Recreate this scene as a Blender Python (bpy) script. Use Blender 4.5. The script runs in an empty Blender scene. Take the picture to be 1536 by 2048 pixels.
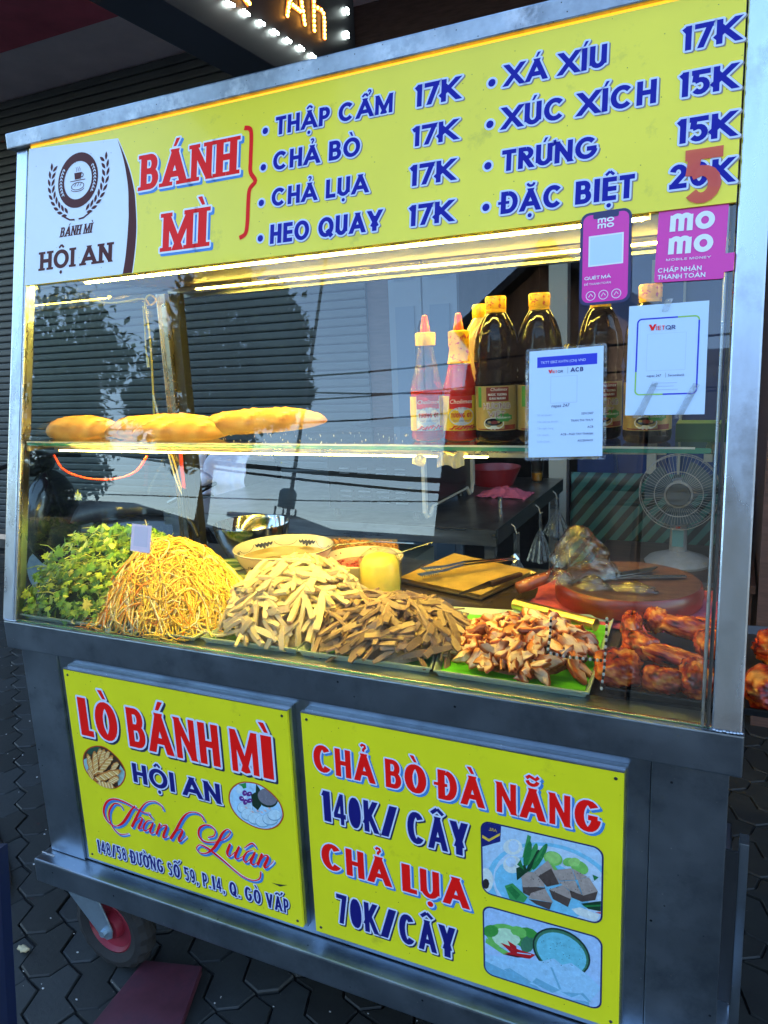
import bpy, bmesh, math, random, unicodedata
from math import *
from mathutils import Vector, Matrix, noise
from mathutils.geometry import delaunay_2d_cdt

R = random.Random(11)
SC = bpy.context.scene
COL = SC.collection

# ------------------------------------------------------------------ camera
CR = [(0.9049250424201076, 0.4233111737965909, -0.04379860431473692),
      (0.04628381895898051, -0.20020112204748536, -0.9786609825846232),
      (-0.42304665901474603, 0.883587664507535, -0.20075946659268878)]
CP = Vector((1.49178878, -1.08740254, 1.44263136))
FPX = 1484.234
cam = bpy.data.cameras.new('camera')
cam.sensor_fit = 'HORIZONTAL'; cam.sensor_width = 36.0
cam.lens = FPX / 1536 * 36.0
cam.clip_start = 0.02; cam.clip_end = 2000
camo = bpy.data.objects.new('camera', cam); COL.objects.link(camo)
rx, ry, rz = [Vector(v) for v in CR]
m = Matrix.Identity(4)
for i in range(3):
    m[i][0] = rx[i]; m[i][1] = -ry[i]; m[i][2] = -rz[i]; m[i][3] = CP[i]
camo.matrix_world = m
SC.camera = camo

# ------------------------------------------------------------------ sky, sun, exposure
SUN_EL, SUN_AZ = radians(27), radians(28)      # low sun behind the shop house
w = bpy.data.worlds.new("World"); SC.world = w; w.use_nodes = True
nt = w.node_tree; bg = nt.nodes['Background']
sky = nt.nodes.new('ShaderNodeTexSky'); sky.sky_type = 'NISHITA'; sky.sun_disc = False
sky.sun_elevation = SUN_EL; sky.sun_rotation = SUN_AZ
sky.air_density = 1.3; sky.dust_density = 1.6; sky.ozone_density = 1.6
tint = nt.nodes.new('ShaderNodeMix'); tint.data_type = 'RGBA'; tint.blend_type = 'MULTIPLY'; tint.inputs[0].default_value = 1; tint.inputs[7].default_value = (.95, 1.0, 1.07, 1)
nt.links.new(sky.outputs[0], tint.inputs[6]); nt.links.new(tint.outputs[2], bg.inputs[0]); bg.inputs[1].default_value = 0.15
sl = bpy.data.lights.new('sun', 'SUN'); sl.energy = 3.0; sl.angle = radians(0.5); sl.color = (1, .93, .82)
so = bpy.data.objects.new('sun', sl); COL.objects.link(so)
sd = Vector((sin(SUN_AZ) * cos(SUN_EL), cos(SUN_AZ) * cos(SUN_EL), sin(SUN_EL)))
so.rotation_euler = sd.to_track_quat('Z', 'Y').to_euler(); so.location = (0, 0, 30)
vs = SC.view_settings; vs.view_transform = 'Standard'; vs.look = 'None'; vs.gamma = 1
vs.exposure = 2.55
try: vs.use_curve_mapping = False
except Exception: pass

# ------------------------------------------------------------------ helpers
def S(r, g, b):
    f = lambda c: ((c/255+.055)/1.055)**2.4 if c > 10 else c/255/12.92
    return (f(r), f(g), f(b))

def ray(px, py):
    a, b = (px-768)/FPX, (py-1024)/FPX
    return rx*a + ry*b + rz
def at(px, py, axis, val):
    """point of the world plane x|y|z = val that the photo shows at this pixel"""
    i = 'xyz'.index(axis); r = ray(px, py); return CP + r*((val-CP[i])/r[i])

class Plane:
    def __init__(s, O, U, V):
        s.O = Vector(O); s.U = Vector(U).normalized(); s.V = Vector(V).normalized(); s.N = s.U.cross(s.V)
    def P(s, u, v, n=0): return s.O + s.U*u + s.V*v + s.N*n
    def px(s, x, y):
        r = ray(x, y); t = (s.O-CP).dot(s.N)/r.dot(s.N); p = CP + r*t - s.O
        return (p.dot(s.U), p.dot(s.V))
    def off(s, d): return Plane(s.O+s.N*d, s.U, s.V)

KS = .2024
def gy(z): return -.0081 + (z-.9)*KS                      # y of the slanted glass front at height z
GLASS = Plane((0, -.0081, .9), (1, 0, 0), (0, KS, 1))     # N points to the viewer
FRONT = Plane((0, 0, 0), (1, 0, 0), (0, 0, 1))

LOCS = {}
def wl(o):
    v = Vector((0, 0, 0))
    while o: v = v + LOCS.get(o.name, Vector((0, 0, 0))); o = o.parent
    return v

def thing(name, label, cat, loc=(0, 0, 0), group=None, parent=None):
    o = bpy.data.objects.new(name, None); COL.objects.link(o); o.empty_display_size = .05
    o.location = loc; LOCS[o.name] = Vector(loc)
    tag(o, label, cat, group); return o
def tag(o, label=None, cat=None, group=None, kind=None):
    if label: o['label'] = label
    if cat: o['category'] = cat
    if group: o['group'] = group
    if kind: o['kind'] = kind
    return o

class MB:
    def __init__(s): s.v = []; s.f = []; s.m = []; s.r = []; s.cr = 0.0
    def add(s, vs, fs, mi=0):
        b = len(s.v); s.v += [Vector(p) for p in vs]; s.r += [s.cr]*len(vs)
        for f in fs: s.f.append([b+i for i in f]); s.m.append(mi)
        return s
    def box(s, a, b, mi=0, M=None):
        x0, y0, z0 = a; x1, y1, z1 = b
        v = [Vector(p) for p in ((x0,y0,z0),(x1,y0,z0),(x1,y1,z0),(x0,y1,z0),(x0,y0,z1),(x1,y0,z1),(x1,y1,z1),(x0,y1,z1))]
        if M: v = [M @ p for p in v]
        return s.add(v, [(0,3,2,1),(4,5,6,7),(0,1,5,4),(1,2,6,5),(2,3,7,6),(3,0,4,7)], mi)
    def prism(s, pl, poly, n0, n1, mi=0):
        """polygon (u,v) list on a Plane, from normal offset n0 (back) to n1 (front)"""
        n = len(poly); v = [pl.P(u, q, n0) for u, q in poly] + [pl.P(u, q, n1) for u, q in poly]
        a = sum(poly[i][0]*poly[(i+1) % n][1]-poly[(i+1) % n][0]*poly[i][1] for i in range(n))
        fs = [tuple(range(n, 2*n)), tuple(reversed(range(n)))] + [(i, (i+1) % n, n+(i+1) % n, n+i) for i in range(n)]
        if a < 0: fs = [tuple(reversed(f)) for f in fs]
        return s.add(v, fs, mi)
    def tube(s, pts, r, n=6, mi=0, closed=False, caps=True):
        pts = [Vector(p) for p in pts]; N = len(pts); rr = r if isinstance(r, (list, tuple)) else [r]*N
        t0 = (pts[1]-pts[0]).normalized(); up = Vector((0, 0, 1)) if abs(t0.z) < .9 else Vector((1, 0, 0))
        a = t0.cross(up).normalized(); vs = []
        for i, p in enumerate(pts):
            if closed: t = pts[(i+1) % N]-pts[i-1]
            else: t = pts[min(i+1, N-1)]-pts[max(i-1, 0)]
            if t.length < 1e-9: t = t0
            t = t.normalized(); a = (a - t*a.dot(t))
            a = a.normalized() if a.length > 1e-6 else t.orthogonal().normalized()
            b = t.cross(a)
            for k in range(n):
                q = 2*pi*k/n; vs.append(p + (a*cos(q)+b*sin(q))*rr[i])
        fs = []
        for i in range(N if closed else N-1):
            j = (i+1) % N
            for k in range(n): fs.append((i*n+k, i*n+(k+1) % n, j*n+(k+1) % n, j*n+k))
        if caps and not closed: fs += [tuple(reversed(range(n))), tuple(range((N-1)*n, N*n))]
        return s.add(vs, fs, mi)
    def lathe(s, prof, c=(0, 0, 0), n=24, mi=0, mis=None, caps=(True, True), fn=None):
        """prof: list of (r,z) around the vertical axis"""
        c = Vector(c); vs = []
        for i, (r, z) in enumerate(prof):
            for k in range(n):
                q = 2*pi*k/n; rr = r*(fn(q, z) if fn else 1); vs.append(c+Vector((rr*cos(q), rr*sin(q), z)))
        b = len(s.v); s.add(vs, [])
        for i in range(len(prof)-1):
            for k in range(n):
                s.f.append([b+i*n+k, b+i*n+(k+1) % n, b+(i+1)*n+(k+1) % n, b+(i+1)*n+k]); s.m.append(mis[i] if mis else mi)
        if caps[0]: s.f.append([b+k for k in reversed(range(n))]); s.m.append(mis[0] if mis else mi)
        if caps[1]: s.f.append([b+(len(prof)-1)*n+k for k in range(n)]); s.m.append(mis[-1] if mis else mi)
        return s
    def grid(s, fn, nu, nv, mi=0):
        vs = [fn(i/nu, j/nv) for j in range(nv+1) for i in range(nu+1)]
        return s.add(vs, [(j*(nu+1)+i, j*(nu+1)+i+1, (j+1)*(nu+1)+i+1, (j+1)*(nu+1)+i) for j in range(nv) for i in range(nu)], mi)
    def blob(s, c, r, n=8, mi=0, M=None, lump=0, sd=0):
        vs = [];  c = Vector(c); r = Vector(r)
        for j in range(n+1):
            th = pi*j/n
            for k in range(2*n):
                q = pi*k/n; d = Vector((sin(th)*cos(q), sin(th)*sin(q), cos(th)))
                f = 1+lump*noise.noise(d*1.7+Vector((sd, sd*.7, 3))) if lump else 1
                p = Vector((d.x*r.x, d.y*r.y, d.z*r.z))*f
                if M: p = M @ p
                vs.append(c+p)
        return s.add(vs, [(j*2*n+k, (j+1)*2*n+k, (j+1)*2*n+(k+1) % (2*n), j*2*n+(k+1) % (2*n)) for j in range(n) for k in range(2*n)], mi)
    def build(s, name, mats, parent=None, smooth=False, bevel=0, origin=True, weld=False, loc=None):
        if not isinstance(mats, (list, tuple)): mats = [mats]
        base = wl(parent) if parent else Vector((0, 0, 0)); my = Vector((0, 0, 0))
        if not parent and s.v and origin:
            if loc is not None: my = Vector(loc)
            else:
                xs = [p.x for p in s.v]; ys = [p.y for p in s.v]; zs = [p.z for p in s.v]
                my = Vector(((min(xs)+max(xs))/2, (min(ys)+max(ys))/2, min(zs)))
        me = bpy.data.meshes.new(name)
        me.from_pydata([p-base-my for p in s.v], [], s.f)
        me.polygons.foreach_set('material_index', s.m)
        for mt in mats: me.materials.append(mt)
        if any(s.r):
            at_ = me.attributes.new('rnd', 'FLOAT', 'POINT'); at_.data.foreach_set('value', s.r)
        if bevel or weld:
            bm = bmesh.new(); bm.from_mesh(me)
            if weld: bmesh.ops.remove_doubles(bm, verts=bm.verts, dist=1e-5)
            if bevel:
                es = [e for e in bm.edges if len(e.link_faces) == 2 and e.calc_face_angle(0) > .6]
                bmesh.ops.bevel(bm, geom=es, offset=bevel, segments=2, profile=.6, affect='EDGES', clamp_overlap=True)
            bm.to_mesh(me); bm.free()
        if smooth:
            me.polygons.foreach_set('use_smooth', [True]*len(me.polygons))
            if smooth != 'all':
                try: me.set_sharp_from_angle(angle=radians(40))
                except Exception: pass
        me.update()
        o = bpy.data.objects.new(name, me); COL.objects.link(o)
        if parent: o.parent = parent
        o.location = my; LOCS[o.name] = my
        return o

def dup(o, parent=None, loc=None, rot=None, scale=None, label=None):
    c = o.copy(); COL.objects.link(c)
    if parent: c.parent = parent
    if loc is not None: c.location = loc
    if rot is not None: c.rotation_euler = rot
    if scale is not None: c.scale = scale
    if label: c['label'] = label
    for ch in list(o.children): dup(ch, c)
    return c

# ------------------------------------------------------------------ materials
def M(name, col, rough=.5, metal=0., var=.0, scale=15., bump=0., bscale=150., st=(1, 1, 1), rvar=0., ramp=None,
      spots=None, emit=None, es=0., alpha=None, coat=0., sss=0., spec=.5, dirt=None, trans=0., noisecol=None, objvar=0):
    mt = bpy.data.materials.new(name); mt.use_nodes = True; nt = mt.node_tree; L = nt.links.new
    N = nt.nodes.new; b = nt.nodes['Principled BSDF']
    b.inputs['Roughness'].default_value = rough; b.inputs['Metallic'].default_value = metal
    b.inputs['Specular IOR Level'].default_value = spec
    if coat: b.inputs['Coat Weight'].default_value = coat; b.inputs['Coat Roughness'].default_value = .08
    if sss: b.inputs['Subsurface Weight'].default_value = sss; b.inputs['Subsurface Scale'].default_value = .004; b.inputs['Subsurface Radius'].default_value = (1, .5, .25)
    if trans: b.inputs['Transmission Weight'].default_value = trans
    if alpha is not None: b.inputs['Alpha'].default_value = alpha
    tc = N('ShaderNodeTexCoord'); mp = N('ShaderNodeMapping'); L(tc.outputs['Object'], mp.inputs[0]); mp.inputs['Scale'].default_value = st
    src = None
    if ramp:
        a = N('ShaderNodeAttribute'); a.attribute_name = 'rnd'; cr = N('ShaderNodeValToRGB')
        e = cr.color_ramp.elements
        while len(e) < len(ramp): e.new(.5)
        for i, (p, c) in enumerate(ramp): e[i].position = p; e[i].color = (*c, 1)
        L(a.outputs['Fac'], cr.inputs[0]); src = cr.outputs[0]
    def nz(sc, det=4, r=.6, vec=None):
        n = N('ShaderNodeTexNoise'); n.inputs['Scale'].default_value = sc; n.inputs['Detail'].default_value = det; n.inputs['Roughness'].default_value = r
        L(vec or mp.outputs[0], n.inputs['Vector']); return n.outputs['Fac']
    def mr(x, a, b_, c, d):
        n = N('ShaderNodeMapRange'); L(x, n.inputs[0])
        for i, q in enumerate((a, b_, c, d)): n.inputs[i+1].default_value = q
        return n.outputs[0]
    def mix(fac, a, c, mode='MIX'):
        n = N('ShaderNodeMix'); n.data_type = 'RGBA'; n.blend_type = mode
        if hasattr(fac, 'links'): L(fac, n.inputs[0])
        else: n.inputs[0].default_value = fac
        for i, q in ((6, a), (7, c)):
            if hasattr(q, 'links'): L(q, n.inputs[i])
            else: n.inputs[i].default_value = (*q, 1)
        return n.outputs[2]
    cur = src if src is not None else col
    if var:
        f = nz(scale); lo = tuple(max(0, c*(1-var)) for c in (1, 1, 1)); hi = tuple(c*(1+var) for c in (1, 1, 1))
        g = mix(mr(f, .3, .7, 0, 1), lo, hi); cur = mix(1., cur, g, 'MULTIPLY')
    if noisecol:                                             # (colour, scale, lo, hi)
        for c, sc, lo, hi in noisecol: cur = mix(mr(nz(sc, 5), lo, hi, 0, 1), cur, c)
    if objvar:
        oi = N('ShaderNodeObjectInfo'); cur = mix(mr(oi.outputs['Random'], 0, 1, 0, 1), mix(1., cur, (1+objvar*.35, 1+objvar*.3, 1+objvar*.1), 'MULTIPLY'), mix(1., cur, (1-objvar, 1-objvar*1.15, 1-objvar*1.4), 'MULTIPLY'))
    if spots:                                                # (colour, scale, threshold)
        for c, sc, th in spots:
            v = N('ShaderNodeTexVoronoi'); v.inputs['Scale'].default_value = sc; L(tc.outputs['Object'], v.inputs['Vector'])
            cur = mix(mr(v.outputs['Distance'], th, th*.6, 0, 1), cur, c)
    if dirt:                                                 # (colour, scale, lo, hi) unstretched stains
        c, sc, lo, hi = dirt; cur = mix(mr(nz(sc, 8, .7, tc.outputs['Object']), lo, hi, 0, .85), cur, c)
    if hasattr(cur, 'links'): L(cur, b.inputs['Base Color'])
    else: b.inputs['Base Color'].default_value = (*cur, 1)
    if rvar: L(mr(nz(scale*.5, 6), .3, .7, max(.03, rough-rvar), min(1, rough+rvar)), b.inputs['Roughness'])
    if bump:
        bp = N('ShaderNodeBump'); bp.inputs['Strength'].default_value = bump; bp.inputs['Distance'].default_value = .002
        L(nz(bscale, 5), bp.inputs['Height']); L(bp.outputs[0], b.inputs['Normal'])
    if emit: b.inputs['Emission Color'].default_value = (*emit, 1); b.inputs['Emission Strength'].default_value = es
    return mt

def pane_material(name, gain=2.4, tint=(.96, 1, .98), rough=0.0, haze=0.0, hazecol=(.6, .62, .6)):
    """thin sheet of glass: see-through, mirror-like by the Fresnel law (both faces counted at the outer one)"""
    mt = bpy.data.materials.new(name); mt.use_nodes = True; nt = mt.node_tree; nt.nodes.clear(); L = nt.links.new; N = nt.nodes.new
    out = N('ShaderNodeOutputMaterial'); tr = N('ShaderNodeBsdfTransparent'); tr.inputs[0].default_value = (*tint, 1)
    gl = N('ShaderNodeBsdfGlossy'); gl.inputs['Roughness'].default_value = rough
    fr = N('ShaderNodeFresnel'); fr.inputs[0].default_value = 1.5
    mu = N('ShaderNodeMath'); mu.operation = 'MULTIPLY'; mu.use_clamp = True; mu.inputs[1].default_value = gain; L(fr.outputs[0], mu.inputs[0])
    mx = N('ShaderNodeMixShader'); L(mu.outputs[0], mx.inputs[0]); L(tr.outputs[0], mx.inputs[1]); L(gl.outputs[0], mx.inputs[2])
    last = mx.outputs[0]
    if haze:
        tc = N('ShaderNodeTexCoord'); n = N('ShaderNodeTexNoise'); n.inputs['Scale'].default_value = 3; n.inputs['Detail'].default_value = 8; L(tc.outputs['Object'], n.inputs['Vector'])
        m2 = N('ShaderNodeMapRange'); L(n.outputs[0], m2.inputs[0]); m2.inputs[1].default_value = .45; m2.inputs[2].default_value = .8; m2.inputs[4].default_value = haze
        df = N('ShaderNodeBsdfDiffuse'); df.inputs[0].default_value = (*hazecol, 1); m3 = N('ShaderNodeMixShader')
        L(m2.outputs[0], m3.inputs[0]); L(last, m3.inputs[1]); L(df.outputs[0], m3.inputs[2]); last = m3.outputs[0]
    L(last, out.inputs[0]); return mt

def clear_film(name, tint=(.93, .95, .96), gain=3., add=.1):
    """clear plastic film, creased: mostly see-through with glossy folds"""
    mt = bpy.data.materials.new(name); mt.use_nodes = True; nt = mt.node_tree; nt.nodes.clear(); L = nt.links.new; N = nt.nodes.new
    out = N('ShaderNodeOutputMaterial'); tr = N('ShaderNodeBsdfTransparent'); tr.inputs[0].default_value = (*tint, 1)
    gl = N('ShaderNodeBsdfGlossy'); gl.inputs['Roughness'].default_value = .12
    tc = N('ShaderNodeTexCoord'); n = N('ShaderNodeTexNoise'); n.inputs['Scale'].default_value = 28; n.inputs['Detail'].default_value = 5; n.inputs['Distortion'].default_value = 1.2; L(tc.outputs['Object'], n.inputs['Vector'])
    bp = N('ShaderNodeBump'); bp.inputs['Strength'].default_value = .9; bp.inputs['Distance'].default_value = .01; L(n.outputs[0], bp.inputs['Height']); L(bp.outputs[0], gl.inputs['Normal'])
    lw = N('ShaderNodeLayerWeight'); lw.inputs[0].default_value = .35; L(bp.outputs[0], lw.inputs['Normal'])
    mu = N('ShaderNodeMath'); mu.operation = 'MULTIPLY_ADD'; mu.use_clamp = True; L(lw.outputs['Fresnel'], mu.inputs[0]); mu.inputs[1].default_value = gain*.35; mu.inputs[2].default_value = add
    mx = N('ShaderNodeMixShader'); L(mu.outputs[0], mx.inputs[0]); L(tr.outputs[0], mx.inputs[1]); L(gl.outputs[0], mx.inputs[2]); L(mx.outputs[0], out.inputs[0]); return mt

steel = M('stainless_steel', (.36, .385, .42), .32, 1, var=.16, scale=6, st=(1, 6, 6), rvar=.12, bump=.12, bscale=60, dirt=((.16, .17, .19), 5, .56, .78))
steel_front = M('brushed_steel_front', (.36, .425, .49), .34, 1, var=.10, scale=11, rvar=.07, bump=.10, bscale=260, dirt=((.19, .235, .28), 9, .5, .72), spots=[((.65, .68, .7), 38, .055), ((.05, .06, .07), 23, .06)])
steel_post = M('scuffed_steel_post', (.50, .57, .66), .30, 1, var=.14, scale=9, st=(2, 2, .6), rvar=.14, bump=.15, bscale=40, dirt=((.3, .31, .34), 9, .5, .72))
steel_roof = M('weathered_galvanised', (.30, .34, .39), .42, 1, var=.4, scale=14, rvar=.12, bump=.2, bscale=60, dirt=((.52, .55, .60), 17, .5, .66), spots=[((.05, .045, .04), 75, .10)])
steel_warm = M('steel_lamp_lit', (.62, .56, .46), .3, 1, var=.15, scale=6, rvar=.1, bump=.15, bscale=30, dirt=((.22, .17, .1), 9, .55, .75))  # warm lamp light mixed into the steel colour
dark_steel = M('dark_painted_steel', (.03, .032, .036), .4, .3, var=.2)
yellow = M('sign_yellow', S(250, 230, 50), .42, var=.05, scale=4, dirt=(S(165, 155, 50), 14, .60, .85), spots=[(S(90, 80, 20), 60, .055)], spec=.45, coat=.2)
yellow_lo = M('sign_yellow_lower', S(232, 226, 30), .5, var=.05, scale=5, bump=.12, bscale=5, dirt=(S(160, 150, 45), 12, .60, .85), spots=[(S(90, 84, 30), 50, .06)], spec=.3)
navy = M('ink_navy', S(18, 22, 150), .5, spec=.2); navy2 = M('ink_deep_navy', S(14, 16, 112), .5)
red = M('ink_red', S(246, 22, 18), .5, spec=.2); redoverlay = M('vinyl_salmon_red', S(226, 82, 58), .45, alpha=.86)
white = M('ink_white', S(236, 238, 242), .5); paleblue = M('ink_pale_blue', S(212, 222, 242), .5)
skyblue = M('ink_sky_blue', S(60, 132, 205), .5); greyshade = M('ink_grey_shadow', S(140, 130, 120), .5); dkshadow = M('ink_dark_shadow', S(26, 38, 70), .5)
maroon = M('ink_maroon', S(80, 20, 20), .5, spec=.2); logo_white = M('sign_white', S(226, 232, 244), .4, var=.03, scale=6, spots=[(S(120, 110, 110), 45, .05)])
orange_trim = M('amber_trim_reflected_glow', S(235, 150, 20), .3, var=.15, scale=9, emit=(1, .42, .02), es=.32)  # emission stands in for lamp light reflected along the trim
black = M('black_plastic', (.012, .012, .013), .35); rubber = M('tyre_rubber', (.02, .02, .021), .8, bump=.3, bscale=60)
# ------------------------------------------------------------------ lettering: strokes -> clipped quads -> union
def arc(cx, cy, rx_, ry_, a0, a1, n=9):
    return [(cx+rx_*cos(radians(a0+(a1-a0)*i/n)), cy+ry_*sin(radians(a0+(a1-a0)*i/n))) for i in range(n+1)]
e_, d_, s_ = 'e', 'd', 's'       # ends extended and clipped to the letter box / clipped in height only / butt ends
GL = {
 'A': (.92, [(d_, [(0, 0), (.5, 1)]), (d_, [(1, 0), (.5, 1)]), (s_, [(.18, .27), (.82, .27)])]),
 'B': (.68, [(e_, [(0, 0), (0, 1)]), (s_, [(0, 1), (.5, 1)]+arc(.52, .76, .38, .24, 90, -90)+[(0, .52)]), (s_, [(0, .52), (.56, .52)]+arc(.58, .26, .42, .26, 90, -90)+[(0, 0)])]),
 'C': (.88, [(s_, arc(.5, .5, .5, .5, 42, 318, 18))]),
 'D': (.78, [(e_, [(0, 0), (0, 1)]), (s_, [(0, 1), (.4, 1)]+arc(.4, .5, .6, .5, 90, -90, 12)+[(0, 0)])]),
 'E': (.58, [(e_, [(0, 0), (0, 1)]), (e_, [(0, 1), (1, 1)]), (e_, [(0, .5), (.9, .5)]), (e_, [(0, 0), (1, 0)])]),
 'G': (.92, [(s_, arc(.5, .5, .5, .5, 42, 350, 20)), (s_, [(1.08, .45), (.52, .45)])]),
 'H': (.72, [(e_, [(0, 0), (0, 1)]), (e_, [(1, 0), (1, 1)]), (s_, [(0, .5), (1, .5)])]),
 'I': (0, [(e_, [(0, 0), (0, 1)])]),
 'K': (.74, [(e_, [(0, 0), (0, 1)]), (d_, [(.05, .38), (.92, 1)]), (d_, [(.32, .56), (1, 0)])]),
 'L': (.55, [(e_, [(0, 0), (0, 1)]), (e_, [(0, 0), (1, 0)])]),
 'M': (.92, [(e_, [(0, 0), (0, 1)]), (e_, [(1, 0), (1, 1)]), (d_, [(.04, 1), (.5, .12)]), (d_, [(.96, 1), (.5, .12)])]),
 'N': (.74, [(e_, [(0, 0), (0, 1)]), (e_, [(1, 0), (1, 1)]), (d_, [(.02, 1), (.98, 0)])]),
 'O': (.92, [(s_, arc(.5, .5, .5, .5, 0, 360, 24))]),
 'P': (.62, [(e_, [(0, 0), (0, 1)]), (s_, [(0, 1), (.5, 1)]+arc(.5, .72, .5, .28, 90, -90)+[(0, .44)])]),
 'Q': (.92, [(s_, arc(.5, .5, .5, .5, 0, 360, 24)), (s_, [(.6, .3), (1.05, -.12)])]),
 'R': (.66, [(e_, [(0, 0), (0, 1)]), (s_, [(0, 1), (.5, 1)]+arc(.5, .74, .48, .26, 90, -90)+[(0, .48)]), (d_, [(.42, .48), (.98, 0)])]),
 'S': (.62, [(s_, [(.96, .84)]+arc(.5, .76, .46, .24, 40, 270, 10)+arc(.5, .25, .5, .25, 90, -140, 11))]),
 'T': (.62, [(e_, [(.5, 0), (.5, 1)]), (e_, [(0, 1), (1, 1)])]),
 'U': (.7, [(e_, [(0, 1), (0, .4)]), (s_, [(0, .5), (0, .4)]+arc(.5, .36, .5, .36, 180, 360, 12)+[(1, .4), (1, .5)]), (e_, [(1, .4), (1, 1)])]),
 'V': (.86, [(d_, [(0, 1), (.5, 0)]), (d_, [(1, 1), (.5, 0)])]),
 'X': (.84, [(d_, [(0, 0), (1, 1)]), (d_, [(0, 1), (1, 0)])]),
 'Y': (.8, [(d_, [(0, 1), (.5, .42)]), (d_, [(1, 1), (.5, .42)]), (e_, [(.5, 0), (.5, .46)])]),
 'Z': (.65, [(e_, [(0, 1), (1, 1)]), (d_, [(0, 0), (1, 1)]), (e_, [(0, 0), (1, 0)])]),
 '0': (.66, [(s_, arc(.5, .5, .5, .5, 0, 360, 22))]),
 '1': (.2, [(e_, [(1, 0), (1, 1)]), (s_, [(-.15, .86), (.75, .99)])]),
 '2': (.62, [(s_, arc(.5, .71, .5, .29, 172, -25, 10)+[(.02, .02)]), (e_, [(0, 0), (1, 0)])]),
 '3': (.62, [(s_, arc(.48, .75, .46, .25, 150, -80, 10)+arc(.48, .26, .52, .27, 85, -150, 10))]),
 '4': (.66, [(e_, [(.78, 0), (.78, 1)]), (s_, [(.72, 1), (-.02, .27)]), (e_, [(0, .24), (1.1, .24)])]),
 '5': (.6, [(e_, [(.12, 1), (.96, 1)]), (s_, [(.14, 1.02), (.04, .52)]), (s_, [(.02, .55)]+arc(.46, .31, .52, .31, 115, -145, 12))]),
 '7': (.6, [(e_, [(0, 1), (1, 1)]), (d_, [(1, 1), (.34, 0)])]),
 '8': (.62, [(s_, arc(.5, .75, .44, .25, 0, 360, 16)), (s_, arc(.5, .26, .5, .26, 0, 360, 16))]),
 '9': (.62, [(s_, arc(.5, .68, .5, .32, 0, 360, 16)), (s_, [(1, .68)]+arc(.46, .42, .54, .42, 0, -125, 8))]),
 '6': (.62, [(s_, arc(.5, .32, .5, .32, 0, 360, 16)), (s_, [(0, .32)]+arc(.54, .58, .54, .42, 180, 55, 8))]),
 '/': (.42, [(d_, [(0, 0), (1, 1)])]),
 '-': (.35, [(s_, [(-.2, .45), (1.2, .45)])]),
 '|': (0, [(e_, [(0, 0), (0, 1)])]),
 'm': (1.15, [(e_, [(0, 0), (0, .6)]), (s_, [(0, .55)]+arc(.25, .68, .25, .32, 180, 0, 10)+[(.5, .5)]), (s_, [(.5, .5)]+arc(.75, .68, .25, .32, 180, 0, 10)+[(1, .5)]), (e_, [(.5, 0), (.5, .6)]), (e_, [(1, 0), (1, .6)])]),
 'o': (1.0, [(s_, arc(.5, .5, .5, .5, 0, 360, 22))]),
}
def cliph(poly, ax, val, keep_less):
    out = []
    for i in range(len(poly)):
        a, b = poly[i-1], poly[i]; ia = (a[ax] <= val) == keep_less or a[ax] == val; ib = (b[ax] <= val) == keep_less or b[ax] == val
        if ia != ib:
            t = (val-a[ax])/(b[ax]-a[ax]); out.append((a[0]+(b[0]-a[0])*t, a[1]+(b[1]-a[1])*t))
        if ib: out.append(b)
    return out
def ribbon(pts, tx, ty, ext=0, wid=None, closed=False):
    if ext:
        a, b = Vector(pts[0]), Vector(pts[1]); c, d = Vector(pts[-2]), Vector(pts[-1])
        pts = [tuple(a-(b-a).normalized()*ext)]+list(pts[1:-1])+[tuple(d+(d-c).normalized()*ext)] if len(pts) > 2 else [tuple(a-(b-a).normalized()*ext), tuple(b+(b-a).normalized()*ext)]
    n = len(pts); L_ = []; closed = closed or (n > 4 and (Vector(pts[0])-Vector(pts[-1])).length < 1e-4)
    for i in range(n):
        p0 = Vector(pts[i-1]) if i > 0 else (Vector(pts[-2]) if closed else Vector(pts[0])); p1 = Vector(pts[i+1]) if i < n-1 else (Vector(pts[1]) if closed else Vector(pts[-1]))
        t = p1-p0; t = t.normalized() if t.length > 1e-9 else Vector((1, 0)); nx, ny = -t.y, t.x
        k = wid[i] if wid else 1
        L_.append(((pts[i][0]+nx*tx/2*k, pts[i][1]+ny*ty/2*k), (pts[i][0]-nx*tx/2*k, pts[i][1]-ny*ty/2*k)))
    return [[L_[i][0], L_[i][1], L_[i+1][1], L_[i+1][0]] for i in range(n-1)]
def hull(P):
    P = sorted(set((round(a, 6), round(b, 6)) for a, b in P))
    def half(Q):
        h = []
        for p in Q:
            while len(h) > 1 and (h[-1][0]-h[-2][0])*(p[1]-h[-2][1])-(h[-1][1]-h[-2][1])*(p[0]-h[-2][0]) <= 0: h.pop()
            h.append(p)
        return h[:-1]
    return half(P)+half(P[::-1])
def expand(polys, o, n=8):
    c = [(o*cos(2*pi*k/n+.2), o*sin(2*pi*k/n+.2)) for k in range(n)]
    return [hull([(x+a, y+b) for x, y in p for a, b in c]) for p in polys]
def union(polys, k=1.):
    polys = [[(a*k, b*k) for a, b in p] for p in polys if len(p) >= 3]
    vs = []; fs = []
    for p in polys:
        a = sum(p[i][0]*p[(i+1) % len(p)][1]-p[(i+1) % len(p)][0]*p[i][1] for i in range(len(p)))
        if abs(a) < 1e-8: continue
        if a < 0: p = p[::-1]
        b = len(vs); vs += [Vector(q) for q in p]; fs.append(list(range(b, b+len(p))))
    if not fs: return [], []
    r = delaunay_2d_cdt(vs, [], fs, 1, 1e-5)
    keep = [list(f) for f, of in zip(r[2], r[5]) if len(of)]
    return [(v.x/k, v.y/k) for v in r[0]], keep
TF = dict(M=.215, N=.29, A=.30, K=.36, X=.36, R=.35, B=.35, D=.37, O=.37, C=.36, G=.36, H=.35, U=.35, S=.36, Y=.40, V=.33, E=.5, T=.48, Q=.36, P=.38)
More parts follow.
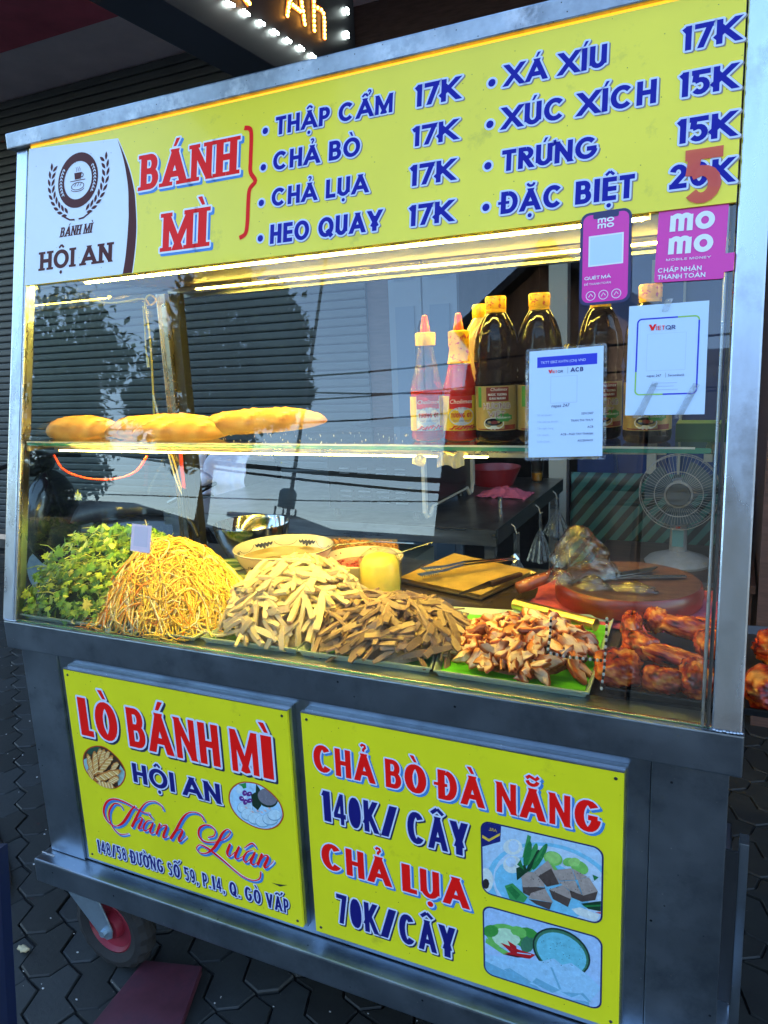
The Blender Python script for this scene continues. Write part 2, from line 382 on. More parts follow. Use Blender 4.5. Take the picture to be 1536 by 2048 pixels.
TF.update({'8': .31, '4': .29, '0': .36, '5': .35, '9': .33, '2': .36, '7': .42, '3': .34, '6': .33})
GC = {}
def glyph(ch, tx, ty, ws, slab=False):
    """convex pieces of one letter, cap height 1, and its width"""
    key = (ch, round(tx, 3), round(ty, 3), round(ws, 3), slab)
    if key in GC: return GC[key]
    nf = unicodedata.normalize('NFD', ch); base = nf[0]; marks = nf[1:]; bar = False
    if base in 'Đđ': base = 'D'; bar = True
    W, strokes = GL[base]; w_ = max(W*ws, tx) if W else tx
    if base == '1': w_ = max(.34*ws, tx*1.25)
    if base == 'm': w_ = max(W*ws, tx*4)
    if base == '/': w_ = max(W*ws, tx*2.1)
    tx = min(tx, w_*TF.get(base, 9))
    P_ = []
    mx_ = lambda u: tx/2+u*(w_-tx); my_ = lambda v: ty/2+v*(1-ty)
    for fl, pts in strokes:
        q = [(mx_(u), my_(v)) for u, v in pts]
        for r in ribbon(q, tx, ty, 0 if fl == s_ else max(tx, ty)*1.1):
            if fl in (e_, d_):
                r = cliph(r, 1, 0, False); r = cliph(r, 1, 1, True) if r else r
            if fl == e_ and r:
                r = cliph(r, 0, 0, False); r = cliph(r, 0, w_, True) if r else r
            if r and len(r) > 2: P_.append(r)
    if bar: P_.append([(-.13, .5-ty*.32), (w_*.5, .5-ty*.32), (w_*.5, .5+ty*.32), (-.13, .5+ty*.32)])
    if slab:
        sh = ty*.62; sx = tx*.42
        ft = {'B': [(0, 0), (0, 1)], 'A': [(0, 0), (1, 0)], 'N': [(0, 0), (0, 1), (1, 1)], 'H': [(0, 0), (1, 0), (0, 1), (1, 1)], 'M': [(0, 0), (1, 0), (0, 1), (1, 1)], 'I': [(0, 0), (0, 1)]}.get(base, [])
        for u, v in ft:
            x = mx_(u); y0 = 0 if v == 0 else 1-sh
            P_.append([(x-tx/2-sx, y0), (x+tx/2+(sx if base != 'B' else 0), y0), (x+tx/2+(sx if base != 'B' else 0), y0+sh), (x-tx/2-sx, y0+sh)])
    cx = w_/2 if base != '1' else w_; td = min(.13, .62*min(tx, ty)+.02); y = 1.05
    circ = '\u0302' in marks; brev = '\u0306' in marks; hw = min(.17, w_*.34+.03)
    for mk in marks:
        if mk == '\u031b': P_ += ribbon([(w_-tx*.35, .84), (w_+.05, .9), (w_+.1, 1.02), (w_+.07, 1.1)], td, td)
        if mk == '\u0323':
            P_.append([(cx+.1*cos(k*pi/5), -.2+.1*sin(k*pi/5)) for k in range(10)])
        if mk == '\u0302': P_ += ribbon([(cx-hw, y+.04), (cx, y+.19)], td, td*.85)+ribbon([(cx, y+.19), (cx+hw, y+.04)], td, td*.85)
        if mk == '\u0306': P_ += ribbon(arc(cx, y+.2, hw*.9, .14, 185, 355, 8), td*.9, td*.9)
        dx = (hw+.08 if circ else 0); dy = (.07 if circ else .17 if brev else 0)
        if mk == '\u0301': P_.append([(cx+dx-.07, y+dy+.02), (cx+dx+.03, y+dy+.02), (cx+dx+.17, y+dy+.24), (cx+dx+.03, y+dy+.24)])
        if mk == '\u0300': P_.append([(cx+dx-.03, y+dy+.02), (cx+dx+.07, y+dy+.02), (cx+dx-.03, y+dy+.24), (cx+dx-.17, y+dy+.24)])
        if mk == '\u0309': P_ += ribbon([(cx+dx-.09, y+dy+.2), (cx+dx-.03, y+dy+.26), (cx+dx+.05, y+dy+.24), (cx+dx+.07, y+dy+.17), (cx+dx, y+dy+.1), (cx+dx-.01, y+dy+.02)], td*.75, td*.75)
        if mk == '\u0303': P_ += ribbon([(cx-.18, y+dy+.08), (cx-.09, y+dy+.16), (cx, y+dy+.12), (cx+.09, y+dy+.08), (cx+.18, y+dy+.17)], td*.85, td*.85)
    GC[key] = (P_, w_); return GC[key]
UC = {}
def lettering(pl, text, p0, xr, topy, mats, parent, tx=.2, ty=.19, out=.05, sh=None, gap=.1, space=.34, shear=0, slab=False, name='lettering', n0=.0002, fit=None, uv=False, top_at=None):
    """p0: pixel (or u,v) at the left end of the baseline, xr: pixel x (or u) of the right end, topy: pixel y (or v) of the cap line at the left
       mats: fill, outline, shadow"""
    if uv: (u0, v0), u1, v1 = p0, xr, topy
    else:
        u0, v0 = pl.px(*p0); u1 = pl.px(xr, p0[1])[0]
        for _ in range(6):        # right end sits on the baseline row
            q = pl.P(u1, v0); d = q-CP; yy = 1024+FPX*d.dot(ry)/d.dot(rz); u1 = pl.px(xr, yy)[0]
        v1 = pl.px(p0[0], topy)[1]
    H = v1-v0; T = (u1-u0)/H
    ch = [c for c in text]
    def total(ws): return sum(space if c == ' ' else (.14 if c in '.,:' else glyph(c, tx, ty, ws, slab)[1])+gap for c in ch)-gap
    lo, hi = .2, 3.
    for _ in range(26):
        mid = (lo+hi)/2
        if total(round(mid, 3)) < T: lo = mid
        else: hi = mid
    ws = round(lo, 2); k = T/total(ws) if total(ws) > 0 else 1
    mb = MB(); x = 0; nv = pl
    for c in ch:
        if c == ' ': x += (space)*k; continue
        if c in '.,:':
            r = .075; P_ = [[(.0, 0), (.14, 0), (.14, .15), (.0, .15)]]; w_ = .14
            if c == ',': P_.append([(.03, .0), (.14, 0), (.05, -.13), (-.02, -.13)])
            if c == ':': P_.append([(.0, .5), (.14, .5), (.14, .65), (.0, .65)])
        else: P_, w_ = glyph(c, tx, ty, ws, slab)
        lays = []
        for li, o in ((0, 0), (1, out), (2, out)):
            if li and not out: continue
            if li == 2 and not sh: continue
            key = (c, tx, ty, ws, slab, o)
            if key not in UC: UC[key] = union(expand(P_, o) if o else P_)
            lays.append((li, UC[key]))
        for li, (vv, ff) in lays:
            dx, dy = (sh if li == 2 else (0, 0)); n = n0+(.00045, .0003, .00015)[li]
            pts = [nv.P(u0+(x+(a+dx)*k+(b+dy)*shear)*H, v0+(b+dy)*H, n) for a, b in vv]
            mb.add(pts, ff, li)
        x += (w_+gap)*k
    return mb.build(name, list(mats[:3]), parent)

def flat(pl, polys, mats, parent, name, n=.0003, step=.00008, px=True):
    """flat print: polygons given in photo pixels on a plane, later ones on top"""
    mb = MB()
    for i, (mi, P_) in enumerate(polys):
        q = [pl.px(*p) for p in P_] if px else P_
        a = sum(q[j][0]*q[(j+1) % len(q)][1]-q[(j+1) % len(q)][0]*q[j][1] for j in range(len(q)))
        if a < 0: q = q[::-1]
        mb.add([pl.P(u, v, n+step*i) for u, v in q], [tuple(range(len(q)))], mi)
    return mb.build(name, mats, parent)
def rrect(u0, v0, u1, v1, r, n=5):
    P_ = []
    for cx, cy, a in ((u1-r, v1-r, 0), (u0+r, v1-r, 90), (u0+r, v0+r, 180), (u1-r, v0+r, 270)):
        P_ += [(cx+r*cos(radians(a+90*i/n)), cy+r*sin(radians(a+90*i/n))) for i in range(n+1)]
    return P_
def ell(cx, cy, a, b, n=32, rot=0, a0=0, a1=360):
    return [(cx+a*cos(t)*cos(rot)-b*sin(t)*sin(rot), cy+a*cos(t)*sin(rot)+b*sin(t)*cos(rot)) for t in [radians(a0+(a1-a0)*i/n) for i in range(n if a1-a0 == 360 else n+1)]]
def small(pl, text, u, v, h, mat, parent, align='LEFT', shear=0, sx=1, n=.0006, name='small_print', wrap=None, mirror=False):
    """small printed words in the built-in font"""
    c = bpy.data.curves.new('t', 'FONT'); c.body = text; c.size = h*1.38; c.align_x = align; c.shear = shear; c.resolution_u = 2
    o = bpy.data.objects.new('t', c); COL.objects.link(o)
    me = bpy.data.meshes.new_from_object(o); bpy.data.objects.remove(o); bpy.data.curves.remove(c)
    mb = MB(); s = -1 if mirror else 1
    f = [list(p.vertices) for p in me.polygons]
    if wrap: vs = [wrap(u+q.co.x*sx*s, v+q.co.y) for q in me.vertices]
    else: vs = [pl.P(u+q.co.x*sx*s, v+q.co.y, n) for q in me.vertices]
    bpy.data.meshes.remove(me)
    mb.add(vs, f); return mb.build(name, mat, parent)
def spline(pts, k=5):
    out = []; n = len(pts)
    for i in range(n-1):
        p = [pts[max(i-1, 0)], pts[i], pts[i+1], pts[min(i+2, n-1)]]
        for j in range(k):
            t = j/k
            out.append(tuple(.5*((2*p[1][c])+(-p[0][c]+p[2][c])*t+(2*p[0][c]-5*p[1][c]+4*p[2][c]-p[3][c])*t*t+(-p[0][c]+3*p[1][c]-3*p[2][c]+p[3][c])*t**3) for c in range(len(p[0]))))
    out.append(tuple(pts[-1])); return out
# ================================================================== SETTING
GZ = -.035
asphalt = M('asphalt', (.04, .04, .042), .85, var=.3, scale=8, bump=.5, bscale=90)
mortar = M('joint_dirt', (.006, .007, .008), .9, var=.4, scale=20, bump=.5, bscale=120)
paver_m = M('concrete_paver', (.030, .036, .041), .62, var=.4, objvar=.45, scale=6, bump=.5, bscale=70, dirt=((.010, .011, .012), 3.5, .45, .7), spots=[((.12, .12, .11), 30, .05)])
o = MB().box((-60, -60, -.4), (60, 60, GZ-.16)).build('ground', asphalt); tag(o, kind='structure')
o = MB().box((-60, -12, GZ-.16), (60, -3.2, GZ-.12)).build('road', asphalt); tag(o, kind='structure')
o = MB().box((-60, -3.2, GZ-.155), (60, 3.2, GZ-.012)).build('pavement', mortar); tag(o, kind='structure'); pavement = o
o = MB().box((-60, -13.2, GZ-.16), (60, -12, GZ-.01)).build('far_pavement', M('far_paving', (.10, .10, .10), .8, var=.2)); tag(o, kind='structure')
# zigzag interlocking pavers
pa, pb = .165, .098; ca, sa = cos(radians(-38)), sin(radians(-38))
shape = [(0, 0), (.052, .024), (.113, -.018), (.165, 0), (.185, .049), (.165, .098), (.113, .080), (.052, .122), (0, .098), (.02, .049)]
cx0 = sum(p[0] for p in shape)/10; cy0 = sum(p[1] for p in shape)/10
pv = MB(); loc = [((x-cx0), (y-cy0)) for x, y in shape]
top = [(x*.93, y*.90) for x, y in loc]; mid = [(x*.965, y*.945) for x, y in loc]
vs_ = [(x, y, -.035) for x, y in mid]+[(x, y, -.004) for x, y in mid]+[(x, y, 0) for x, y in top]
fs_ = [tuple(range(20, 30))]+[(i, (i+1) % 10, 10+(i+1) % 10, 10+i) for i in range(10)]+[(10+i, 10+(i+1) % 10, 20+(i+1) % 10, 20+i) for i in range(10)]
pv.add(vs_, fs_); first = None; rest = MB(); cells = []
for i in range(-44, 44):
    for j in range(-56, 56):
        x = i*pa; y = j*pb; X = -1+x*ca-y*sa; Y = 1+x*sa+y*ca
        if not (-4.2 < X < 3.2 and -1.3 < Y < 3.15): continue
        d = Vector((X, Y, GZ))-CP; zz = d.dot(rz); vis = False
        if zz > .2:
            qx = 768+FPX*d.dot(rx)/zz; qy = 1024+FPX*d.dot(ry)/zz; vis = -60 < qx < 1100 and 1230 < qy < 2130 and (X < .5 or Y < .15) and not (X > .3 and Y > .3)
            vis = vis and (qx < 330 or qy > 1780)
        cells.append((not vis, d.length, X, Y))
cells.sort(); npv = 0
for hid, dist, X, Y in cells:
    z = GZ+R.uniform(-.004, .002); rz_ = radians(-38)+R.uniform(-.015, .015)
    if not hid and npv < 290:
        if first is None:
            o = pv.build('paver', paver_m, origin=False); o.parent = pavement; first = o; base_ = -Vector(wl(pavement))
        else: o = first.copy(); COL.objects.link(o); o.parent = pavement
        o.location = base_+Vector((X, Y, z)); o.rotation_euler = (R.uniform(-.012, .012), R.uniform(-.012, .012), rz_); npv += 1
    else:
        c_, s__ = cos(rz_), sin(rz_); rest.add([(X+a*c_-b*s__, Y+a*s__+b*c_, z+h) for a, b, h in vs_], fs_)
o = rest.build('distant_pavers', paver_m, parent=pavement); tag(o, kind='stuff')

# ---- shop house: shutter, ceiling, interior
brownwall = M('dark_brown_cladding', (.09, .05, .042), .6, var=.3, scale=10, st=(1, 1, 8))
ceil_m = M('grey_plaster_ceiling', (.78, .64, .64), .7, var=.1, scale=3)
red_glow_tint = M('ceiling_red_glow_tint', (.62, .11, .16), .6, var=.2, scale=3)  # glow of a red sign put into the ceiling colour
shut_m = M('shutter_slat_paint', (.062, .074, .078), .5, .15, var=.2, scale=6, st=(.4, 1, 4), dirt=((.05, .05, .05), 3, .5, .8))
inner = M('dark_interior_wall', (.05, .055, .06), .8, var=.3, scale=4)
bld = thing('shop_house', 'dark shop house with a roller shutter and overhanging ceiling behind the food cart', 'building', (0, 3.2, GZ))
CZ = 3.45
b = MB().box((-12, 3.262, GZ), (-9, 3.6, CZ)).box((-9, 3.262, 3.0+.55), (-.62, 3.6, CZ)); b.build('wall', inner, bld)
MB().box((-12, .95, CZ+.12), (7, 9, 18)).build('sun_block_storey', M('upper_wall', (.3, .28, .25), .8, var=.1), bld)  # unseen storey, made tall to keep the sun off cart and street
MB().box((-12, 2.60, CZ), (7, 8, CZ+.1)).build('ceiling', ceil_m, bld)
MB().box((-12, .95, CZ-.012), (7, 2.598, CZ+.1)).build('red_glow_ceiling', red_glow_tint, bld)  # front ceiling strip coloured by the red glow
b = MB().lathe([(.085, -.012), (.11, -.02), (.11, 0), (.085, 0)], tuple(at(400, 50, 'z', CZ)), 24, caps=(True, True)); b.build('downlight', M('downlight_rim', (.05, .045, .045), .4, .4), bld)
MB().box((-.62, 3.22, GZ), (-.45, 3.6, CZ)).build('shutter_column', brownwall, bld)
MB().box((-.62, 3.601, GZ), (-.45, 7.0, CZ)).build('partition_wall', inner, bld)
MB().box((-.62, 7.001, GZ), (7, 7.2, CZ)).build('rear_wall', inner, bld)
MB().box((4.2, 1.0, GZ), (4.4, 7.0, CZ)).build('side_wall', brownwall, bld)
MB().box((1.60, 1.95, GZ), (1.70, 6.99, CZ)).build('brown_partition', brownwall, bld)
MB().box((-.45, 3.2, 2.75), (7, 3.3, CZ)).build('lintel', brownwall, bld)
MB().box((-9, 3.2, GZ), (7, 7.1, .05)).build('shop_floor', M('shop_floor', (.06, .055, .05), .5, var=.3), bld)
# shutter slats, one mesh each
dr_ = thing('folding_door', 'pale blue grey folding door with recessed panels right of the roller shutter', 'door', (-.2, 3.2, .05)); dm = M('door_paint', (.17, .21, .26), .5, var=.08, scale=4); dm2 = M('door_panel_paint', (.10, .15, .22), .4)
for k, (a_, b_) in enumerate(((-.448, -.235), (-.225, -.01))):
    lf_ = MB().box((a_, 3.16, .06), (b_, 3.199, 2.74)).build('leaf', dm, dr_, bevel=.002)
    for z_ in (.2, 1.05, 1.9): MB().box((a_+.045, 3.152, z_), (b_-.045, 3.1595, z_+.7)).build('inset', dm2, lf_)
MB().tube([(-.24, 3.13, 1.5), (-.24, 3.12, 1.62), (-.24, 3.15, 1.66)], .006, 6).build('pull', dark_steel, dr_)
sh = thing('roller_shutter', 'closed grey roller shutter with dark horizontal grooves left of the shop opening', 'shutter', (-4.8, 3.2, GZ+.13))
sl = MB(); pit = .054; prof = [(0, 0), (-.007, .004), (-.0085, .012), (-.0085, .040), (-.0065, .047), (.0, .0505), (.010, .0505), (.010, .0)]
vs_ = []; xs_ = (-4.2, 4.18)
for X in xs_:
    vs_ += [(X, a, z) for a, z in prof]
n = len(prof); fs_ = [(i, (i+1) % n, n+(i+1) % n, n+i) for i in range(n)]+[tuple(range(n)), tuple(reversed(range(n, 2*n)))]
sl.add(vs_, fs_); first = None
for i in range(int((CZ-.05-.05)/pit)):
    if first is None: o = sl.build('slat', shut_m, origin=False); o.parent = sh; first = o
    else: o = first.copy(); COL.objects.link(o); o.parent = sh
    o.location = (0, 0, i*pit)
MB().box((-9.0, 3.222, GZ+.13), (-.62, 3.258, CZ)).build('shutter_backing', dark_steel, sh)

# ---- the street opposite: what the slanted glass mirrors
def facade(name, label, x0, x1, y, h, mat, wmat, cols, rows, gable=0, z0=GZ, depth=6, fr=None, roofm=None, wh=1.2, ww=.9, zs=1.0, zstep=3.0):
    t = thing(name, label, 'building', ((x0+x1)/2, y-depth/2, z0))
    fr = fr or white
    MB().box((x0, y-depth, z0), (x1, y, h)).build('wall', mat, t)
    if gable:
        xm = x0+(x1-x0)*.42; pl = Plane((0, y-depth, 0), (1, 0, 0), (0, 0, 1))
        MB().prism(pl, [(x0, h), (x1, h), (xm, h+gable)], -depth, 0).build('gable', mat, t)
        rb = MB()
        for a, c in ((x0, xm), (xm, x1)):
            A = (a, h) if a == x0 else (xm, h+gable); B_ = (xm, h+gable) if a == x0 else (x1, h)
            d = Vector((B_[0]-A[0], B_[1]-A[1])).normalized(); nn = (-d.y, d.x)
            rb.prism(pl, [(A[0]-d.x*.3, A[1]-d.y*.3+.01), (B_[0]+d.x*.3, B_[1]+d.y*.3+.01), (B_[0]+d.x*.3+nn[0]*.18, B_[1]+d.y*.3+nn[1]*.18+.01), (A[0]-d.x*.3+nn[0]*.18, A[1]-d.y*.3+nn[1]*.18+.01)], -depth-.35, .3)
        rb.build('roof', roofm or dark_steel, t)
    for r_ in range(rows):
        for c in range(cols):
            cx = x0+(x1-x0)*(c+.5)/cols; z = zs+zstep*r_
            f = MB(); 
            f.box((cx-ww/2-.08, y, z), (cx+ww/2+.08, y+.06, z+.08)).box((cx-ww/2-.08, y, z+wh), (cx+ww/2+.08, y+.06, z+wh+.08)).box((cx-ww/2-.08, y, z+.08), (cx-ww/2, y+.06, z+wh)).box((cx+ww/2, y, z+.08), (cx+ww/2+.08, y+.06, z+wh)).box((cx-.02, y, z+.08), (cx+.02, y+.05, z+wh))
            fo = f.build('window', fr, t)
            MB().box((cx-ww/2, y+.005, z+.08), (cx+ww/2, y+.03, z+wh)).build('pane', wmat, fo)
    return t
darkblock = M('reflection_dark_paint', (.012, .014, .016), .7, var=.3, scale=1)  # for the added box that darkens the mirrored house
wpane = M('window_glass_dark', (.03, .05, .07), .1, spec=.8)
tan = M('tan_render', (.15, .10, .07), .8, var=.15, scale=2); greyblue = M('grey_blue_render', (.42, .46, .52), .8, var=.12, scale=2)
dkwall = M('dark_render', (.022, .032, .04), .8, var=.2, scale=2); lowm = M('low_house_wall', (.07, .075, .08), .85, var=.3, scale=1)
facade('town_house', 'tall tan house with a gabled roof across the street, mirrored in the cart glass', -4.1, -.2, -14, 8.0, tan, wpane, 2, 2, gable=1.6, zs=1.0, wh=1.5)
MB().box((-4.12, -13.99, GZ), (-.18, -13.2, 6.3)).build('reflection_dark_box', darkblock, bpy.data.objects['town_house'])  # added dark box, dims the house's lower part in the glass
facade('town_house', 'dark narrow house across the street, right of the tan gabled house', -.1, 5.5, -14.2, 7.4, dkwall, wpane, 3, 2, fr=dkwall)
facade('town_house', 'broad dark building at the far right of the opposite row', 5.6, 16, -14.2, 8.6, dkwall, wpane, 4, 2, fr=dkwall)
hs = [(-34, -26, 3.3), (-26, -19.5, 2.6), (-19.5, -14, 3.6), (-14, -10.6, 3.0), (-10.6, -8.6, 3.5), (-8.6, -4.2, 3.2)]
for i, (a, c, h) in enumerate(hs):
    t = thing('low_house', ['low dark house at the far left end of the opposite row', 'lowest house in the opposite row, second from its left end', 'low dark house with the highest flat roof in the left half of the row', 'low dark house left of the one carrying the water tank', 'low dark house across the street carrying a water tank', 'low dark house next to the tall tan gabled house'][i], 'building', ((a+c)/2, -18, GZ))
    MB().box((a, -20, GZ), (c-.05, -15, h)).build('wall', lowm, t)
    MB().box((a-.1, -20.2, h), (c+.02, -14.8, h+.12)).build('roof', dark_steel, t)
    f = MB().box(((a+c)/2-.7, -15, .9), ((a+c)/2+.7, -14.95, 2.1)).build('window', wpane, t)
t = thing('water_tank', 'small blue water tank on a stand on the low dark roof', 'tank', (-9.4, -15.6, 3.62))
MB().lathe([(.22, 3.95), (.24, 4.0), (.24, 4.35), (.18, 4.45)], (-9.4, -15.6, 0), 16).build('drum', M('tank_blue', (.05, .16, .22), .4), t)
for a, c in ((-.2, -.2), (.2, -.2), (-.2, .2), (.2, .2)): MB().box((-9.42+a, -15.62+c, 3.62), (-9.38+a, -15.58+c, 3.95)).build('leg', dark_steel, t)

leaf_m = M('tree_leaf', (.07, .10, .04), .6, ramp=[(0, (.03, .05, .02)), (.5, (.06, .095, .03)), (1, (.13, .17, .05))])
bark = M('bark', (.08, .06, .045), .9, var=.3, bump=.5)
def tree(label, c, rad, n, gz=GZ, lobes=7, cl=None):
    t = thing('street_tree', label, 'tree', (c[0], c[1], gz), group='trees across the street')
    tr = MB().tube([(c[0], c[1], gz), (c[0]+.1, c[1], c[2]*.5), (c[0], c[1], c[2])], [.16, .11, .05], 8)
    for k in range(6):
        a = k*1.1; tr.tube([(c[0], c[1], c[2]-rad*.9), (c[0]+cos(a)*rad*.5, c[1]+sin(a)*rad*.5, c[2]+R.uniform(-.1, .6)*rad)], [.05, .02], 6)
    tr.build('trunk', bark, t)
    mb = MB(); cl = cl or [(Vector((R.gauss(0, .5), R.gauss(0, .5), R.gauss(0, .6)))*rad, R.uniform(.3, .6)*rad) for _ in range(lobes)]
    for _ in range(n):
        q, s = R.choice(cl); d = Vector((R.gauss(0, 1), R.gauss(0, 1), R.gauss(0, 1))).normalized()*s*(R.uniform(.4, 1.0)+max(0, R.gauss(0, .22))); p = Vector(c)+q+d
        M_ = Matrix.Rotation(R.uniform(0, 6.3), 3, 'Z') @ Matrix.Rotation(R.uniform(-1.2, 1.2), 3, 'X'); z = R.uniform(.06, .13)
        mb.cr = R.random()
        mb.add([p+M_ @ Vector(v) for v in ((0, -z, 0), (z*.5, 0, .01), (0, z, -.01), (-z*.5, 0, .01))], [(0, 1, 2, 3)])
    mb.build('crown', leaf_m, t)
tree('dense tree across the street, mirrored left of the middle of the glass', (-6.9, -9, 5.2), 1.25, 12000, cl=[(Vector((a+6.9, y_, b-5.2)), r_) for a, b, r_, y_ in ((-7.6, 6.6, .55, 0), (-6.9, 6.75, .5, .2), (-6.2, 6.4, .5, -.2), (-5.75, 5.8, .5, 0), (-5.45, 5.15, .42, .2), (-5.2, 4.75, .22, 0), (-5.55, 4.5, .3, 0), (-6.4, 5.6, .65, 0), (-6.2, 4.7, .55, 0), (-7.2, 5.7, .7, .3), (-7.1, 4.7, .65, -.2), (-8.0, 5.4, .6, 0), (-8.1, 4.5, .5, .3), (-6.5, 4.0, .4, 0), (-7.5, 3.9, .5, 0))])
tree('leafy tree across the street, mirrored at the left edge of the glass', (-11.2, -9.5, 4.7), 1.5, 11000, lobes=14)
tree('small tree far left across the street behind the leafy one', (-14.6, -10.5, 3.6), 1.5, 5000, lobes=10)
# poles and overhead cables
pole = M('concrete_pole', (.12, .12, .12), .8)
for px_, py_, h, lb in ((-4.42, -8, 7.2, 'slim grey pole standing across the street beside the dense tree'),):
    t = thing('utility_pole', lb, 'pole', (px_, py_, GZ)); MB().tube([(px_, py_, GZ), (px_, py_, h)], [.035, .022], 10).build('shaft', pole, t)
    MB().box((px_-.25, py_-.03, h-.5), (px_+.25, py_+.03, h-.44)).build('crossarm', dark_steel, t)
cabm = M('black_cable', (.012, .012, .013), .6)
def cable(x0, x1, y, z0, z1, sag, r, lb):
    pts = [(x0+(x1-x0)*i/24, y+.05*sin(i), z0+(z1-z0)*i/24-sag*4*(i/24)*(1-i/24)) for i in range(25)]
    o = MB().tube(pts, r, 5).build('overhead_cable', cabm); tag(o, lb, 'cable', 'cables over the street')
cable(-16, 14, -7, 4.2, 3.6, 1.05, .035, 'thick sagging bundle of black cables, lowest over the street')
cable(-16, 14, -7.05, 4.5, 3.5, 1.3, .018, 'thin cable twisted round the thick lowest bundle')
cable(-14, 10, -6.9, 4.2, 5.4, .5, .013, 'topmost of the four thin cables above the street')
cable(-14, 10, -7.1, 3.9, 5.2, .5, .012, 'second thin cable from the top over the street')
cable(-14, 10, -7.2, 5.0, 4.5, .7, .012, 'thin cable crossing the other cables from upper left')
cable(-14, 10, -7.3, 3.6, 5.0, .5, .012, 'lowest of the four thin cables above the street')
cable(-14, 10, -6.8, 2.5, 3.3, .35, .008, 'hair thin cable beneath the thick cable bundle')

# ================================================================== CART
cart = thing('food_cart', 'stainless steel sandwich cart with a slanted glass front and yellow sign boards', 'food cart', (.76, .35, GZ))
W1 = 1.524
b = MB().box((0, -.0081, .833), (W1, .055, .8985)); b.build('front_ledge', steel_front, cart, bevel=.003)
MB().box((.0, .0, .8987), (W1-.004, .008, .9022)).build('ledge_lip', M('lip_sky_highlight', (.8, .84, .9), .25, 1), cart, bevel=.0012)  # pale colour imitates the bright sky line along the ledge edge
MB().box((-.0, .0555, .868), (W1, .74, .897)).build('counter_top', M('counter_steel', (.16, .18, .22), .28, .8, var=.3, scale=9, dirt=((.05, .05, .06), 9, .5, .7)), cart)
b = MB().box((.13, .02, .302), (1.398, .06, .832)); b.build('front_panel', steel_front, cart)
MB().box((.017, .014, .300), (.129, .70, .8325)).build('corner_panel', steel_front, cart, bevel=.002)
MB().box((1.3995, .014, .300), (1.508, .70, .8325)).build('corner_panel', steel_front, cart, bevel=.002)
MB().box((.13, .66, .302), (1.398, .70, .832)).build('rear_panel', steel_front, cart)
MB().box((.003, -.0275, .2376), (1.53, .72, .2985)).build('base_frame', steel_front, cart, bevel=.004)
MB().box((1.531, .17, GZ+.12), (1.546, .20, .612)).build('side_bracket', steel_front, cart, bevel=.001)
MB().box((1.5085, .16, GZ+.2), (1.531, .165, .60)).build('bracket_web', dark_steel, cart)
# dark backing beneath the sign boards
MB().box((.168, .0075, .325), (.755, .0195, .808)).build('sign_backing', steel_front, cart)
MB().box((.785, .0075, .32), (1.366, .0195, .808)).build('sign_backing', steel_front, cart)
# weld beads
for (X, z) in ((.0, .9), (1.48, .9), (.003, .299)):
    mb = MB()
    for i in range(9): mb.blob((X+.004+i*.0045, -.006 if z > .5 else -.002, z+.001+R.uniform(-.001, .001)), (.003, .003, .002), 4)
    mb.build('weld_bead', steel, cart)
def lean_post(x0, x1, nm='front_post', d=.035, m_=None):
    z0, z1 = .9005, 1.9405; mb = MB()
    v = [(x0, gy(z0)+.001, z0), (x1, gy(z0)+.001, z0), (x1, gy(z0)+d, z0), (x0, gy(z0)+d, z0), (x0, gy(z1)+.001, z1), (x1, gy(z1)+.001, z1), (x1, gy(z1)+d, z1), (x0, gy(z1)+d, z1)]
    mb.add(v, [(0,3,2,1),(4,5,6,7),(0,1,5,4),(1,2,6,5),(2,3,7,6),(3,0,4,7)]); return mb.build(nm, m_ or steel_post, cart, bevel=.003)
lean_post(-.003, .031); lean_post(1.4805, 1.521)
lean_post(.0335, .0395, 'glass_channel', .012, steel); lean_post(1.466, 1.471, 'glass_channel', .012, steel); lean_post(1.4735, 1.4785, 'glass_channel', .014, dark_steel)
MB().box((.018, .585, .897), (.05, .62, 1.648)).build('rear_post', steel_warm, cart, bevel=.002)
MB().box((.0505, .60, .897), (.08, .63, 1.648)).build('rear_post', dark_steel, cart, bevel=.002)
MB().box((1.47, .585, .897), (1.505, .62, 1.648)).build('rear_post', steel, cart, bevel=.002)
for X in (.022, .030): MB().box((X, .583, .9), (X+.002, .5845, 1.64)).build('post_rib', steel_warm, cart)
# roof
MB().box((-.018, .190, 1.9415), (1.56, .76, 1.975)).build('roof_edge', steel_roof, cart, bevel=.003)
MB().box((.042, .188, 1.662), (1.478, .66, 1.668)).build('lamp_ceiling', M('dull_box_ceiling', (.09, .085, .09), .5, .3, var=.3, scale=9, dirt=((.16, .11, .04), 6, .5, .7)), cart)
MB().box((.0, .66, 1.64), (1.52, .70, 1.94)).build('rear_fascia', steel, cart)
MB().box((-.001, .24, 1.665), (.04, .66, 1.94)).build('side_fascia', steel, cart)
MB().box((1.48, .24, 1.665), (1.52, .66, 1.94)).build('side_fascia', steel, cart)
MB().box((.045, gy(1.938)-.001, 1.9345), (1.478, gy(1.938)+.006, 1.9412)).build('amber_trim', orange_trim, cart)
MB().box((.05, .60, 1.648), (1.47, .64, 1.66)).build('rear_rail', steel_warm, cart)
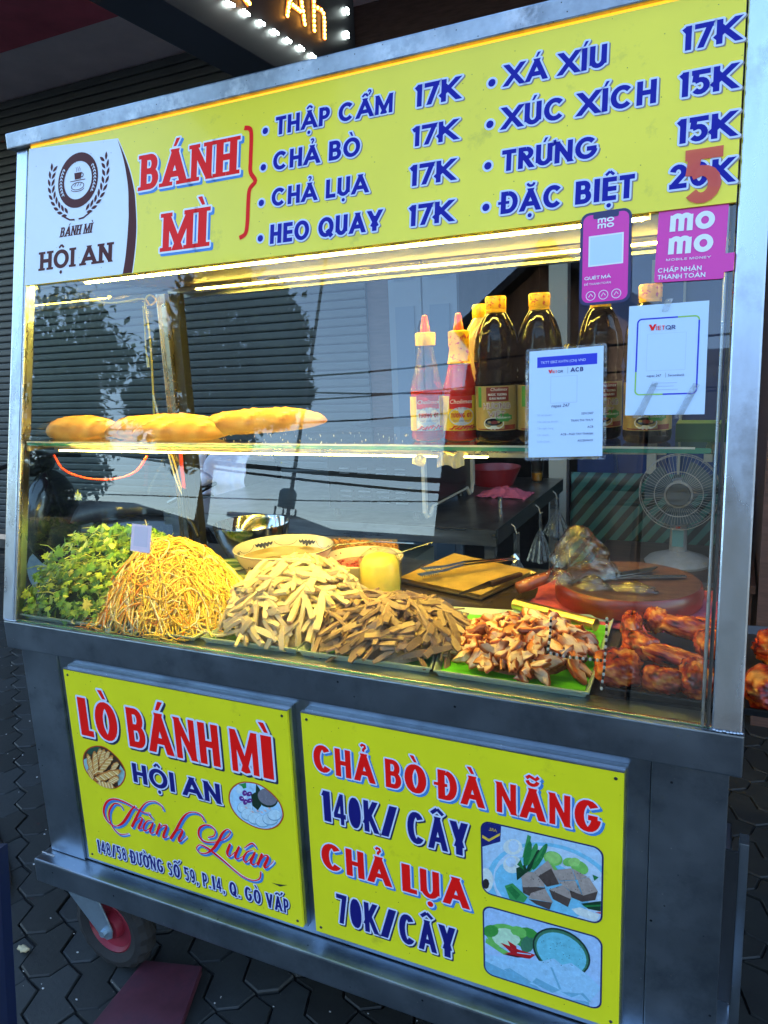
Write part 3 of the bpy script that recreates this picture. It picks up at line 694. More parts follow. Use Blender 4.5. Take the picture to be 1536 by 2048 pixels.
# glass
pane = pane_material('front_glass', 1.9, haze=.012)
pane2 = pane_material('clear_glass', 1.4)
glass_edge = M('green_glass_edge', (.05, .30, .20), .15, spec=.8, coat=.5)
mb = MB(); z0, z1 = .903, 1.9385
mb.add([(.040, gy(z0), z0), (1.479, gy(z0), z0), (1.479, gy(z1), z1), (.040, gy(z1), z1)], [(0, 1, 2, 3)], 0)
mb.add([(.040, gy(z0)+.004, z0), (1.479, gy(z0)+.004, z0), (1.479, gy(z1)+.004, z1), (.040, gy(z1)+.004, z1)], [(3, 2, 1, 0)], 1)
mb.add([(.040, gy(z0), z0), (1.479, gy(z0), z0), (1.479, gy(z0)+.004, z0), (.040, gy(z0)+.004, z0)], [(3, 2, 1, 0)], 2)
clear = pane_material('glass_back_face', 0.0, tint=(.97, 1, .985))
front_pane = mb.build('front_glass_pane', [pane, clear, glass_edge], cart)
mb = MB().add([(.010, .04, .9), (.010, .58, .9), (.010, .58, 1.65), (.010, .185, 1.65)], [(0, 1, 2, 3)], 0).add([(.014, .04, .9), (.014, .58, .9), (.014, .58, 1.65), (.014, .185, 1.65)], [(3, 2, 1, 0)], 1)
mb.build('side_glass_pane', [pane2, clear], cart)
# glass shelf with its lamp
SZ = 1.296
mb = MB(); ya, yb = gy(SZ)+.012, .42
mb.add([(.045, ya, SZ), (1.462, ya, SZ), (1.462, yb, SZ), (.045, yb, SZ)], [(0, 1, 2, 3)], 0)
mb.add([(.045, ya, SZ-.008), (1.462, ya, SZ-.008), (1.462, yb, SZ-.008), (.045, yb, SZ-.008)], [(3, 2, 1, 0)], 1)
mb.add([(.045, ya, SZ-.008), (1.462, ya, SZ-.008), (1.462, ya, SZ), (.045, ya, SZ)], [(0, 1, 2, 3)], 2)
mb.build('glass_shelf', [pane2, clear, glass_edge], cart)
MB().box((.045, ya-.001, SZ-.0015), (1.44, ya+.0015, SZ+.0015)).build('shelf_edge_highlight', M('pale_edge_highlight', (.7, .72, .66), .25), cart)  # pale strip stands in for the bright reflection on the shelf edge
for X in (.042, 1.452): MB().box((X, ya, SZ-.02), (X+.012, yb, SZ-.0085)).build('shelf_bracket', steel_warm, cart)
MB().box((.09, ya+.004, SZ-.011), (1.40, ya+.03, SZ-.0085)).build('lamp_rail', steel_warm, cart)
warm = (1, .69, .10)
def lamp(x0, x1, y, z, w_, h, es, nm='led_strip', col=warm, side=.35):
    em = M('led_glow', (1, .9, .7), .5, emit=col, es=es)
    hs_ = MB().box((x0-.01, y-w_*.5-.003, z+h), (x1+.01, y+w_*.5+.003, z+h+.004)).box((x0-.01, y-w_*.5-.003, z+side*h), (x1+.01, y-w_*.5-.001, z+h)).box((x0-.01, y+w_*.5+.001, z+.001), (x1+.01, y+w_*.5+.003, z+h)).build(nm, steel_warm, cart)
    mb = MB()
    n = int((x1-x0)/.05)
    for i in range(n):
        a = x0+(x1-x0)*i/n; c = x0+(x1-x0)*(i+1)/n
        mb.box((a+.001, y-w_/2, z), (c-.0005, y+w_/2, z+h-.0003))
    mb.build('diffuser', em, hs_)
lamp(.10, 1.34, .262, 1.648, .014, .009, 34)
lamp(.17, 1.36, .575, 1.648, .010, .009, 20)
lamp(.13, 1.12, ya+.016, SZ-.021, .010, .009, 19, col=(1, .70, .12))
MB().box((1.125, ya+.004, SZ-.019), (1.30, ya+.024, SZ-.0115)).build('unlit_strip_end', M('clouded_plastic', (.5, .42, .28), .3), cart)
# hardened drips of glue and tape on the lamp
mb = MB().blob(tuple(Vector((1.0, ya+.004, SZ-.026))), (.012, .004, .010), 6, lump=.5)
mb.build('glue_drip', M('yellowed_glue', (.6, .5, .22), .3), cart)
mb = MB().grid(lambda u, v: (1.035+u*.05, ya+.0+.003*sin(u*17), SZ-.013-v*.022+.003*sin(u*9+v*5)), 10, 4); mb.build('tape_scrap', M('crinkled_tape', (.55, .5, .42), .35), cart)

# castors
castor_grey = M('castor_zinc', (.32, .42, .5), .4, .7, var=.15, scale=20)
rimred = M('wheel_rim_red', (.28, .02, .04), .45, var=.2)
def castor(cx, cy, flip=1):
    ax = Vector((cx, cy, GZ+.125))
    prof = []; nseg = 36
    mb = MB()
    for i in range(nseg):
        pass
    # tyre: ring profile swept round the axle (y axis)
    pr = [(.070, -.022), (.09, -.03), (.108, -.026), (.118, -.014), (.120, 0), (.118, .014), (.108, .026), (.09, .03), (.070, .022)]
    vs_ = []
    for i in range(nseg):
        q = 2*pi*i/nseg
        for j, (r_, yy) in enumerate(pr):
            rr = r_-(.005 if (i % 2 and r_ > .105) else 0); vs_.append(ax+Vector((rr*cos(q), yy, rr*sin(q))))
    n = len(pr); mb.add(vs_, [(i*n+j, i*n+j+1, ((i+1) % nseg)*n+j+1, ((i+1) % nseg)*n+j) for i in range(nseg) for j in range(n-1)])
    wh_ = mb.build('wheel', rubber, cart, weld=True)
    mb = MB(); pr = [(.071, -.021), (.067, -.023), (.061, -.012), (.035, -.008), (.03, -.028), (.001, -.028)]
    for s in (1, -1):
        vs_ = []
        for i in range(24):
            q = 2*pi*i/24
            for r_, yy in pr: vs_.append(ax+Vector((r_*cos(q), yy*s, r_*sin(q))))
        n = len(pr); mb.add(vs_, [(i*n+j, i*n+j+1, ((i+1) % 24)*n+j+1, ((i+1) % 24)*n+j) for i in range(24) for j in range(n-1)])
    mb.build('rim', rimred, wh_, smooth=True)
    fk = MB()
    for s in (-1, 1):
        pl = Plane((ax.x, ax.y+s*.038+.002, ax.z), (1, 0, 0), (0, 0, 1))
        poly = [(-.135, .145), (-.13, .115), (-.105, .075), (-.065, .035), (-.015, -.016), (.005, -.022), (.022, -.012), (.026, .008), (.016, .035), (-.012, .095), (-.02, .125), (-.02, .145)]
        fk.prism(pl, poly, -.002, .002)
    fk.box((ax.x-.115, ax.y-.036, ax.z+.125), (ax.x-.02, ax.y+.042, ax.z+.1425))
    fk.box((ax.x-.13, ax.y-.05, ax.z+.1428), (ax.x-.01, ax.y+.055, ax.z+.1473))
    fo = fk.build('castor_fork', castor_grey, cart, bevel=.001)
    MB().tube([ax+Vector((0, -.048, 0)), ax+Vector((0, .052, 0))], .009, 6).build('axle_bolt', castor_grey, fo)
castor(.14, .07); castor(.14, .62); castor(1.40, .07); castor(1.40, .62)

# wiring inside the box
ycord = M('yellow_cord', (.75, .52, .12), .5); rcord = M('red_cord', (.65, .05, .03), .45); wcord = M('white_cord', (.7, .66, .5), .5); tape = M('black_tape', (.01, .01, .01), .3)
def cord(name, pts, r, mat, lb, cat='cord', k=5, parent=None):
    o = MB().tube(spline(pts, k), r, 6).build(name, mat, parent, smooth='all')
    if not parent: tag(o, lb, cat)
    return o
P3 = lambda a, b_, y: tuple(at(a, b_, 'y', y))
cord('cord_bundle', [P3(180, 600, .5), P3(225, 606, .52), P3(285, 598, .55), P3(300, 610, .57), P3(312, 600, .57), P3(300, 590, .57), P3(290, 606, .57), P3(298, 660, .575), P3(303, 720, .575), P3(306, 780, .578), P3(308, 835, .578)], .003, ycord, 'yellow electric cord looped over the lamp ceiling and down the rear post')
cord('lamp_cord', [P3(286, 612, .57), P3(290, 660, .575), P3(292, 700, .575), P3(296, 722, .575)], .0022, ycord, 'short yellow cord ending in a white connector beside the rear post')
o = MB().tube([P3(295, 715, .574), P3(297, 735, .574)], [.005, .004], 8).build('cord_connector', wcord); tag(o, 'small white plug connector at the end of the short yellow cord', 'connector')
cord('lamp_cord', [P3(308, 835, .579), P3(345, 915, .579), P3(358, 960, .56), P3(368, 990, .55)], .0028, ycord, 'yellow cord running from behind the bread down to the black tape')
cord('lamp_cord', [P3(306, 790, .572), P3(338, 912, .572), P3(352, 960, .556), P3(367, 995, .55)], .0025, wcord, 'white cord running beside the yellow one towards the black tape')
cord('lamp_cord', [P3(361, 905, .56), P3(364, 940, .556), P3(368, 978, .55)], .0055, rcord, 'red cord end coming down to the black taped joint')
cord('taped_joint', [P3(367, 975, .55), P3(370, 1005, .55), P3(374, 1035, .55), P3(386, 1050, .545), P3(397, 1075, .54)], [.006]*4+[.007]*17, tape, 'black taped cord joint hanging in front of the rear post')
cord('lamp_cord', [P3(108, 910, .12), P3(128, 940, .12), P3(175, 957, .12), P3(230, 958, .12), P3(272, 943, .12), P3(294, 912, .12)], .0028, rcord, 'red wire sagging in a loop below the glass shelf')
# ================================================================== SIGN BOARDS
MP = GLASS.off(.006)
ms = thing('menu_sign', 'long yellow menu board with prices across the top of the cart glass', 'sign board', tuple(GLASS.P(.76, .75)))
def gl_uv(x, z): return (x, (z-.9)*sqrt(1+KS*KS))
v0m = gl_uv(0, 1.6375)[1]; v1m = gl_uv(0, 1.934)[1]
MB().prism(GLASS, [(.045, v0m), (1.4785, v0m), (1.4785, v1m), (.045, v1m)], .0012, .006).build('board', yellow, ms)
Q = lambda lst, s, ox, oy: [(ox+x/s, oy+y/s) for x, y in lst]
# white logo field and maroon crescent
cv_o = [(1115, -20), (1190, 150), (1270, 370), (1330, 620), (1350, 800), (1362, 1100), (1345, 1400), (1300, 1750)]
cv_i = [(1115, -20), (1170, 150), (1215, 330), (1255, 600), (1262, 850), (1260, 1050), (1228, 1450), (1180, 1760)]
co = Q(spline(cv_o, 4), 6.4, 60, 280); ci = Q(spline(cv_i, 4), 6.4, 60, 280)
def clampv(uvs): return [(u, min(max(v, v0m+.0008), v1m-.0008)) for u, v in uvs]
uo, ui = clampv([MP.px(*p) for p in co]), clampv([MP.px(*p) for p in ci])
off = lambda L, d: [(u+d, v) for u, v in L]
lf = [(.0462, v1m-.0008)]+ui+[(.0462, v0m+.0008)]
flat(MP, [(1, off(uo, .0025)+list(reversed(uo))), (0, lf), (1, off(ui, .001)+list(reversed(off(ui, -.0015)))), (2, uo+list(reversed(ui)))], [logo_white, white, maroon], ms, 'logo_field', n=.0001, step=.00006, px=False)
# emblem: ring, wheat ears, cup, loaf
em = MB(); c0 = MP.px(156, 360.5); ru = abs(MP.px(196, 356)[0]-c0[0]); rv = abs(MP.px(156, 305)[1]-c0[1]); rr_ = (ru+rv)/2
def ring(mb, cx, cy, a, b, a2, b2, n=.0006, mi=0, a0=0, a1=360, k=40):
    o_, i_ = ell(cx, cy, a, b, k, 0, a0, a1), ell(cx, cy, a2, b2, k, 0, a0, a1); m_ = len(o_)
    mb.add([MP.P(u, v, n) for u, v in o_+i_], [(i, (i+1) % m_, m_+(i+1) % m_, m_+i) for i in range(m_ if a1-a0 == 360 else m_-1)], mi)
ring(em, c0[0], c0[1], rr_, rr_, rr_*.69, rr_*.69)
def leafp(cx, cy, L, w_, rot): return [(cx+L*t*cos(rot)-w_*sgn*sin(pi*(t*.5+.5))*sin(rot), cy+L*t*sin(rot)+w_*sgn*sin(pi*(t*.5+.5))*cos(rot)) for sgn in (1, -1) for t in ([-1, -.5, 0, .5] if sgn == 1 else [1, .5, 0, -.5])]
for side in (-1, 1):
    for k in range(9):
        a = radians(270+side*(28+k*11)); R_ = rr_*(1.25+.02*k)
        x, y = c0[0]+R_*cos(a), c0[1]+R_*sin(a)*1.02; tn = a+side*pi/2
        for s2 in (-1, 1):
            P_ = leafp(x+cos(a)*s2*.006, y+sin(a)*s2*.006, .009, .0036, tn+s2*side*-.45)
            em.add([MP.P(u, v, .0007) for u, v in P_], [tuple(range(len(P_)))], 0)
        x2, y2 = c0[0]+rr_*.85*cos(radians(180 if side < 0 else 0)+side*radians((k-4)*8)), c0[1]+rr_*.85*sin(radians((k-4)*8))*1
        for s2 in (-1, 1):
            P_ = leafp(x2+s2*.002, y2, .0038, .0012, pi/2+s2*.5)
            em.add([MP.P(u, v, .0009) for u, v in P_], [tuple(range(len(P_)))], 1)
    st_ = [(c0[0]+side*.006, c0[1]-rr_*1.42), (c0[0]+side*.02, c0[1]-rr_*1.40), (c0[0]+side*.038, c0[1]-rr_*1.25)]
    for q in ribbon(st_, .0035, .0035): em.add([MP.P(u, v, .00065) for u, v in q], [(0, 1, 2, 3)], 0)
cup = [(-.011, .016), (.011, .016), (.0085, .002), (-.0085, .002)]
em.add([MP.P(c0[0]+u, c0[1]+v, .0007) for u, v in cup], [(3, 2, 1, 0)], 0)
ring(em, c0[0]+.0115, c0[1]+.0095, .005, .005, .0032, .0032, k=14)
for q in ribbon([(c0[0]-.022, c0[1]-.0005), (c0[0]+.022, c0[1]-.0005)], .0016, .0016): em.add([MP.P(u, v, .0007) for u, v in q], [(0, 1, 2, 3)], 0)
for k in (-1, 0, 1):
    for q in ribbon([(c0[0]+k*.005+.0012*sin(t), c0[1]+.018+t*.0021) for t in range(6)], .001, .001): em.add([MP.P(u, v, .0007) for u, v in q], [(0, 1, 2, 3)], 0)
ring(em, c0[0], c0[1]-.0125, .019, .0085, .0172, .0070, k=26)
ring(em, c0[0], c0[1]-.0185, .019, .006, .0172, .0046, a0=180, a1=360, k=16)
for k in range(3):
    for q in ribbon([(c0[0]-.009+k*.008, c0[1]-.0125), (c0[0]-.004+k*.008, c0[1]-.006)], .0013, .0013): em.add([MP.P(u, v, .0008) for u, v in q], [(0, 1, 2, 3)], 0)
em.build('emblem', [maroon, logo_white], ms)
lettering(MP, 'BÁNH MÌ', (120, 475), 183, 456, (maroon, maroon, maroon), ms, tx=.24, ty=.14, out=0, gap=.08, shear=.22, slab=True, name='emblem_lettering')
lettering(MP, 'HỘI AN', (80, 542), 224, 505, (maroon, white, maroon), ms, tx=.27, ty=.2, out=.02, gap=.13, slab=True, name='emblem_lettering')
RB = (red, white, skyblue)
lettering(MP, 'BÁNH', (281, 382), 473, 312, RB, ms, tx=.27, ty=.17, out=.05, sh=(.07, -.07), gap=.14, slab=True, name='heading_lettering')
lettering(MP, 'MÌ', (325, 504), 412, 428, RB, ms, tx=.27, ty=.17, out=.05, sh=(.07, -.07), gap=.16, slab=True, name='heading_lettering')
br = Q([(978, 512), (1000, 516), (1006, 545), (1003, 640), (1003, 690), (1022, 724), (1000, 755), (994, 800), (990, 890), (982, 935), (958, 952)], 2, 0, 0)
mb = MB()
for q in ribbon([MP.px(*p) for p in spline(br, 5)], .0085, .0085): mb.add([MP.P(u, v, .0006) for u, v in q], [(0, 1, 2, 3)], 0)
mb.build('red_brace', red, ms)
BW = (navy, paleblue, greyshade)
for t_, p, x_, y_ in (('THẬP CẨM', (551, 271), 785, 235), ('CHẢ BÒ', (546, 342), 720, 305), ('CHẢ LỤA', (543, 414), 737, 378), ('HEO QUAY', (540, 488.5), 763, 450),
                      ('17K', (827, 216), 919, 172), ('17K', (822, 295), 914, 255), ('17K', (817, 374), 909, 332), ('17K', (815, 454), 905, 412),
                      ('XÁ XÍU', (1009, 174), 1213, 131), ('XÚC XÍCH', (1004, 260), 1312, 216), ('TRỨNG', (1003, 344), 1195, 302), ('ĐẶC BIỆT', (1001, 429), 1268, 385),
                      ('17K', (1361, 104), 1480, 56), ('15K', (1355, 197), 1473, 148), ('15K', (1350, 290), 1470, 241), ('20K', (1338, 380), 1466, 332)):
    lettering(MP, t_, p, x_, y_, BW, ms, tx=.24, ty=.205, out=.085, sh=(.06, -.05), gap=.11, space=.42, name='price_lettering' if t_[0].isdigit() else 'menu_lettering')
for x, y in ((531, 262), (527, 335), (523, 406), (521, 477), (984, 166), (980, 249), (976, 332), (972, 415)):
    u, v = MP.px(x, y); r_ = .0062; mb = MB()
    mb.add([MP.P(a, b, .0005) for a, b in ell(u, v, r_*1.55, r_*1.55, 14)], [tuple(range(14))], 1); mb.add([MP.P(a, b, .00065) for a, b in ell(u, v, r_, r_, 14)], [tuple(range(14))], 0)
    mb.build('bullet_point', [navy, paleblue], ms)
lettering(MP, '5', (1366, 412), 1442, 303, (redoverlay, redoverlay, redoverlay), ms, tx=.23, ty=.2, out=0, name='stuck_on_numeral', n0=.0012)

def board(label, px4, mats_=None):
    (xl, yt), (xr_, _), (_, yb_) = px4
    u0, v1 = FRONT.px(xl, yt); u1 = px4[1][2] if len(px4[1]) > 2 else FRONT.px(*px4[1])[0]; v0 = FRONT.px(*px4[2])[1]
    t = thing('sign_board', label, 'sign board', (u0, 0, v0)); MB().prism(FRONT, [(u0, v0), (u1, v0), (u1, v1), (u0, v1)], -.007, 0).build('board', yellow_lo, t, bevel=.0006)
    MB().prism(FRONT, [(u0-.001, v1+.0003), (u1+.001, v1+.0003), (u1+.001, v1+.0018), (u0-.001, v1+.0018)], -.008, .001).build('edge_trim', steel, t)
    return t, (u0, v0, u1, v1)
s1, B1 = board('square yellow board on the lower left of the cart with the bakery name and address', ((126, 1338), (573, 1416), (178, 1714)))
s1b = None
RW = (red, paleblue, dkshadow)
lettering(FRONT, 'LÒ BÁNH MÌ', (164, 1469), 549, 1395, RW, s1, tx=.27, ty=.16, out=.05, sh=(.05, -.04), gap=.1, space=.22, name='heading_lettering')
lettering(FRONT, 'HỘI AN', (268, 1563), 443, 1526, (navy2, paleblue, dkshadow), s1, tx=.27, ty=.19, out=.07, sh=(.05, -.05), gap=.13, name='heading_lettering')
lettering(FRONT, '148/58 ĐƯỜNG SỐ 59, P.14, Q. GÒ VẤP', (197, 1704), 579, 1679.5, (navy2, paleblue, dkshadow), s1, tx=.17, ty=.15, out=.075, sh=(.06, -.05), gap=.12, space=.26, name='address_lettering')
# flowing script
SCR = [
 [(440,185,4),(400,182,7),(350,158,8),(290,122,9),(225,90,10),(160,72,10),(110,85,13),(80,125,15),(72,180,15),(92,235,10),(130,272,6),(165,292,4)],
 [(325,128,7),(292,165,14),(262,215,19),(225,265,16),(180,290,7),(140,285,4)],
 [(222,150,4),(205,118,5),(160,108,9),(125,150,13),(114,200,13),(128,265,9),(160,320,7),(210,358,6),(272,352,4)],
 [(552,155,8),(535,122,6),(480,90,5),(420,100,7),(375,145,11),(340,210,17),(302,292,18)],
 [(328,255,5),(365,222,6),(384,235,12),(360,290,17),(352,312,9),(388,305,3)],
 [(462,248,4),(425,250,8),(396,290,13),(402,328,10),(440,310,5),(472,262,9),(448,325,16),(455,348,7),(490,335,3)],
 [(440,200,10),(468,228,3)],
 [(525,275,14),(500,350,17)],[(505,330,4),(550,288,6),(580,292,13),(556,360,17),(556,384,9),(590,372,3)],
 [(882,242,9),(855,198,7),(800,178,6),(745,190,9),(700,240,14),(655,325,17),(615,388,18)],
 [(640,350,4),(685,318,6),(708,332,14),(680,392,17),(688,415,8),(738,372,3)],
 [(918,382,7),(962,370,8),(972,330,7),(940,292,7),(890,282,9),(845,312,13),(842,370,13),(880,412,10),(940,422,7),(1010,410,6),(1070,380,7),(1097,340,6),(1072,318,7),(1035,345,13),(1000,410,18),(960,470,16),(900,510,8),(850,505,6),(822,470,7),(850,442,7),(900,462,12),(960,505,14),(1040,570,11),(1120,640,9),(1200,700,7),(1280,730,6),(1332,715,9),(1342,662,8)],
 [(1092,440,15),(1070,505,17),(1088,535,8),(1132,500,4)],[(1165,460,13),(1135,530,17),(1150,555,8),(1195,535,3)],
 [(1275,488,4),(1232,500,9),(1202,548,13),(1218,582,9),(1255,556,5),(1295,500,11),(1262,575,17),(1280,602,8),(1310,585,3)],
 [(1208,468,4),(1270,430,10),(1300,462,4)],
 [(1350,520,15),(1318,598,17)],[(1330,580,4),(1372,530,6),(1400,542,14),(1372,610,17),(1380,628,8),(1420,600,3),(1445,570,2)]]
def script(pl, strokes, s, ox, oy, mats, parent):
    kk = abs(pl.px(ox+100, oy+20)[0]-pl.px(ox, oy)[0])/100/s; lays = {0: [], 1: [], 2: []}
    for st in strokes:
        sp = spline(st, 5); uv = [pl.px(ox+p[0]/s, oy+p[1]/s) for p in sp]
        for li, ex, dx, dy in ((0, 0, 0, 0), (1, 11, 3, -3), (2, 5, 11, -10)):
            w_ = [(max(3.5, p[2])+ex)*kk*1.05 for p in sp]
            lays[li] += [hull(q) for q in ribbon([(u+dx*kk, v+dy*kk) for u, v in uv], 1, 1, wid=w_)]
            for e in (0, -1): lays[li].append(ell(uv[e][0]+dx*kk, uv[e][1]+dy*kk, w_[e]/2, w_[e]/2, 8))
    mb = MB()
    for li, n in ((0, .0007), (1, .00035), (2, .0005)):
        vv, ff = union(lays[li], 40.); mb.add([pl.P(a, b, n) for a, b in vv], ff, li)
    return mb.build('script_lettering', mats, parent)
script(FRONT, SCR, 4.042, 190, 1580, [red, paleblue, skyblue], s1)
# printed pictures on the boards
C = lambda *a: M('print_colour', S(*a), .5, var=.12, scale=95, noisecol=[(tuple(min(1, c*1.25+.02) for c in S(*a)), 160, .55, .75), (tuple(c*.7 for c in S(*a)), 60, .58, .76)])
oval_rim = C(190, 70, 20)
def print_oval(cx, cy, wpx, hpx, s, bgc, polys, name, zs, ox, oy):
    u, v = FRONT.px(cx, cy); a = abs(FRONT.px(cx+wpx/2, cy)[0]-FRONT.px(cx-wpx/2, cy)[0])/2
    return u, v, a
def pic(parent, name, outline_uv, polys, mats):
    """polys: (material index, uv polygon); clipped to the convex outline"""
    def clipc(P_, O_):
        a = sum(O_[i][0]*O_[(i+1) % len(O_)][1]-O_[(i+1) % len(O_)][0]*O_[i][1] for i in range(len(O_)))
        if a < 0: O_ = O_[::-1]
        for i in range(len(O_)):
            if not P_: return P_
            A, B = O_[i], O_[(i+1) % len(O_)]; o_ = []
            sd_ = lambda p: (B[0]-A[0])*(p[1]-A[1])-(B[1]-A[1])*(p[0]-A[0])
            for j in range(len(P_)):
                p, q = P_[j-1], P_[j]; sp, sq = sd_(p), sd_(q)
                if (sp >= 0) != (sq >= 0):
                    t = sp/(sp-sq); o_.append((p[0]+(q[0]-p[0])*t, p[1]+(q[1]-p[1])*t))
                if sq >= 0: o_.append(q)
            P_ = o_
        return P_
    mb = MB(); n = .0005
    for mi, P_ in polys:
        vv, ff = union([P_], 40.) if len(P_) > 4 else (P_, [list(range(len(P_)))])
        for f in ff:
            c = clipc([vv[i] for i in f], outline_uv)
            if len(c) > 2:
                a = sum(c[j][0]*c[(j+1) % len(c)][1]-c[(j+1) % len(c)][0]*c[j][1] for j in range(len(c)))
                mb.add([FRONT.P(u, v, n) for u, v in (c if a > 0 else c[::-1])], [tuple(range(len(c)))], mi)
        n += .00003
    return mb.build(name, mats, parent)
def uvs(L, s, ox, oy): return [FRONT.px(ox+x/s, oy+y/s) for x, y in L]
def shrinkto(P_, f):
    cx = sum(p[0] for p in P_)/len(P_); cy = sum(p[1] for p in P_)/len(P_); return [(cx+(u-cx)*f, cy+(v-cy)*f) for u, v in P_]
# oval of twisted loaves
s_o, ox, oy = 13.96, 155, 1480
ov = uvs(spline([(530,150),(350,200),(200,340),(150,560),(200,800),(340,1020),(560,1200),(820,1330),(1050,1350),(1230,1250),(1340,1050),(1340,850),(1240,640),(1080,440),(860,250),(700,170),(530,150)], 3)[:-1], s_o, ox, oy)
cols = [oval_rim, C(70, 50, 30), C(226, 178, 100), C(196, 120, 50), C(246, 222, 160), C(150, 190, 190), C(40, 80, 60)]
def loaf(x0, y0, x1, y1, w_):
    P_ = []; d = Vector((x1-x0, y1-y0)); L_ = d.length; d.normalize(); n = Vector((-d.y, d.x)); out = []
    env = lambda t: w_*(sin(pi*min(max(t, .02), .98))**.55)*(1+.12*sin(t*22))
    A = [tuple(Vector((x0, y0))+d*L_*t+n*env(t)) for t in [i/12 for i in range(13)]]; B = [tuple(Vector((x0, y0))+d*L_*t-n*env(t)) for t in [i/12 for i in range(12, -1, -1)]]
    out.append((3, A+B)); A2 = [tuple(Vector((x0, y0))+d*L_*t+n*env(t)*.75-n*w_*.12) for t in [i/12 for i in range(1, 12)]]; B2 = [tuple(Vector((x0, y0))+d*L_*t-n*env(t)*.85) for t in [i/12 for i in range(11, 0, -1)]]
    out.append((2, A2+B2))
    for k in range(1, 6):
        t = k/6; c = Vector((x0, y0))+d*L_*t; a = c-n*w_*.8-d*w_*.35; b = c+n*w_*.5+d*w_*.5
        out.append((4, [tuple(a), tuple(b), tuple(b+d*w_*.22), tuple(a+d*w_*.3)])); out.append((3, [tuple(a+d*w_*.35), tuple(b+d*w_*.3), tuple(b+d*w_*.4), tuple(a+d*w_*.5)]))
    return out
L_ = [(5, [(150, 560), (300, 480), (420, 1100), (250, 950)]), (5, [(1200, 700), (1400, 1000), (1150, 1300), (1100, 1000)]), (6, [(300, 150), (650, 150), (560, 420), (280, 380)])]
for q in ((640, 230, 560, 640, 75), (750, 250, 640, 760, 85), (880, 300, 780, 560, 70), (290, 370, 470, 1050, 75), (490, 300, 540, 980, 90), (1010, 420, 600, 930, 95), (1150, 600, 980, 820, 80), (320, 800, 470, 1100, 60), (1240, 830, 500, 1090, 120), (1180, 1000, 900, 1180, 100), (560, 1180, 1080, 1320, 110)): L_ += loaf(*q)
pic(s1, 'picture_of_loaves', ov, [(0, shrinkto(ov, 1.0)), (1, shrinkto(ov, .95))]+[], cols)
pic(s1, 'picture_of_loaves', shrinkto(ov, .95), [(1, shrinkto(ov, .95))]+[(mi, uvs(P_, s_o, ox, oy)) for mi, P_ in L_], cols).location.y -= .0001
# oval of sliced ham roll
s_o, ox, oy = 11.815, 450, 1550
ov = uvs(spline([(450,150),(280,200),(130,340),(85,540),(150,780),(320,1010),(560,1170),(800,1270),(1050,1290),(1260,1200),(1380,1020),(1380,850),(1300,640),(1120,430),(900,260),(680,170),(450,150)], 3)[:-1], s_o, ox, oy)
cols = [oval_rim, C(170, 215, 240), C(190, 220, 232), C(120, 165, 190), C(100, 22, 130), C(18, 48, 30), C(120, 118, 128), C(60, 60, 70), C(230, 190, 180), C(40, 140, 60), C(225, 235, 245)]
L_ = [(9, [(330, 220), (500, 180), (510, 300), (430, 320)]), (2, ell(350, 340, 80, 100, 14)), (5, [(740, 200), (830, 330), (860, 720), (780, 830), (650, 720), (620, 460), (730, 400)]), (5, ell(1010, 540, 260, 215, 20, .5)), (6, ell(1005, 520, 240, 180, 22, .5))]
for a, b, r_ in ((480, 760, 190), (560, 920, 180), (720, 1010, 180), (900, 1080, 180), (1080, 1020, 190), (1180, 930, 170)): L_ += [(3, ell(a, b+12, r_, r_*.82, 18)), (2, ell(a, b, r_*.93, r_*.72, 18))]
for a, b in ((400, 550), (590, 600), (470, 420), (580, 440), (490, 630)): L_ += [(4, ell(a, b, 70, 55, 10, a*.01)), (10, ell(a+15, b-5, 18, 12, 6))]
L_ += [(10, ell(490, 520, 45, 40, 8))]
for a, b in ((780, 840), (880, 870), (960, 830), (1060, 780), (660, 860), (510, 760)): L_.append((8, ell(a, b, 40, 18, 8, .6)))
for k in range(26): L_.append((7, ell(R.uniform(850, 1180), R.uniform(420, 640), 6, 5, 5))) if k < 10 else L_.append((3, ell(R.uniform(350, 1250), R.uniform(750, 1100), 6, 5, 5)))
pic(s1, 'picture_of_ham', ov, [(0, ov)], cols); pic(s1, 'picture_of_ham', shrinkto(ov, .95), [(1, shrinkto(ov, .95))]+[(mi, uvs(P_, s_o, ox, oy)) for mi, P_ in L_], cols).location.y -= .0001
# scratch
flat(FRONT, [(0, [(543, 1765), (556, 1768), (575, 1770), (560, 1773)])], [dark_steel], s1, 'scratch')

s2, B2 = board('larger yellow board on the lower right of the cart with two ham roll prices', ((601, 1425), (1248, 1548), (634, 1862)))
lettering(FRONT, 'CHẢ BÒ ĐÀ NẴNG', (629, 1541), 1202, 1487, (red, paleblue, skyblue), s2, tx=.30, ty=.16, out=.05, sh=(.07, -.06), gap=.12, space=.26, name='heading_lettering')
lettering(FRONT, '140K/ CÂY', (646, 1640), 936, 1580, (navy2, paleblue, dkshadow), s2, tx=.235, ty=.15, out=.05, sh=(.04, -.04), gap=.1, space=.22, name='price_lettering')
lettering(FRONT, 'CHẢ LỤA', (645, 1735), 939, 1683, (red, paleblue, skyblue), s2, tx=.29, ty=.16, out=.05, sh=(.07, -.06), gap=.12, space=.26, name='heading_lettering')
lettering(FRONT, '70K/CÂY', (676, 1844), 911, 1787, (navy2, paleblue, dkshadow), s2, tx=.235, ty=.15, out=.05, sh=(.04, -.04), gap=.1, name='price_lettering')
a = FRONT.px(961, 1639); b = FRONT.px(1205, 1851); fr1 = rrect(a[0], b[1], b[0], a[1], .017, 5)
a2 = FRONT.px(965, 1808); b2 = FRONT.px(1203, 2022); fr2 = rrect(a2[0], b2[1], b2[0], a2[1], .017, 5)
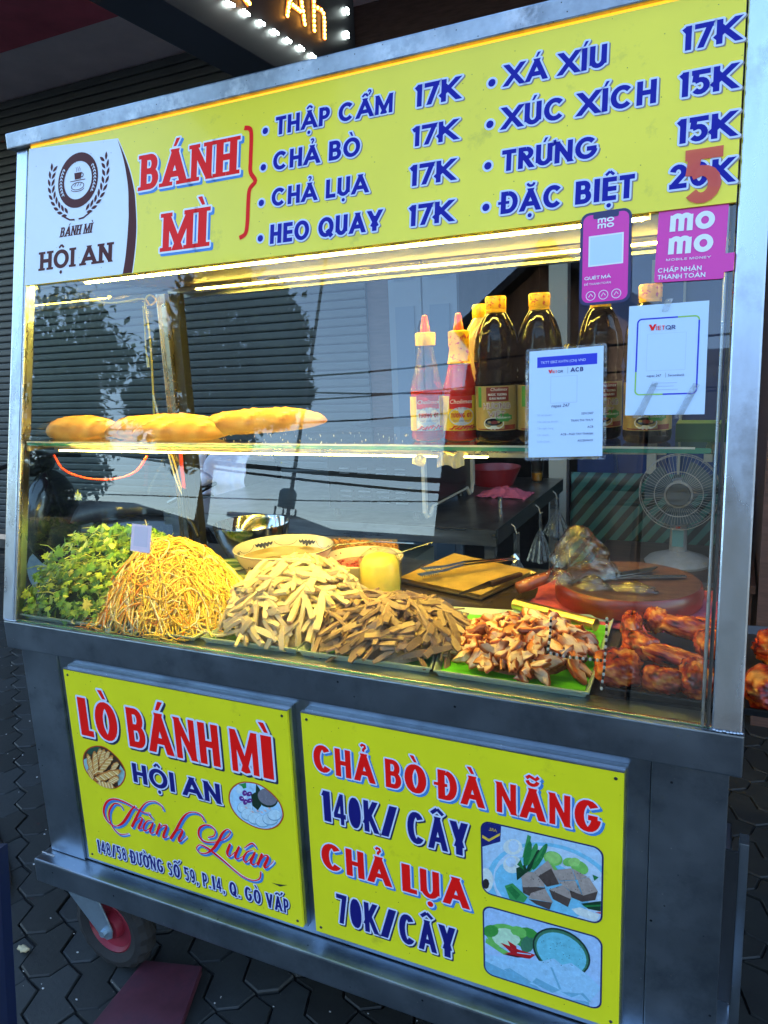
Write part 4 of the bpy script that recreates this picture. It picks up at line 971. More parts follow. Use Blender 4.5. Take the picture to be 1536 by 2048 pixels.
def inset(P_, d):
    u0, u1 = min(p[0] for p in P_), max(p[0] for p in P_); v0, v1 = min(p[1] for p in P_), max(p[1] for p in P_)
    return rrect(u0+d, v0+d, u1-d, v1-d, .017-d*.8, 5)
cols = [C(20, 24, 90), C(176, 208, 232), C(120, 195, 225), C(30, 120, 60), C(14, 60, 34), C(60, 150, 80), C(165, 150, 140), C(80, 66, 60), C(150, 205, 110), C(215, 225, 220), C(120, 190, 90), C(40, 34, 32), C(20, 30, 110), C(225, 190, 60), C(200, 40, 30), C(190, 215, 235)]
s_o, ox, oy = 5.689, 950, 1630
L_ = [(2, ell(900, 900, 800, 560, 30, .35)), (15, ell(900, 860, 720, 480, 30, .35)), (2, ell(760, 840, 560, 330, 24, .35)),
      (12, [(70, 60), (300, 100), (290, 300), (80, 360)]), (13, [(80, 220), (160, 270), (290, 200), (285, 230), (160, 300), (80, 255)]),
      (9, ell(120, 740, 90, 140, 18)), (11, ell(125, 780, 40, 60, 8)),
      (9, ell(430, 360, 110, 90, 14)), (15, ell(440, 350, 60, 70, 10)), (9, ell(430, 560, 110, 100, 16)), (15, ell(410, 530, 60, 60, 10)),
      (5, [(540, 480), (600, 220), (640, 240), (600, 480)]), (10, [(700, 640), (900, 560), (960, 640), (720, 720)]),
      (5, ell(660, 480, 40, 170, 14, .25)), (3, ell(600, 440, 40, 150, 14, .2)), (4, ell(660, 520, 30, 150, 14, .5)), (3, ell(740, 470, 40, 170, 14, .5)), (5, ell(655, 470, 14, 120, 8, .5)), (5, ell(745, 430, 12, 110, 8, .5)),
      (4, [(470, 600), (570, 560), (600, 640), (480, 740)]), (3, [(480, 560), (520, 500), (560, 620)]),
      (10, ell(890, 490, 110, 80, 18, .35)), (8, ell(890, 480, 92, 64, 18, .35)), (10, ell(1070, 530, 70, 50, 14)), (10, ell(1190, 590, 110, 70, 16, .5)), (8, ell(1130, 530, 70, 50, 14)),
      (5, [(340, 800), (430, 770), (600, 930), (560, 990), (400, 960)]), (3, [(360, 830), (420, 800), (520, 900), (470, 960)]),
      (7, [(540, 800), (800, 820), (800, 900), (620, 915), (550, 880)]), (6, [(530, 700), (600, 640), (740, 650), (800, 810), (545, 815)]),
      (7, [(720, 690), (870, 600), (960, 780), (820, 810)]), (6, [(670, 640), (830, 510), (870, 600), (720, 690)]), (6, [(830, 510), (930, 660), (960, 780), (870, 600)]),
      (7, [(845, 840), (1095, 940), (1060, 1040), (890, 950)]), (6, [(845, 840), (1000, 790), (1100, 880), (1095, 950)]),
      (7, [(610, 950), (880, 990), (850, 1070), (700, 1010)]), (6, [(640, 880), (800, 830), (890, 990), (610, 940)]),
      (7, [(1080, 850), (1230, 900), (1400, 860), (1370, 960), (1220, 980), (1100, 930)]), (6, [(900, 620), (1100, 600), (1150, 730), (960, 740)]), (6, [(1110, 600), (1290, 700), (1160, 730)]), (6, [(1170, 730), (1300, 705), (1400, 860), (1230, 910)]), (6, [(950, 750), (1140, 735), (1220, 900), (1080, 850)]),
      (4, [(1210, 1000), (1440, 970), (1440, 1090), (1290, 1060)]), (3, [(1230, 1020), (1440, 1010), (1440, 1030), (1260, 1040)]), (9, [(1100, 1060), (1200, 1040), (1420, 1130), (1380, 1200), (1160, 1120)]), (14, [(1370, 1100), (1440, 1095), (1440, 1120)]),
      (3, [(1340, 670), (1410, 700), (1360, 740)])]
for k in range(60): L_.append((11, ell(R.uniform(560, 1350), R.uniform(640, 880), R.uniform(3, 8), R.uniform(3, 6), 5)))
pic(s2, 'picture_of_ham', fr1, [(0, fr1)], cols)
o = pic(s2, 'picture_of_ham', inset(fr1, .0028), [(1, inset(fr1, .0028))]+[(mi, uvs(P_, s_o, ox, oy)) for mi, P_ in L_], cols); o.location.y -= .0001
jp = FRONT.px(950+255/s_o, 1630+185/s_o); small(FRONT, 'ARL', jp[0], jp[1], .006, cols[13], s2, n=.003, mirror=True, name='jar_lettering')
s_o, ox, oy = 5.689, 950, 1800
cols = [C(20, 24, 90), C(165, 200, 236), C(110, 190, 90), C(60, 150, 60), C(190, 225, 190), C(190, 20, 30), C(90, 10, 14), C(18, 50, 40), C(110, 195, 215), C(155, 205, 235), C(110, 175, 205), C(40, 60, 80), C(60, 120, 90)]
L_ = [(10, [(110, 600), (400, 760), (800, 1050), (1100, 1130), (1300, 1150), (1300, 1250), (100, 900)]), (2, ell(330, 400, 210, 130, 18, .2)), (4, ell(350, 430, 160, 110, 14, .3)), (3, ell(180, 350, 90, 70, 12)), (3, ell(590, 430, 150, 120, 14, .3)), (12, ell(600, 500, 80, 100, 10, .4)), (2, ell(500, 360, 100, 60, 12, .4)), (2, [(130, 430), (400, 600), (330, 620), (120, 480)]), (4, ell(430, 450, 90, 60, 10)), (3, ell(640, 380, 60, 50, 9)),
      (5, [(290, 480), (500, 560), (690, 620), (620, 665), (460, 640)]), (5, [(370, 455), (470, 520), (480, 590), (420, 560)]), (6, [(330, 615), (450, 600), (620, 650), (480, 650)]), (5, [(330, 600), (450, 585), (690, 620), (630, 660)]), (9, [(480, 590), (640, 610), (640, 622), (480, 600)]),
      (7, ell(985, 590, 355, 245, 30, .55)), (12, ell(985, 590, 335, 225, 30, .55)), (8, ell(985, 600, 308, 205, 30, .55)),
      (9, [(120, 610), (300, 640), (600, 670), (760, 690), (900, 660), (990, 730), (1100, 710), (1300, 860), (1440, 1000), (1300, 1160), (1100, 1100), (900, 1050), (640, 950), (330, 790), (120, 690)])]
for a_ in (((330, 780), (560, 950), (650, 930), (400, 770)), ((650, 930), (880, 1050), (970, 1020), (700, 880)), ((860, 760), (960, 1010), (985, 1010), (880, 760)), ((970, 1030), (1100, 1100), (1220, 1060), (1000, 1040)), ((1200, 1060), (1290, 1150), (1320, 1150), (1230, 1050))): L_.append((10, list(a_)))
for k in range(40): L_.append((11, ell(R.uniform(750, 1240), R.uniform(420, 760), R.uniform(3, 7), R.uniform(3, 6), 5)))
for k in range(20): L_.append((10, ell(R.uniform(400, 1240), R.uniform(700, 1000), R.uniform(3, 7), R.uniform(3, 6), 5)))
pic(s2, 'picture_of_pork_roll', fr2, [(0, fr2)], cols)
o = pic(s2, 'picture_of_pork_roll', inset(fr2, .0028), [(1, inset(fr2, .0028))]+[(mi, uvs(P_, s_o, ox, oy)) for mi, P_ in L_], cols); o.location.y -= .0001
for s__, B_ in ((s1, B1), (s2, B2)):
    for (u, v) in ((B_[0]+.012, B_[1]+.012), (B_[2]-.012, B_[1]+.012), (B_[0]+.012, B_[3]-.012), (B_[2]-.012, B_[3]-.012)):
        MB().tube([FRONT.P(u, v, .0001), FRONT.P(u, v, .0014)], [.003, .0022], 10).build('screw', dark_steel, s__)

# ================================================================== STICKERS ON THE GLASS
magenta = M('print_magenta', S(225, 30, 160), .25, spec=.6); phoneblue = M('print_dark_blue', S(36, 34, 90), .3); paper = M('laminated_paper', S(196, 220, 242), .3, spec=.6, bump=.25, bscale=7)
papergrey = M('print_light_grey', S(170, 190, 220), .5); brightblue = M('print_blue', S(26, 44, 200), .35); ink = M('ink_black', S(30, 30, 60), .5); limeg = M('print_lime', S(150, 200, 90), .4)
def quad_plane(pl, TL, TR, BL):
    """plane frame following a slightly turned sheet on the glass; returns plane, width, height"""
    a, b, c = [Vector(pl.P(*pl.px(*p))) for p in (TL, TR, BL)]
    U = (b-a).normalized(); V = pl.N.cross(U); return Plane(c, U, V), (b-a).length, (a-c).length
def sheet(name, lb, cat, pl, w_, h, mat, r_=.0, th=.0008, n0=0):
    t = thing(name, lb, cat, tuple(pl.O)); P_ = rrect(0, 0, w_, h, r_, 5) if r_ else [(0, 0), (w_, 0), (w_, h), (0, h)]
    MB().prism(pl, P_, n0, n0+th).build('sheet', mat, t); return t
# phone shaped sticker
pl, w_, h = quad_plane(GLASS.off(.0078), (1170, 427), (1268, 413), (1160, 617))
pl, w_, h = quad_plane(GLASS.off(.0078), (1168, 428), (1271, 413), (1158, 613))
t = sheet('phone_sticker', 'magenta sticker shaped like a mobile phone under the price list', 'sticker', pl, w_, h, phoneblue, .013)
pp = pl.off(.0008)
flat(pp, [(0, rrect(.004, .004, w_-.004, h-.004, .010)), (1, rrect(w_*.25, h-.011, w_*.75, h-.002, .003)), (2, [(w_*.17, h*.415), (w_*.85, h*.415), (w_*.85, h*.745), (w_*.17, h*.745)]), (3, [(w_*.2, h*.43), (w_*.82, h*.43), (w_*.82, h*.73), (w_*.2, h*.73)])], [magenta, phoneblue, white, paper], t, 'screen_print', n=.0001, step=.0001, px=False)
for i, yy in enumerate((.875, .815)): lettering(pp, 'mo', (w_*.34, h*yy), w_*.66, h*(yy+.05), (white, white, white), t, tx=.30, ty=.28, out=0, gap=.16, uv=True, name='brand_lettering')
lettering(pp, 'QUÉT MÃ', (w_*.1, h*.275), w_*.62, h*.31, (white,)*3, t, tx=.2, ty=.18, out=0, gap=.14, uv=True, name='caption')
lettering(pp, 'ĐỂ THANH TOÁN', (w_*.1, h*.215), w_*.62, h*.237, (white,)*3, t, tx=.14, ty=.13, out=0, gap=.14, uv=True, name='caption')
mb = MB()
for k in range(3):
    cx, cy = w_*(.23+.25*k), h*.1; o_, i_ = ell(cx, cy, .0072, .0072, 16), ell(cx, cy, .0063, .0063, 16)
    mb.add([pp.P(u, v, .0004) for u, v in o_+i_], [(i, (i+1) % 16, 16+(i+1) % 16, 16+i) for i in range(16)])
    for q in ribbon([(cx-.003, cy-.002), (cx, cy+.003), (cx+.003, cy-.001)], .001, .001): mb.add([pp.P(u, v, .0004) for u, v in q], [(0, 1, 2, 3)])
mb.build('round_icons', white, t)
# magenta payment board
pl, w_, h = quad_plane(GLASS.off(.0015), (1318, 418), (1460, 398), (1308, 567))
pl, w_, h = quad_plane(GLASS.off(.0012), (1320, 416), (1460, 402), (1308, 566))
t = sheet('payment_board', 'magenta payment sticker board under the twenty thousand price, right of the phone sticker', 'sticker', pl, w_, h, magenta, .003, .002)
MB().prism(pl, [(w_*.95, h*.08), (w_*1.13, h*.10), (w_*1.13, h*.33), (w_*.95, h*.32)], 0, .0018).build('side_tab', magenta, t)
pp = pl.off(.002)
for yy in (.66, .36): lettering(pp, 'mo', (w_*.18, h*yy), w_*.82, h*(yy+.235), (white,)*3, t, tx=.3, ty=.28, out=0, gap=.12, uv=True, name='brand_lettering')
lettering(pp, 'MOBILE  MONEY', (w_*.16, h*.275), w_*.8, h*.305, (white,)*3, t, tx=.2, ty=.17, out=0, gap=.4, uv=True, name='caption')
lettering(pp, 'CHẤP NHẬN', (w_*.05, h*.125), w_*.68, h*.185, (white,)*3, t, tx=.19, ty=.17, out=0, gap=.13, uv=True, name='caption')
lettering(pp, 'THANH TOÁN', (w_*.05, h*.035), w_*.74, h*.095, (white,)*3, t, tx=.19, ty=.17, out=0, gap=.13, uv=True, name='caption')
def v_logo(pp, u, v, hh, t, full=True):
    lettering(pp, 'V', (u, v), u+hh*1.05, v+hh, (red,)*3, t, tx=.36, ty=.3, out=0, uv=True, name='brand_letter', n0=.0004)
    lettering(pp, 'IET', (u+hh*1.1, v), u+hh*2.45, v+hh*.7, (red,)*3, t, tx=.17, ty=.16, out=0, gap=.2, uv=True, name='brand_lettering', n0=.0004)
    lettering(pp, 'QR', (u+hh*2.55, v), u+hh*4.05, v+hh*.7, (navy2,)*3, t, tx=.17, ty=.16, out=0, gap=.15, uv=True, name='brand_lettering', n0=.0004)
# laminated bank sheet
pl, w_, h = quad_plane(GLASS.off(.002), (1072, 703), (1221, 691), (1057, 915))
t = sheet('bank_notice', 'laminated blue white bank notice taped low over the shelf edge', 'notice', pl, w_, h, paper)
MB().prism(pl, rrect(-.006, -.005, w_+.005, h+.004, .004), -.0007, -.0002).build('laminate', clear_film('laminate_film', gain=1.5, add=.05), t)
pp = pl.off(.0008)
flat(pp, [(1, [(w_*.11, h*.84), (w_*.92, h*.84), (w_*.92, h*.94), (w_*.11, h*.94)]), (2, [(w_*.3, h*.50), (w_*.66, h*.50), (w_*.66, h*.75), (w_*.3, h*.75)]), (0, [(w_*.305, h*.503), (w_*.655, h*.503), (w_*.655, h*.747), (w_*.305, h*.747)]), (3, [(w_*.53, h*.77), (w_*.533, h*.77), (w_*.533, h*.83), (w_*.53, h*.83)])], [paper, brightblue, papergrey, ink], t, 'printed_blocks', n=.0001, step=.0001, px=False)
small(pp, 'TKTT EBIZ KHTN (CN) VND', w_*.16, h*.875, h*.024, paleblue, t, n=.0005)
v_logo(pp, w_*.27, h*.782, h*.033, t)
lettering(pp, 'ACB', (w_*.57, h*.782), w_*.74, h*.822, (navy2,)*3, t, tx=.22, ty=.2, out=0, gap=.12, uv=True, name='brand_lettering')
small(pp, 'napas 247', w_*.31, h*.463, h*.03, navy2, t, shear=.2)
for i, (a_, b_) in enumerate((('Số tài khoản', '32912407'), ('Tên chủ tài khoản', 'TRAN THI THUY'), ('Tên ngân hàng', 'ACB'), ('Chi nhánh', 'ACB - PGD TAY THANH'), ('Swift Code', 'ASCBVNVX'))):
    small(pp, a_, w_*.12, h*(.385-.062*i), h*.019, papergrey, t); small(pp, b_, w_*.88, h*(.385-.062*i), h*.020, navy2, t, align='RIGHT')
# white QR sheet
pl, w_, h = quad_plane(GLASS.off(.0024), (1260, 613), (1420, 601), (1250, 831))
t = sheet('payment_notice', 'white payment notice in a blue and green rounded frame beside the right post', 'notice', pl, w_, h, paper, 0, .0009)
pp = pl.off(.0009)
x0, y0, x1, y1 = w_*.11, h*.18, w_*.9, h*.88; lw_ = .0022
fr = rrect(x0, y0, x1, y1, .007); fi = rrect(x0+lw_, y0+lw_, x1-lw_, y1-lw_, .005); n = len(fr)
mb = MB(); mb.add([pp.P(u, v, .0002) for u, v in fr+fi], [(i, (i+1) % n, n+(i+1) % n, n+i) for i in range(n)], 0)
for i in range(n):
    m_ = ((fr[i][0]+fr[(i+1) % n][0])/2, (fr[i][1]+fr[(i+1) % n][1])/2)
    if (m_[0] > x1-.012 and m_[1] > y1-.010) or (m_[0] < x0+.008 and m_[1] < y0+.010): mb.m[i] = 1
for a_, b_, c_, d_2 in ((x1-.03, y1-lw_, x1-.006, y1), (x0, y0+.006, x0+lw_, y0+.035), (x0+.006, y0, x0+.04, y0+lw_)): mb.add([pp.P(u, v, .0003) for u, v in ((a_, b_), (c_, b_), (c_, d_2), (a_, d_2))], [(0, 1, 2, 3)], 1)
mb.build('printed_frame', [brightblue, limeg], t)
v_logo(pp, w_*.27, h*.765, h*.055, t)
flat(pp, [(1, [(w_*.25, h*.40), (w_*.74, h*.40), (w_*.74, h*.735), (w_*.25, h*.735)]), (0, [(w_*.253, h*.402), (w_*.737, h*.402), (w_*.737, h*.733), (w_*.253, h*.733)]), (2, [(w_*.5, h*.335), (w_*.503, h*.335), (w_*.503, h*.38), (w_*.5, h*.38)])], [paper, papergrey, ink], t, 'printed_blocks', n=.0001, step=.0001, px=False)
small(pp, 'napas 247', w_*.26, h*.345, h*.022, navy2, t, shear=.2); small(pp, 'Sacombank', w_*.53, h*.345, h*.022, navy2, t)
for i, L2 in enumerate((.32, .24, .34)):
    flat(pp, [(0, [(w_*(.49-L2/2), h*(.285-i*.03)), (w_*(.49+L2/2), h*(.285-i*.03)), (w_*(.49+L2/2), h*(.290-i*.03)), (w_*(.49-L2/2), h*(.290-i*.03))])], [papergrey], t, 'fine_print', px=False)
for q in ([(w_*.1, -.004), (w_*.22, -.004), (w_*.42, h*.3), (w_*.34, h*.3)], [(w_*.62, -.006), (w_*.72, -.006), (w_*.93, h*.26), (w_*.85, h*.28)], [(w_*.42, h*.93), (w_*.5, h*.93), (w_*.56, h*1.04), (w_*.46, h*1.04)]):
    MB().prism(pp, q, .0007, .0011).build('clear_tape', clear_film('tape_film', gain=1.6, add=.10), t)
# small tag on the glass over the shredded carrot
pl, w_, h = quad_plane(GLASS.off(.001), (265, 1047), (304, 1052), (261, 1101))
t = sheet('small_tag', 'small pinkish white square tag stuck on the glass over the carrot heap', 'sticker', pl, w_, h, M('pinkish_paper', S(225, 200, 205), .5))
flat(pl.off(.0008), [(0, [(w_*.15, h*.2), (w_*.85, h*.2), (w_*.85, h*.92), (w_*.15, h*.92)])], [M('print_pale', S(205, 190, 198), .5)], t, 'printed_square', px=False)
# ================================================================== TRAYS AND FOOD
green_tray = M('green_tray', (.05, .22, .05), .35, var=.15, scale=20, spec=.6); rimpale = M('pale_tray_rim', (.42, .52, .44), .3)
leafgreen = M('leaf_print_green', (.12, .58, .02), .4, var=.25, scale=5, st=(1, 9, 1)); whitetray = M('white_tray', (.5, .55, .5), .35)
blacktray = M('black_tray', (.012, .012, .013), .3, spec=.6)
def tray(lb, cs, mat, rim, h=.014, z=.899, name='food_tray', lip=.008):
    """four corners (x,y) front-left, front-right, back-right, back-left"""
    cx = sum(c[0] for c in cs)/4; cy = sum(c[1] for c in cs)/4
    t = thing(name, lb, 'tray', (cx, cy, z)); ins = lambda k, zz: [Vector((cx+(x-cx)*k, cy+(y-cy)*k, zz)) for x, y in cs]
    mb = MB(); mb.add(ins(.93, z)+ins(.93, z+.003), [(3, 2, 1, 0), (4, 5, 6, 7)]+[(i, (i+1) % 4, 4+(i+1) % 4, 4+i) for i in range(4)]); mb.build('base', mat, t)
    mb = MB(); mb.add(ins(.93, z+.001)+ins(.985, z+h)+ins(1.0, z+h)+ins(1.0, z+h-.003)+ins(.98, z+h-.003)+ins(.945, z), [(a*4+i, a*4+(i+1) % 4, (a+1) % 6*4+(i+1) % 4, (a+1) % 6*4+i) for a in range(6) for i in range(4)]); mb.build('rim', rim, t)
    return t
tray('pale tray under the herbs and shredded carrot at the left end', [(.038, .008), (.528, .018), (.49, .43), (.035, .43)], whitetray, rimpale)
tray('green tray holding the pale sausage strips, second from the left', [(.538, .024), (.757, .034), (.72, .38), (.535, .37)], green_tray, rimpale)
tray('green tray holding the brown sausage strips, left of the leaf patterned tray', [(.762, .030), (1.032, .036), (.945, .37), (.73, .37)], green_tray, rimpale)
tray('bright green leaf patterned tray holding the chopped grilled pork', [(1.038, .030), (1.302, .030), (1.288, .40), (.95, .355)], leafgreen, rimpale)
tray('black tray of roast meat pieces at the right end, jutting past the post', [(1.318, .055), (1.66, .05), (1.64, .43), (1.315, .40)], blacktray, blacktray, h=.016)

# herbs ------------------------------------------------------------
herb_m = M('herb_leaf', (.1, .3, .03), .45, sss=.0, ramp=[(0, (.035, .12, .02)), (.35, (.14, .34, .04)), (.7, (.42, .58, .08)), (1, (.70, .70, .22))], spec=.5)
def dome(x, y, cx, cy, a, b, h, p=1.2, rot=0):
    dx, dy = x-cx, y-cy; c, s = cos(rot), sin(rot); dx, dy = dx*c+dy*s, -dx*s+dy*c
    q = (dx/a)**2+(dy/b)**2; return h*max(0, 1-q)**(p/2)
def lobed(s, n=3):
    P_ = [(0, -.9*s)]
    if n == 3: L_ = [(.25,-.35),(.75,-.45),(.55,-.15),(.95,.05),(.55,.2),(.62,.6),(.25,.45),(.1,.95),(-.1,.95),(-.25,.45),(-.62,.6),(-.55,.2),(-.95,.05),(-.55,-.15),(-.75,-.45),(-.25,-.35)]
    else: L_ = [(.28,-.4),(.36,.0),(.26,.5),(0,1),(-.26,.5),(-.36,0),(-.28,-.4)]
    return [(0, -.5*s)]+[(a*s, b*s) for a, b in L_]
mb = MB(); th = MB()
N_ = 2300
for i in range(N_):
    while 1:
        x, y = R.uniform(.03, .34), R.uniform(.012, .42); hh = max(dome(x, y, .14, .20, .26, .20, .165), dome(x, y, .10, .28, .2, .16, .15))
        if hh > .008 and x < .36-.25*(y-.01)*.3: break
    f = R.random()**.55; z = .905+hh*f+R.uniform(0, .012)*(f > .8); s = R.uniform(.008, .0165)
    n = Vector(((x-.14)*2.0, (y-.2)*2.2-.45, .8))+Vector((R.gauss(0, .5), R.gauss(0, .5), R.gauss(0, .4))); n.normalize()
    q = n.to_track_quat('Z', 'Y').to_matrix() @ Matrix.Rotation(R.uniform(0, 6.28), 3, 'Z'); L_ = lobed(s, 3 if R.random() < .62 else 1); cu = R.uniform(-12, 22)
    x = max(x, .045-.0+.0); y = max(y, gy(z)+.012)
    mb.cr = min(1, max(.01, R.gauss(.42, .25)))
    vs_ = [Vector((x, y, z))+q @ Vector((a, b, -cu*(a*a+b*b))) for a, b in L_]; vs_.append(Vector((x, y, z))+q @ Vector((0, 0, .001)))
    n_ = len(L_); mb.add(vs_, [(k, (k+1) % n_, n_) for k in range(n_)])
for i in range(420):
    x, y = R.uniform(.05, .30), R.uniform(.04, .38); hh = dome(x, y, .14, .20, .25, .19, .165); z = .91+hh*R.uniform(.4, 1)
    a = R.uniform(0, 6.28); L_ = R.uniform(.02, .055); up = R.uniform(-.2, .7); mb.cr = R.uniform(.6, 1)
    y = max(y, gy(z)+.02); P_ = [Vector((x, y, z)), Vector((x+cos(a)*L_*.5, max(y+sin(a)*L_*.5, gy(z)+.014), z+up*L_*.4+.004)), Vector((x+cos(a)*L_, max(y+sin(a)*L_, gy(z)+.014), z+up*L_*.6))]
    mb.tube(P_, [.0011, .001, .0007], 4)
o = mb.build('herb_heap', herb_m); tag(o, 'heap of green coriander and herb leaves at the left end of the counter', 'herbs', kind='stuff')
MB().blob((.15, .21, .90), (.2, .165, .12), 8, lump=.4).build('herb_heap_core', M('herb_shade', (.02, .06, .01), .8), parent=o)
L_ = lobed(.017, 3); p = Vector(GLASS.P(*GLASS.px(152, 994), -.0065)); mb = MB(); mb.cr = .9
mb.add([p+Vector((a*.8, 0, b)) for a, b in L_]+[p+Vector((0, -.001, 0))], [(k, (k+1) % len(L_), len(L_)) for k in range(len(L_))])
o = mb.build('loose_leaf', herb_m); tag(o, 'single yellow green leaf stuck inside the glass above the herb heap', 'leaf')

# shredded carrot and radish ---------------------------------------
shred_m = M('shredded_vegetable', (.8, .5, .2), .35, spec=.6, ramp=[(0, (.92, .89, .74)), (.28, (.90, .80, .50)), (.5, (.92, .70, .14)), (.66, (.90, .54, .10)), (1, (.86, .27, .04))])
mb = MB()
for i in range(2400):
    while 1:
        x, y = R.uniform(.18, .60), R.uniform(.015, .36); h0 = dome(x, y, .355, .165, .185, .165, .165, 2.1)
        if h0 > .006 and y > .018: break
    z = .905+h0*R.uniform(.72, 1.02); a = R.uniform(0, 6.28)
    if R.random() < .22: a = atan2(y-.15, x-.35)+R.gauss(0, .6)
    L_ = R.uniform(.03, .10); cv = R.gauss(0, 26); n = 9; P_ = []
    for k in range(n):
        P_.append((x, y)); x += cos(a)*L_/n; y += sin(a)*L_/n; a += cv*L_/n
    lift = R.uniform(-.004, .014); V_ = []
    for k, (px_, py_) in enumerate(P_):
        hz = dome(px_, py_, .355, .165, .19, .17, .165, 2.1); zz = .905+hz*.98+lift*(1-abs(k/(n-1)-.5))+(z-.905-h0)*.5
        V_.append(Vector((px_, max(py_, gy(zz)+.010), max(zz, .9045))))
    lamp_side = (V_[0].x-.33)*4+(V_[0].z-1.0)*4; mb.cr = R.uniform(.40, .62) if R.gauss(lamp_side, .5) > 0 else (R.uniform(.005, .25) if R.random() < .5 else R.uniform(.7, 1)); r_ = R.uniform(.0011, .0019)  # lamp yellow put into the colour of strands towards upper right
    mb.tube(V_, [r_*.7]+[r_]*(n-2)+[r_*.6], 4)
o = mb.build('shredded_vegetable_heap', shred_m, smooth='all'); tag(o, 'tall heap of shredded carrot and white radish beside the herbs', 'shredded carrot', kind='stuff')
MB().blob((.355, .17, .90), (.12, .11, .10), 8, lump=.2).build('heap_core', M('carrot_core', (.88, .58, .12), .6), parent=o)  # evenly carrot coloured core filling the heap under the strands
# tuft standing behind the tag
mb = MB(); mb.cr = .3
mb.tube([(.345, .13, 1.05), (.343, .12, 1.09), (.340, .115, 1.125)], [.002, .0018, .001], 5); o = mb.build('upright_shred', shred_m); tag(o, 'one pale shred standing upright behind the small square tag', 'shred')

# cucumber sticks ---------------------------------------------------
cuc = M('cucumber_flesh', (.42, .48, .16), .3, spec=.6, var=.15, scale=60); cskin = M('cucumber_skin', (.06, .16, .03), .35, var=.3, scale=80)
proto = thing('cucumber_stick', 'cucumber stick lying in the fan of sticks behind the carrot heap', 'cucumber', (0, 0, 0), 'cucumber sticks')
MB().prism(Plane((-.055, 0, 0), (0, 1, 0), (0, 0, 1)), [(-.006, 0), (.006, 0), (.004, .007), (-.004, .007)], 0, .11).build('flesh', cuc, proto)
MB().prism(Plane((-.055, 0, 0), (0, 1, 0), (0, 0, 1)), [(-.0045, .0071), (.0045, .0071), (.002, .0088), (-.002, .0088)], 0, .11).build('skin', cskin, proto)
for i in range(26):
    o = proto if i == 0 else dup(proto); k = i/25
    o.location = (.30+.10*(k)+R.uniform(-.02, .02), .44-.10*k+R.uniform(-.015, .015), .905+.010*(i % 5)+R.uniform(0, .004)); o.rotation_euler = (R.uniform(-.5, .5), R.uniform(-.08, .08), radians(18+R.gauss(0, 9)))
    o.scale = (R.uniform(.9, 1.15),)*3

# sausage strips ------------------------------------------------------
def strip_mesh(name, L_, w_, t_, bend, mats, seed):
    rr = random.Random(seed); mb = MB(); n = 6; vs_ = []
    tw = rr.uniform(-.3, .3)
    for i in range(n+1):
        u = i/n-.5; x = u*L_; z = bend*(1-4*u*u); y = rr.uniform(-.0006, .0006); a = tw*u
        hw, ht = w_/2*(1+rr.uniform(-.08, .08)), t_/2*(1+rr.uniform(-.06, .06))
        if i in (0, n): hw *= rr.uniform(.6, 1)
        for dy, dz in ((-hw, -ht), (hw, -ht), (hw*.96, ht), (-hw*.96, ht)): vs_.append(Vector((x+dz*.2*rr.uniform(-1, 1), y+dy*cos(a)-dz*sin(a), z+dz*cos(a)+dy*sin(a))))
    mb.add(vs_, [(i*4+k, i*4+(k+1) % 4, (i+1)*4+(k+1) % 4, (i+1)*4+k) for i in range(n) for k in range(4)]+[(3, 2, 1, 0), (n*4, n*4+1, n*4+2, n*4+3)])
    return mb.build(name, mats, origin=False, bevel=.0006)
pale_m = M('pale_sausage', (.72, .62, .48), .42, var=.08, scale=80, sss=.15, spots=[((.45, .32, .2), 260, .09)], bump=.2, bscale=500, objvar=.22)
brown_m = M('brown_sausage', (.35, .24, .18), .45, var=.12, scale=80, sss=.1, spots=[((.05, .03, .02), 230, .13)], bump=.25, bscale=400, objvar=.35)
def heap(protos, n, cx, cy, a, b, h, name, lb, grp, rot=0, p=1.2, prefer=None, zmin=.912, xlim=None, rr=R, tilt=.5, scl=(.7, 1.2), sep=.5):
    k = 0; i = 0; pts_ = []
    while k < n and i < 60000:
        i += 1
        x, y = rr.uniform(cx-a, cx+a), rr.uniform(cy-b, cy+b); hh = dome(x, y, cx, cy, a, b, h, p, rot)
        if hh <= .004: continue
        lev = rr.choice((1.04, 1, 1.1, .86, .66)); z = zmin+hh*lev
        if any((x-u)**2+(y-v)**2+((z-w_)*1.5)**2 < (.0145*sep)**2 for u, v, w_ in pts_): continue
        e = .01; gx = (dome(x+e, y, cx, cy, a, b, h, p, rot)-dome(x-e, y, cx, cy, a, b, h, p, rot))/(2*e); gy_ = (dome(x, y+e, cx, cy, a, b, h, p, rot)-dome(x, y-e, cx, cy, a, b, h, p, rot))/(2*e)
        nrm = Vector((-gx*.75, -gy_*.75, 1)).normalized(); yaw = prefer(x, y)+rr.gauss(0, .55) if prefer else rr.uniform(0, pi)
        Mx = nrm.to_track_quat('Z', 'Y').to_matrix() @ Matrix.Rotation(yaw, 3, 'Z') @ Matrix.Rotation(rr.gauss(0, tilt), 3, 'X') @ Matrix.Rotation(rr.gauss(0, tilt*.35), 3, 'Y')
        pr = rr.choice(protos); c = pr.copy(); COL.objects.link(c); c.name = name
        c.location = (x, max(y, gy(z)+.022), z); c.rotation_euler = Mx.to_euler(); s = rr.uniform(*scl); c.scale = (s, s, s)
        dx_, dy_ = (x-cx)/a, (y-cy)/b
        zone = 'on its crest' if dx_*dx_+dy_*dy_ < .12 else ('at its front edge' if dy_ < -.45 and abs(dx_) < .6 else 'on its left flank' if dx_ < -.35 else 'on its right flank' if dx_ > .35 else 'on its rear slope' if dy_ > 0 else 'on its front slope')
        tag(c, lb+', '+zone, grp[0], grp[1]); pts_.append((x, y, z)); k += 1
    return k
